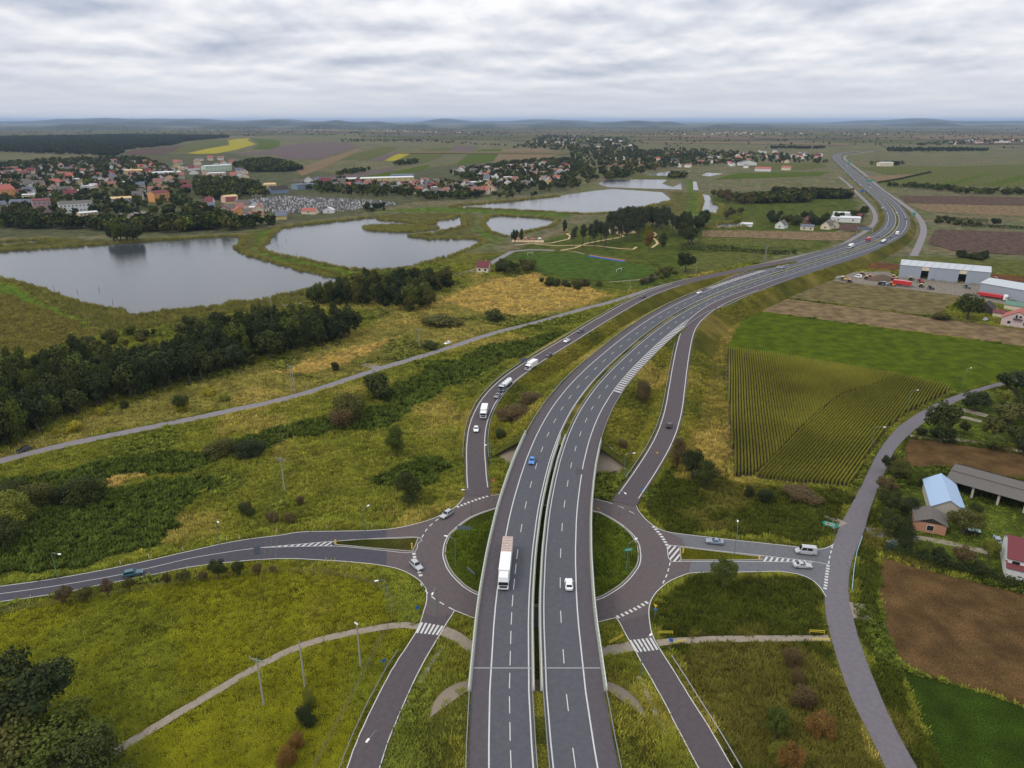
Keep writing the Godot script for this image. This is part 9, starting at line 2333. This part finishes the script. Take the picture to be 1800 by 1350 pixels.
func park() -> void:
	mat("sand", lin(196, 170, 130, 1.2), 1.0)
	textured(M.sand, M.grain)
	for k in MARKERS.size():
		var o := base("marker_post", Vector3(MARKERS[k][0], 0, MARKERS[k][1]))
		tag(o, "white marker post beside the west road, %s %s" % [["first", "second", "third", "first", "second", "third", "fourth", "fifth", "sixth", "seventh", "eighth"][k], "on the meadow side" if k < 3 else "on the nettle side"], "marker post", "marker posts of the west road")
		var b := B.new()
		b.loft([deck_at(0.0, 0.07, -0.06, 0.06, 0.02), deck_at(1.0, 0.07, -0.06, 0.06, 0.02), deck_at(1.06, 0.05, -0.05, 0.03, 0.02)])
		obj("post_body", b.mesh(), M.w_white, o)
		b = B.new()
		b.box(Vector3(0, 0.85, 0), Vector3(0.16, 0.18, 0.14))
		obj("reflector", b.mesh(), M.sign_red, o)
	for e in PATHS:
		var p := pv(e[2])
		var path := PackedVector3Array()
		for q in p: path.append(Vector3(q.x, 0.036, q.y))
		var b := B.new()
		strip(b, path, -e[0] * 0.5, e[0] * 0.5, 0.0)
		land("footpath" if e[0] < 3.5 else "driveway", b.mesh(6.0), M.sand if e[1] == "sand" else M["road_" + e[1]])
	for e in DRAINS:
		var p := pv(e)
		var path := PackedVector3Array()
		for q in p: path.append(Vector3(q.x, 0.02, q.y))
		var o := base("drain_channel", Vector3.ZERO)
		tag(o, "concrete drain channel at the foot of the bank beside the south %s road" % ("west" if p[0].x < 0.0 else "east"), "drain")
		for w in walk(path, 1.0):
			var b := B.new()
			var f: Vector3 = w[1]
			b.box(w[0] + Vector3.UP * 0.03, Vector3(0.9, 0.14, 0.92), Basis(Vector3(-f.z, 0, f.x), Vector3.UP, -f))
			obj("slab", b.mesh(), M.concrete, o)
	for k in STAKES.size():
		var b := B.new()
		b.tube(PackedVector3Array([Vector3(0, -0.2, 0), Vector3(0.05, 1.1, 0), Vector3(0.1, 2.3, 0.05)]), [0.13, 0.12, 0.09], 6)
		b.bar(Vector3(-0.3, 2.0, 0), Vector3(0.4, 2.1, 0), 0.08, 0.08)
		var o := obj("wooden_stake", b.mesh(), M.wood_pole)
		o.position = Vector3(STAKES[k][0], 0, STAKES[k][1])
		tag(o, "weathered wooden stake standing in the %s, %s from the west" % ["large west pond" if k < 4 else "middle pond", ["first", "second", "third", "fourth"][k % 4]], "stake", "stakes in the ponds")
	for k in 2:
		var o := base("football_goal", Vector3(GOALS[k][0], 0.05, GOALS[k][1]), 0.9)
		tag(o, ["white football goal at the west end of the pitch", "white football goal at the east end of the pitch"][k], "goal", "football goals")
		for s in [-3.66, 3.66]:
			var b := B.new()
			b.tube(PackedVector3Array([Vector3(s, 0, 0), Vector3(s, 2.44, 0)]), [0.12], 6)
			obj("goalpost", b.mesh(), M.w_white, o)
		var b := B.new()
		b.tube(PackedVector3Array([Vector3(-3.7, 2.44, 0), Vector3(3.7, 2.44, 0)]), [0.12], 6)
		obj("crossbar", b.mesh(), M.w_white, o)
	var a := Vector3(STAND[0][0], 0, STAND[0][1])
	var c := Vector3(STAND[1][0], 0, STAND[1][1])
	var d := (c - a).normalized()
	var n := Vector3(-d.z, 0, d.x)
	if n.z > 0.0: n = -n
	var st := base("spectator_stand", a)
	tag(st, "low spectator stand with orange and blue seat rows beside the pitch", "stand")
	for k in 3:
		var b := B.new()
		b.bar(n * k * 1.1 + Vector3.UP * (0.25 + 0.4 * k), c - a + n * k * 1.1 + Vector3.UP * (0.25 + 0.4 * k), 0.9, 0.4)
		obj("seat_row", b.mesh(), [M.sign_blue, M.sign_blue, M.paint_orange][k], st)
	var b2 := B.new()
	b2.bar(n * 3.6 + Vector3.UP * 1.9, c - a + n * 3.6 + Vector3.UP * 1.9, 0.08, 0.08)
	for k in 12: b2.box((c - a) * k / 11.0 + n * 3.6 + Vector3.UP * 0.95, Vector3(0.08, 1.9, 0.08))
	obj("back_rail", b2.mesh(), M.steel, st)
	# sandy mound with a rough stone tower
	var hill := base("sandy_mound", Vector3(MOUND[0], 0, MOUND[1]))
	tag(hill, "sandy mound with a pale stone ruin among the park trees", "mound")
	var b := B.new()
	for j in 6:
		for i in 24:
			var q := []
			for w in [[i, j], [i + 1, j], [i + 1, j + 1], [i, j + 1]]:
				var t: float = TAU * (w[0] % 24) / 24.0
				var f: float = w[1] / 6.0
				q.append(Vector3(cos(t) * 17.0 * f, 4.5 * (1.0 - f * f) + 0.5 * fine.get_noise_2d(cos(t) * f * 60.0, sin(t) * f * 60.0) - 0.3 * f, sin(t) * 12.0 * f))
			b.quad(q[0], q[1], q[2], q[3])
	obj("sand_heap", b.mesh(2.0), M.sand, hill)
	for e in [[-4.0, 7.0, 3.0], [0.5, 11.0, 4.0], [4.0, 6.0, 3.0]]:
		b = B.new()
		b.loft([deck_at(2.0, e[2] * 0.6, -e[2] * 0.6, e[2] * 0.6), deck_at(e[1] * 0.6, e[2] * 0.5, -e[2] * 0.5, e[2] * 0.5), deck_at(e[1], e[2] * 0.38, -e[2] * 0.4, e[2] * 0.3)])
		var r := obj("stone_block", b.mesh(), M.w_cream, hill)
		r.position.x = e[0]
	var pg := base("playground", Vector3(PLAYGROUND[0], 0, PLAYGROUND[1]), -0.1)
	tag(pg, "sandy playground with red climbing frames beside the park path", "playground")
	b = B.new()
	b.box(Vector3(0, 0.06, 0), Vector3(30, 0.08, 12))
	obj("sand_bed", b.mesh(4.0), M.sand, pg)
	for k in 4:
		b = B.new()
		for s in [Vector2(-1.2, -1), Vector2(1.2, -1), Vector2(1.2, 1), Vector2(-1.2, 1)]: b.box(Vector3(s.x, 1.3, s.y), Vector3(0.2, 2.6, 0.2))
		b.loft([deck_at(2.6, 1.6, -1.5, 1.5), deck_at(3.6, 0.3, -0.3, 0.3)])
		b.bar(Vector3(1.2, 1.4, 0), Vector3(3.6, 0.2, 0), 0.8, 0.1)
		obj("climbing_frame", b.mesh(), [M.paint_red, M.paint_orange, M.paint_red, M.w_white][k], pg).position = Vector3(-10.0 + 7.0 * k, 0, rng.randf_range(-3.0, 3.0))
	var hp := base("soil_heap", Vector3(HEAP[0], 0, HEAP[1]))
	tag(hp, "brown heap of soil in the machinery yard", "soil heap")
	b = B.new()
	for j in 5:
		for i in 20:
			var q := []
			for w in [[i, j], [i + 1, j], [i + 1, j + 1], [i, j + 1]]:
				var t: float = TAU * (w[0] % 20) / 20.0
				var f: float = w[1] / 5.0
				q.append(Vector3(cos(t) * 12.0 * f, 4.0 * (1.0 - pow(f, 1.4)) + 0.5 * fine.get_noise_2d(cos(t) * f * 50.0, sin(t) * f * 50.0) - 0.3 * f, sin(t) * 7.0 * f))
			b.quad(q[0], q[1], q[2], q[3])
	obj("soil", b.mesh(), M.soil, hp)
	for k in 4:
		b = B.new()
		for y in 3: b.box(Vector3(0, 0.2 + 0.42 * y, 0), Vector3(2.4, 0.36, 11.0))
		var o := obj("slab_stack", b.mesh(), M.concrete)
		o.position = Vector3(SLABS[0] + (k - 1.5) * 4.0, 0, SLABS[1] + (k % 2) * 2.0)
		o.rotation.y = -0.9
		tag(o, "pale stack of concrete slabs on the grass, %s from the highway" % ["first", "second", "third", "fourth"][k], "slab stack", "slab stacks")
	for e in GANTRIES:
		var o := base("sign_gantry", Vector3(e[0], 0, e[1]))
		tag(o, e[5], "sign gantry", "highway sign gantries")
		var t := Vector3(e[2] - e[0], 0, e[3] - e[1])
		var wide_ := t.length() > 12.0
		var h := 9.5 if wide_ else 6.0
		for q in [Vector3.ZERO, t]:
			b = B.new()
			b.tube(PackedVector3Array([q, q + Vector3.UP * h]), [0.22], 6)
			obj("post", b.mesh(), M.steel, o)
		b = B.new()
		b.bar(Vector3.UP * (h - 1.0), t + Vector3.UP * (h - 1.0), 0.4, 0.5)
		obj("beam", b.mesh(), M.steel, o)
		b = B.new()
		b.bar(t * 0.1 + Vector3.UP * (h - 1.2), t * 0.9 + Vector3.UP * (h - 1.2), 0.15, 3.0)
		obj("panel", b.mesh(), {"grey": M.sign_back, "blue": M.sign_blue, "green": M.sign_green}[e[4]], o).position = Vector3(0, 0, 0.4)

# ------------------------------------------------------------------ vehicles
var car_protos := {}

func ring_at(z: float, w: float, y0: float, y1: float, r := 0.12) -> PackedVector3Array:
	"""a rounded upright section across a vehicle"""
	return PackedVector3Array([Vector3(-w + r, y0, z), Vector3(w - r, y0, z), Vector3(w, y0 + r, z), Vector3(w, y1 - r, z), Vector3(w - r, y1, z), Vector3(-w + r, y1, z), Vector3(-w, y1 - r, z), Vector3(-w, y0 + r, z)])

func deck_at(y: float, w: float, z0: float, z1: float, r := 0.1) -> PackedVector3Array:
	"""a level section with cut corners; z0 is the front"""
	return PackedVector3Array([Vector3(-w + r, y, z0), Vector3(w - r, y, z0), Vector3(w, y, z0 + r), Vector3(w, y, z1 - r), Vector3(w - r, y, z1), Vector3(-w + r, y, z1), Vector3(-w, y, z1 - r), Vector3(-w, y, z0 + r)])

func wheel(o: Node3D, x: float, z: float, r: float, w := 0.22) -> void:
	var b := B.new()
	var s := signf(x)
	b.tube(PackedVector3Array([Vector3(x - s * w, r, z), Vector3(x - s * w * 0.98, r, z), Vector3(x, r, z)]), [r * 0.9, r, r], 16)
	var t := obj("wheel", b.mesh(), M.tyre, o)
	b = B.new()
	b.tube(PackedVector3Array([Vector3(x, r, z), Vector3(x + s * 0.015, r, z)]), [r * 0.6], 12)
	obj("rim", b.mesh(), M.steel, t)

func panel(o: Node, called: String, m: Material, q: Array, lift := 0.012) -> void:
	var n: Vector3 = (q[1] - q[0]).cross(q[3] - q[0]).normalized()
	var c: Vector3 = (q[0] + q[1] + q[2] + q[3]) * 0.25
	if n.dot(c - Vector3(0, 0.9, 0)) < 0.0: n = -n
	var b := B.new()
	b.quad(q[0] + n * lift, q[1] + n * lift, q[2] + n * lift, q[3] + n * lift)
	obj(called, b.mesh(), m, o)

func car(kind: String, color: String) -> Node3D:
	var o := Node3D.new()
	var m: Material = M["paint_" + color]
	var L := 2.1
	var top := 1.47
	var cab := [-0.75, 1.85, -0.15, 1.25]   # belt front, belt back, roof front, roof back
	var hood := 0.93
	match kind:
		"sedan": L = 2.3; cab = [-0.8, 1.65, -0.1, 0.85]; top = 1.44
		"wagon": L = 2.3; cab = [-0.9, 2.2, -0.2, 1.75]; top = 1.58
		"van": L = 2.65; cab = [-1.75, 2.6, -1.15, 2.5]; top = 2.3; hood = 1.15
	var b := B.new()
	var tail := 0.98 if kind == "sedan" else hood + 0.04
	b.loft([ring_at(-L, 0.66, 0.38, 0.66), ring_at(-L + 0.12, 0.8, 0.28, 0.76), ring_at(-L + 0.7, 0.89, 0.24, hood - 0.06), ring_at(-0.7, 0.91, 0.22, hood), ring_at(1.2, 0.91, 0.22, hood + 0.05), ring_at(L - 0.35, 0.88, 0.26, tail), ring_at(L - 0.06, 0.8, 0.34, tail - 0.04), ring_at(L, 0.7, 0.42, tail - 0.14)])
	obj("body", b.mesh(), m, o)
	var wb := 0.86
	var wt := 0.66 if kind != "van" else 0.78
	var y0 := hood - 0.05
	b = B.new()
	b.loft([deck_at(y0, wb, cab[0], cab[1]), deck_at(top - 0.06, wt, cab[2], cab[3]), deck_at(top, wt - 0.08, cab[2] + 0.1, cab[3] - 0.1)])
	obj("roof", b.mesh(), m, o)
	var at := func(x: float, f: float, z: float): return Vector3(signf(x) * lerpf(wb, wt, f) * absf(x), lerpf(y0, top - 0.06, f), z)
	var zf := func(f: float): return lerpf(cab[0], cab[2], f)
	var zb := func(f: float): return lerpf(cab[1], cab[3], f)
	panel(o, "windscreen", M.glass, [at.call(-0.9, 0.16, zf.call(0.16)), at.call(0.9, 0.16, zf.call(0.16)), at.call(0.86, 0.96, zf.call(0.96)), at.call(-0.86, 0.96, zf.call(0.96))])
	panel(o, "rear_window", M.glass, [at.call(-0.86, 0.22, zb.call(0.22)), at.call(0.86, 0.22, zb.call(0.22)), at.call(0.8, 0.92, zb.call(0.92)), at.call(-0.8, 0.92, zb.call(0.92))])
	var cuts := [0.06, 0.36, 0.4, 0.72, 0.75, 0.95]
	for s in [-1.0, 1.0]:
		for k in (3 if kind != "sedan" else 2):
			if kind == "van" and k == 2: continue
			var a: float = cuts[2 * k]
			var c: float = cuts[2 * k + 1]
			var p := func(f: float, u: float): return at.call(s, f, lerpf(zf.call(f), zb.call(f), u))
			panel(o, "side_window", M.glass, [p.call(0.24, a), p.call(0.24, c), p.call(0.9, c), p.call(0.9, a)])
		b = B.new()
		b.box(Vector3(s * 0.6, 0.68, -L + 0.1), Vector3(0.34, 0.14, 0.12))
		obj("headlight", b.mesh(), M.headlamp, o)
		b = B.new()
		b.box(Vector3(s * 0.66, 0.78, L - 0.04), Vector3(0.26, 0.18, 0.08))
		obj("tail_light", b.mesh(), M.tail, o)
		b = B.new()
		b.box(Vector3(s * 0.99, hood + 0.1, cab[0] + 0.3), Vector3(0.2, 0.14, 0.12))
		obj("mirror", b.mesh(), m, o)
		for z in [-L + 0.85, L - 0.85]: wheel(o, s * 0.92, z, 0.33)
	b = B.new()
	b.box(Vector3(0, 0.5, -L + 0.03), Vector3(0.9, 0.16, 0.08))
	obj("grille", b.mesh(), M.dark_part, o)
	return o

func cab_of(o: Node3D, m: Material, z0: float, z1: float, h: float) -> void:
	var w := 1.22
	var b := B.new()
	b.loft([deck_at(0.5, w - 0.04, z0, z1), deck_at(1.5, w, z0 - 0.02, z1), deck_at(2.4, w, z0 + 0.05, z1), deck_at(h - 0.25, w - 0.1, z0 + 0.35, z1), deck_at(h, w - 0.28, z0 + 0.75, z1)])
	var c := obj("cab", b.mesh(), m, o)
	panel(c, "windscreen", M.glass, [Vector3(-1.1, 1.62, z0 - 0.02), Vector3(1.1, 1.62, z0 - 0.02), Vector3(1.06, 2.42, z0 + 0.06), Vector3(-1.06, 2.42, z0 + 0.06)], 0.03)
	for s in [-1.0, 1.0]:
		panel(c, "side_window", M.glass, [Vector3(s * w, 1.65, z0 + 0.25), Vector3(s * w, 1.65, z0 + 1.1), Vector3(s * w, 2.35, z0 + 1.1), Vector3(s * w, 2.35, z0 + 0.35)], 0.02)
		b = B.new()
		b.box(Vector3(s * 0.95, 0.8, z0 - 0.03), Vector3(0.4, 0.22, 0.1))
		obj("headlight", b.mesh(), M.headlamp, c)
		b = B.new()
		b.box(Vector3(s * 1.42, 2.0, z0 + 0.1), Vector3(0.16, 0.7, 0.2))
		obj("mirror", b.mesh(), M.dark_part, c)
	b = B.new()
	b.box(Vector3(0, 1.22, z0 - 0.04), Vector3(1.7, 0.5, 0.08))
	obj("grille", b.mesh(), M.dark_part, c)

func lorry(kind: String, color: String) -> Node3D:
	var o := Node3D.new()
	var b := B.new()
	match kind:
		"semi":
			var two := color == "white_red"
			var m: Material = M.paint_white
			cab_of(o, m, -8.2, -5.9, 3.75)
			b.box(Vector3(0, 3.3, -7.0), Vector3(1.0, 0.06, 0.5))
			obj("roof_hatch", b.mesh(), M.dark_part, o)
			b = B.new()
			b.box(Vector3(0, 0.75, -1.0), Vector3(1.1, 0.35, 13.6))
			obj("chassis", b.mesh(), M.dark_part, o)
			b = B.new()
			if two:
				b.loft([ring_at(-5.5, 1.25, 1.3, 3.2), ring_at(8.2, 1.25, 1.1, 3.2)])
				obj("tipper_body", b.mesh(), M.paint_red, o)
			else:
				b.loft([ring_at(-5.6, 1.27, 1.05, 4.0, 0.06), ring_at(1.6, 1.27, 1.05, 4.0, 0.06)])
				obj("trailer_body", b.mesh(), M.paint_white, o)
				b = B.new()
				b.loft([ring_at(1.62, 1.26, 1.05, 3.97, 0.06), ring_at(8.2, 1.26, 1.05, 3.97, 0.06)])
				var tp := obj("trailer_tarpaulin", b.mesh(), M.tarp, o)
				for k in 9:
					b = B.new()
					b.box(Vector3(0.05 * (k % 3), 3.985, 2.2 + 0.7 * k), Vector3(2.3 - 0.2 * (k % 2), 0.03, 0.12))
					obj("batten", b.mesh(), M.w_brown, tp)
			for z in [-7.3, -4.4, 4.2, 5.5, 6.8]:
				for s in [-1.2, 1.2]: wheel(o, s, z, 0.52, 0.35)
		"boxtruck":
			var m: Material = M["paint_" + color]
			cab_of(o, m, -3.9, -2.1, 2.7)
			b.loft([ring_at(-2.0, 1.22, 0.95, 3.4, 0.06), ring_at(3.9, 1.22, 0.95, 3.4, 0.06)])
			obj("cargo_box", b.mesh(), M.paint_white if color == "white" else m, o)
			b = B.new()
			b.box(Vector3(0, 0.75, 0.6), Vector3(1.0, 0.3, 6.4))
			obj("chassis", b.mesh(), M.dark_part, o)
			for z in [-3.0, 2.2]:
				for s in [-1.1, 1.1]: wheel(o, s, z, 0.45, 0.3)
		"tanker":
			cab_of(o, M.paint_steel if color == "white" else M.paint_grey, -5.2, -3.2, 3.0)
			var rings := []
			for e in [[-2.9, 0.7], [-2.7, 1.0], [-2.0, 1.1], [4.0, 1.1], [4.7, 1.0], [4.9, 0.7]]:
				var r := PackedVector3Array()
				for k in 16: r.append(Vector3(cos(TAU * k / 16) * e[1] * 1.1, 2.1 + sin(TAU * k / 16) * e[1], e[0]))
				rings.append(r)
			b.loft(rings)
			obj("tank", b.mesh(), M.paint_white, o)
			b = B.new()
			b.box(Vector3(0, 0.85, 0.3), Vector3(1.2, 0.35, 9.6))
			obj("chassis", b.mesh(), M.dark_part, o)
			for k in 3:
				b = B.new()
				b.tube(PackedVector3Array([Vector3(0, 3.15, -1.6 + 2.4 * k), Vector3(0, 3.35, -1.6 + 2.4 * k)]), [0.32], 10)
				obj("manhole", b.mesh(), M.steel, o)
			for z in [-4.3, 1.8, 3.1, 4.3]:
				for s in [-1.15, 1.15]: wheel(o, s, z, 0.5, 0.32)
		"trailer":
			b.loft([ring_at(-5.8, 1.3, 1.4, 3.5), ring_at(-5.6, 1.45, 1.2, 4.0), ring_at(5.6, 1.45, 1.2, 4.0), ring_at(5.8, 1.3, 1.4, 3.6)])
			obj("hopper", b.mesh(), M.paint_red, o)
			b = B.new()
			b.box(Vector3(0, 0.95, 0), Vector3(1.0, 0.3, 11.0))
			b.bar(Vector3(0, 0.9, -5.4), Vector3(0, 0.7, -7.6), 0.3, 0.25)
			obj("chassis", b.mesh(), M.dark_part, o)
			for z in [1.6, 3.2, 4.6]:
				for s in [-1.3, 1.3]: wheel(o, s, z, 0.6, 0.4)
		"cart":
			b.loft([ring_at(-1.6, 0.8, 0.5, 1.1), ring_at(1.6, 0.8, 0.5, 1.1)])
			obj("tub", b.mesh(), M.dark_part, o)
			b = B.new()
			b.loft([ring_at(-1.5, 0.9, 1.12, 1.25, 0.04), ring_at(1.5, 0.9, 1.12, 1.25, 0.04)])
			obj("cover", b.mesh(), M.paint_green, o)
			b = B.new()
			b.bar(Vector3(0, 0.55, -1.5), Vector3(0, 0.3, -3.2), 0.08, 0.08)
			obj("drawbar", b.mesh(), M.dark_part, o)
			for s in [-0.95, 0.95]: wheel(o, s, 0.2, 0.36)
		"tractor":
			var m: Material = M["paint_" + color]
			b.loft([ring_at(-2.0, 0.35, 0.8, 1.5), ring_at(-1.8, 0.45, 0.7, 1.7), ring_at(0.2, 0.5, 0.7, 1.8)])
			obj("bonnet", b.mesh(), m, o)
			b = B.new()
			b.loft([deck_at(1.1, 0.75, 0.1, 1.7), deck_at(2.5, 0.8, 0.2, 1.7)])
			obj("cab_glass", b.mesh(), M.glass, o)
			b = B.new()
			b.loft([deck_at(2.5, 0.9, 0.05, 1.85), deck_at(2.75, 0.75, 0.2, 1.7)])
			obj("cab_roof", b.mesh(), m, o)
			b = B.new()
			b.tube(PackedVector3Array([Vector3(0.4, 1.7, -0.6), Vector3(0.4, 2.6, -0.6)]), [0.06], 6)
			obj("exhaust", b.mesh(), M.dark_part, o)
			for s in [-1.0, 1.0]:
				wheel(o, s * 0.95, -1.4, 0.55, 0.35)
				wheel(o, s * 1.1, 1.1, 0.9, 0.5)
	return o

func vehicles() -> void:
	for e in VEHICLES:
		var key: String = e[0] + e[1]
		var called: String = {"hatch": "hatchback_car", "sedan": "saloon_car", "wagon": "estate_car", "van": "van", "semi": "articulated_lorry", "boxtruck": "box_lorry", "tanker": "tanker_lorry", "trailer": "grain_trailer", "cart": "farm_cart", "tractor": "tractor"}[e[0]]
		if not car_protos.has(key): car_protos[key] = car(e[0], e[1]) if e[0] in ["hatch", "sedan", "wagon", "van"] else lorry(e[0], e[1])
		var o := copy(car_protos[key], called)
		o.position = Vector3(e[2], e[3], e[4])
		o.rotation.y = e[5]
		tag(o, e[6], e[7], e[8])
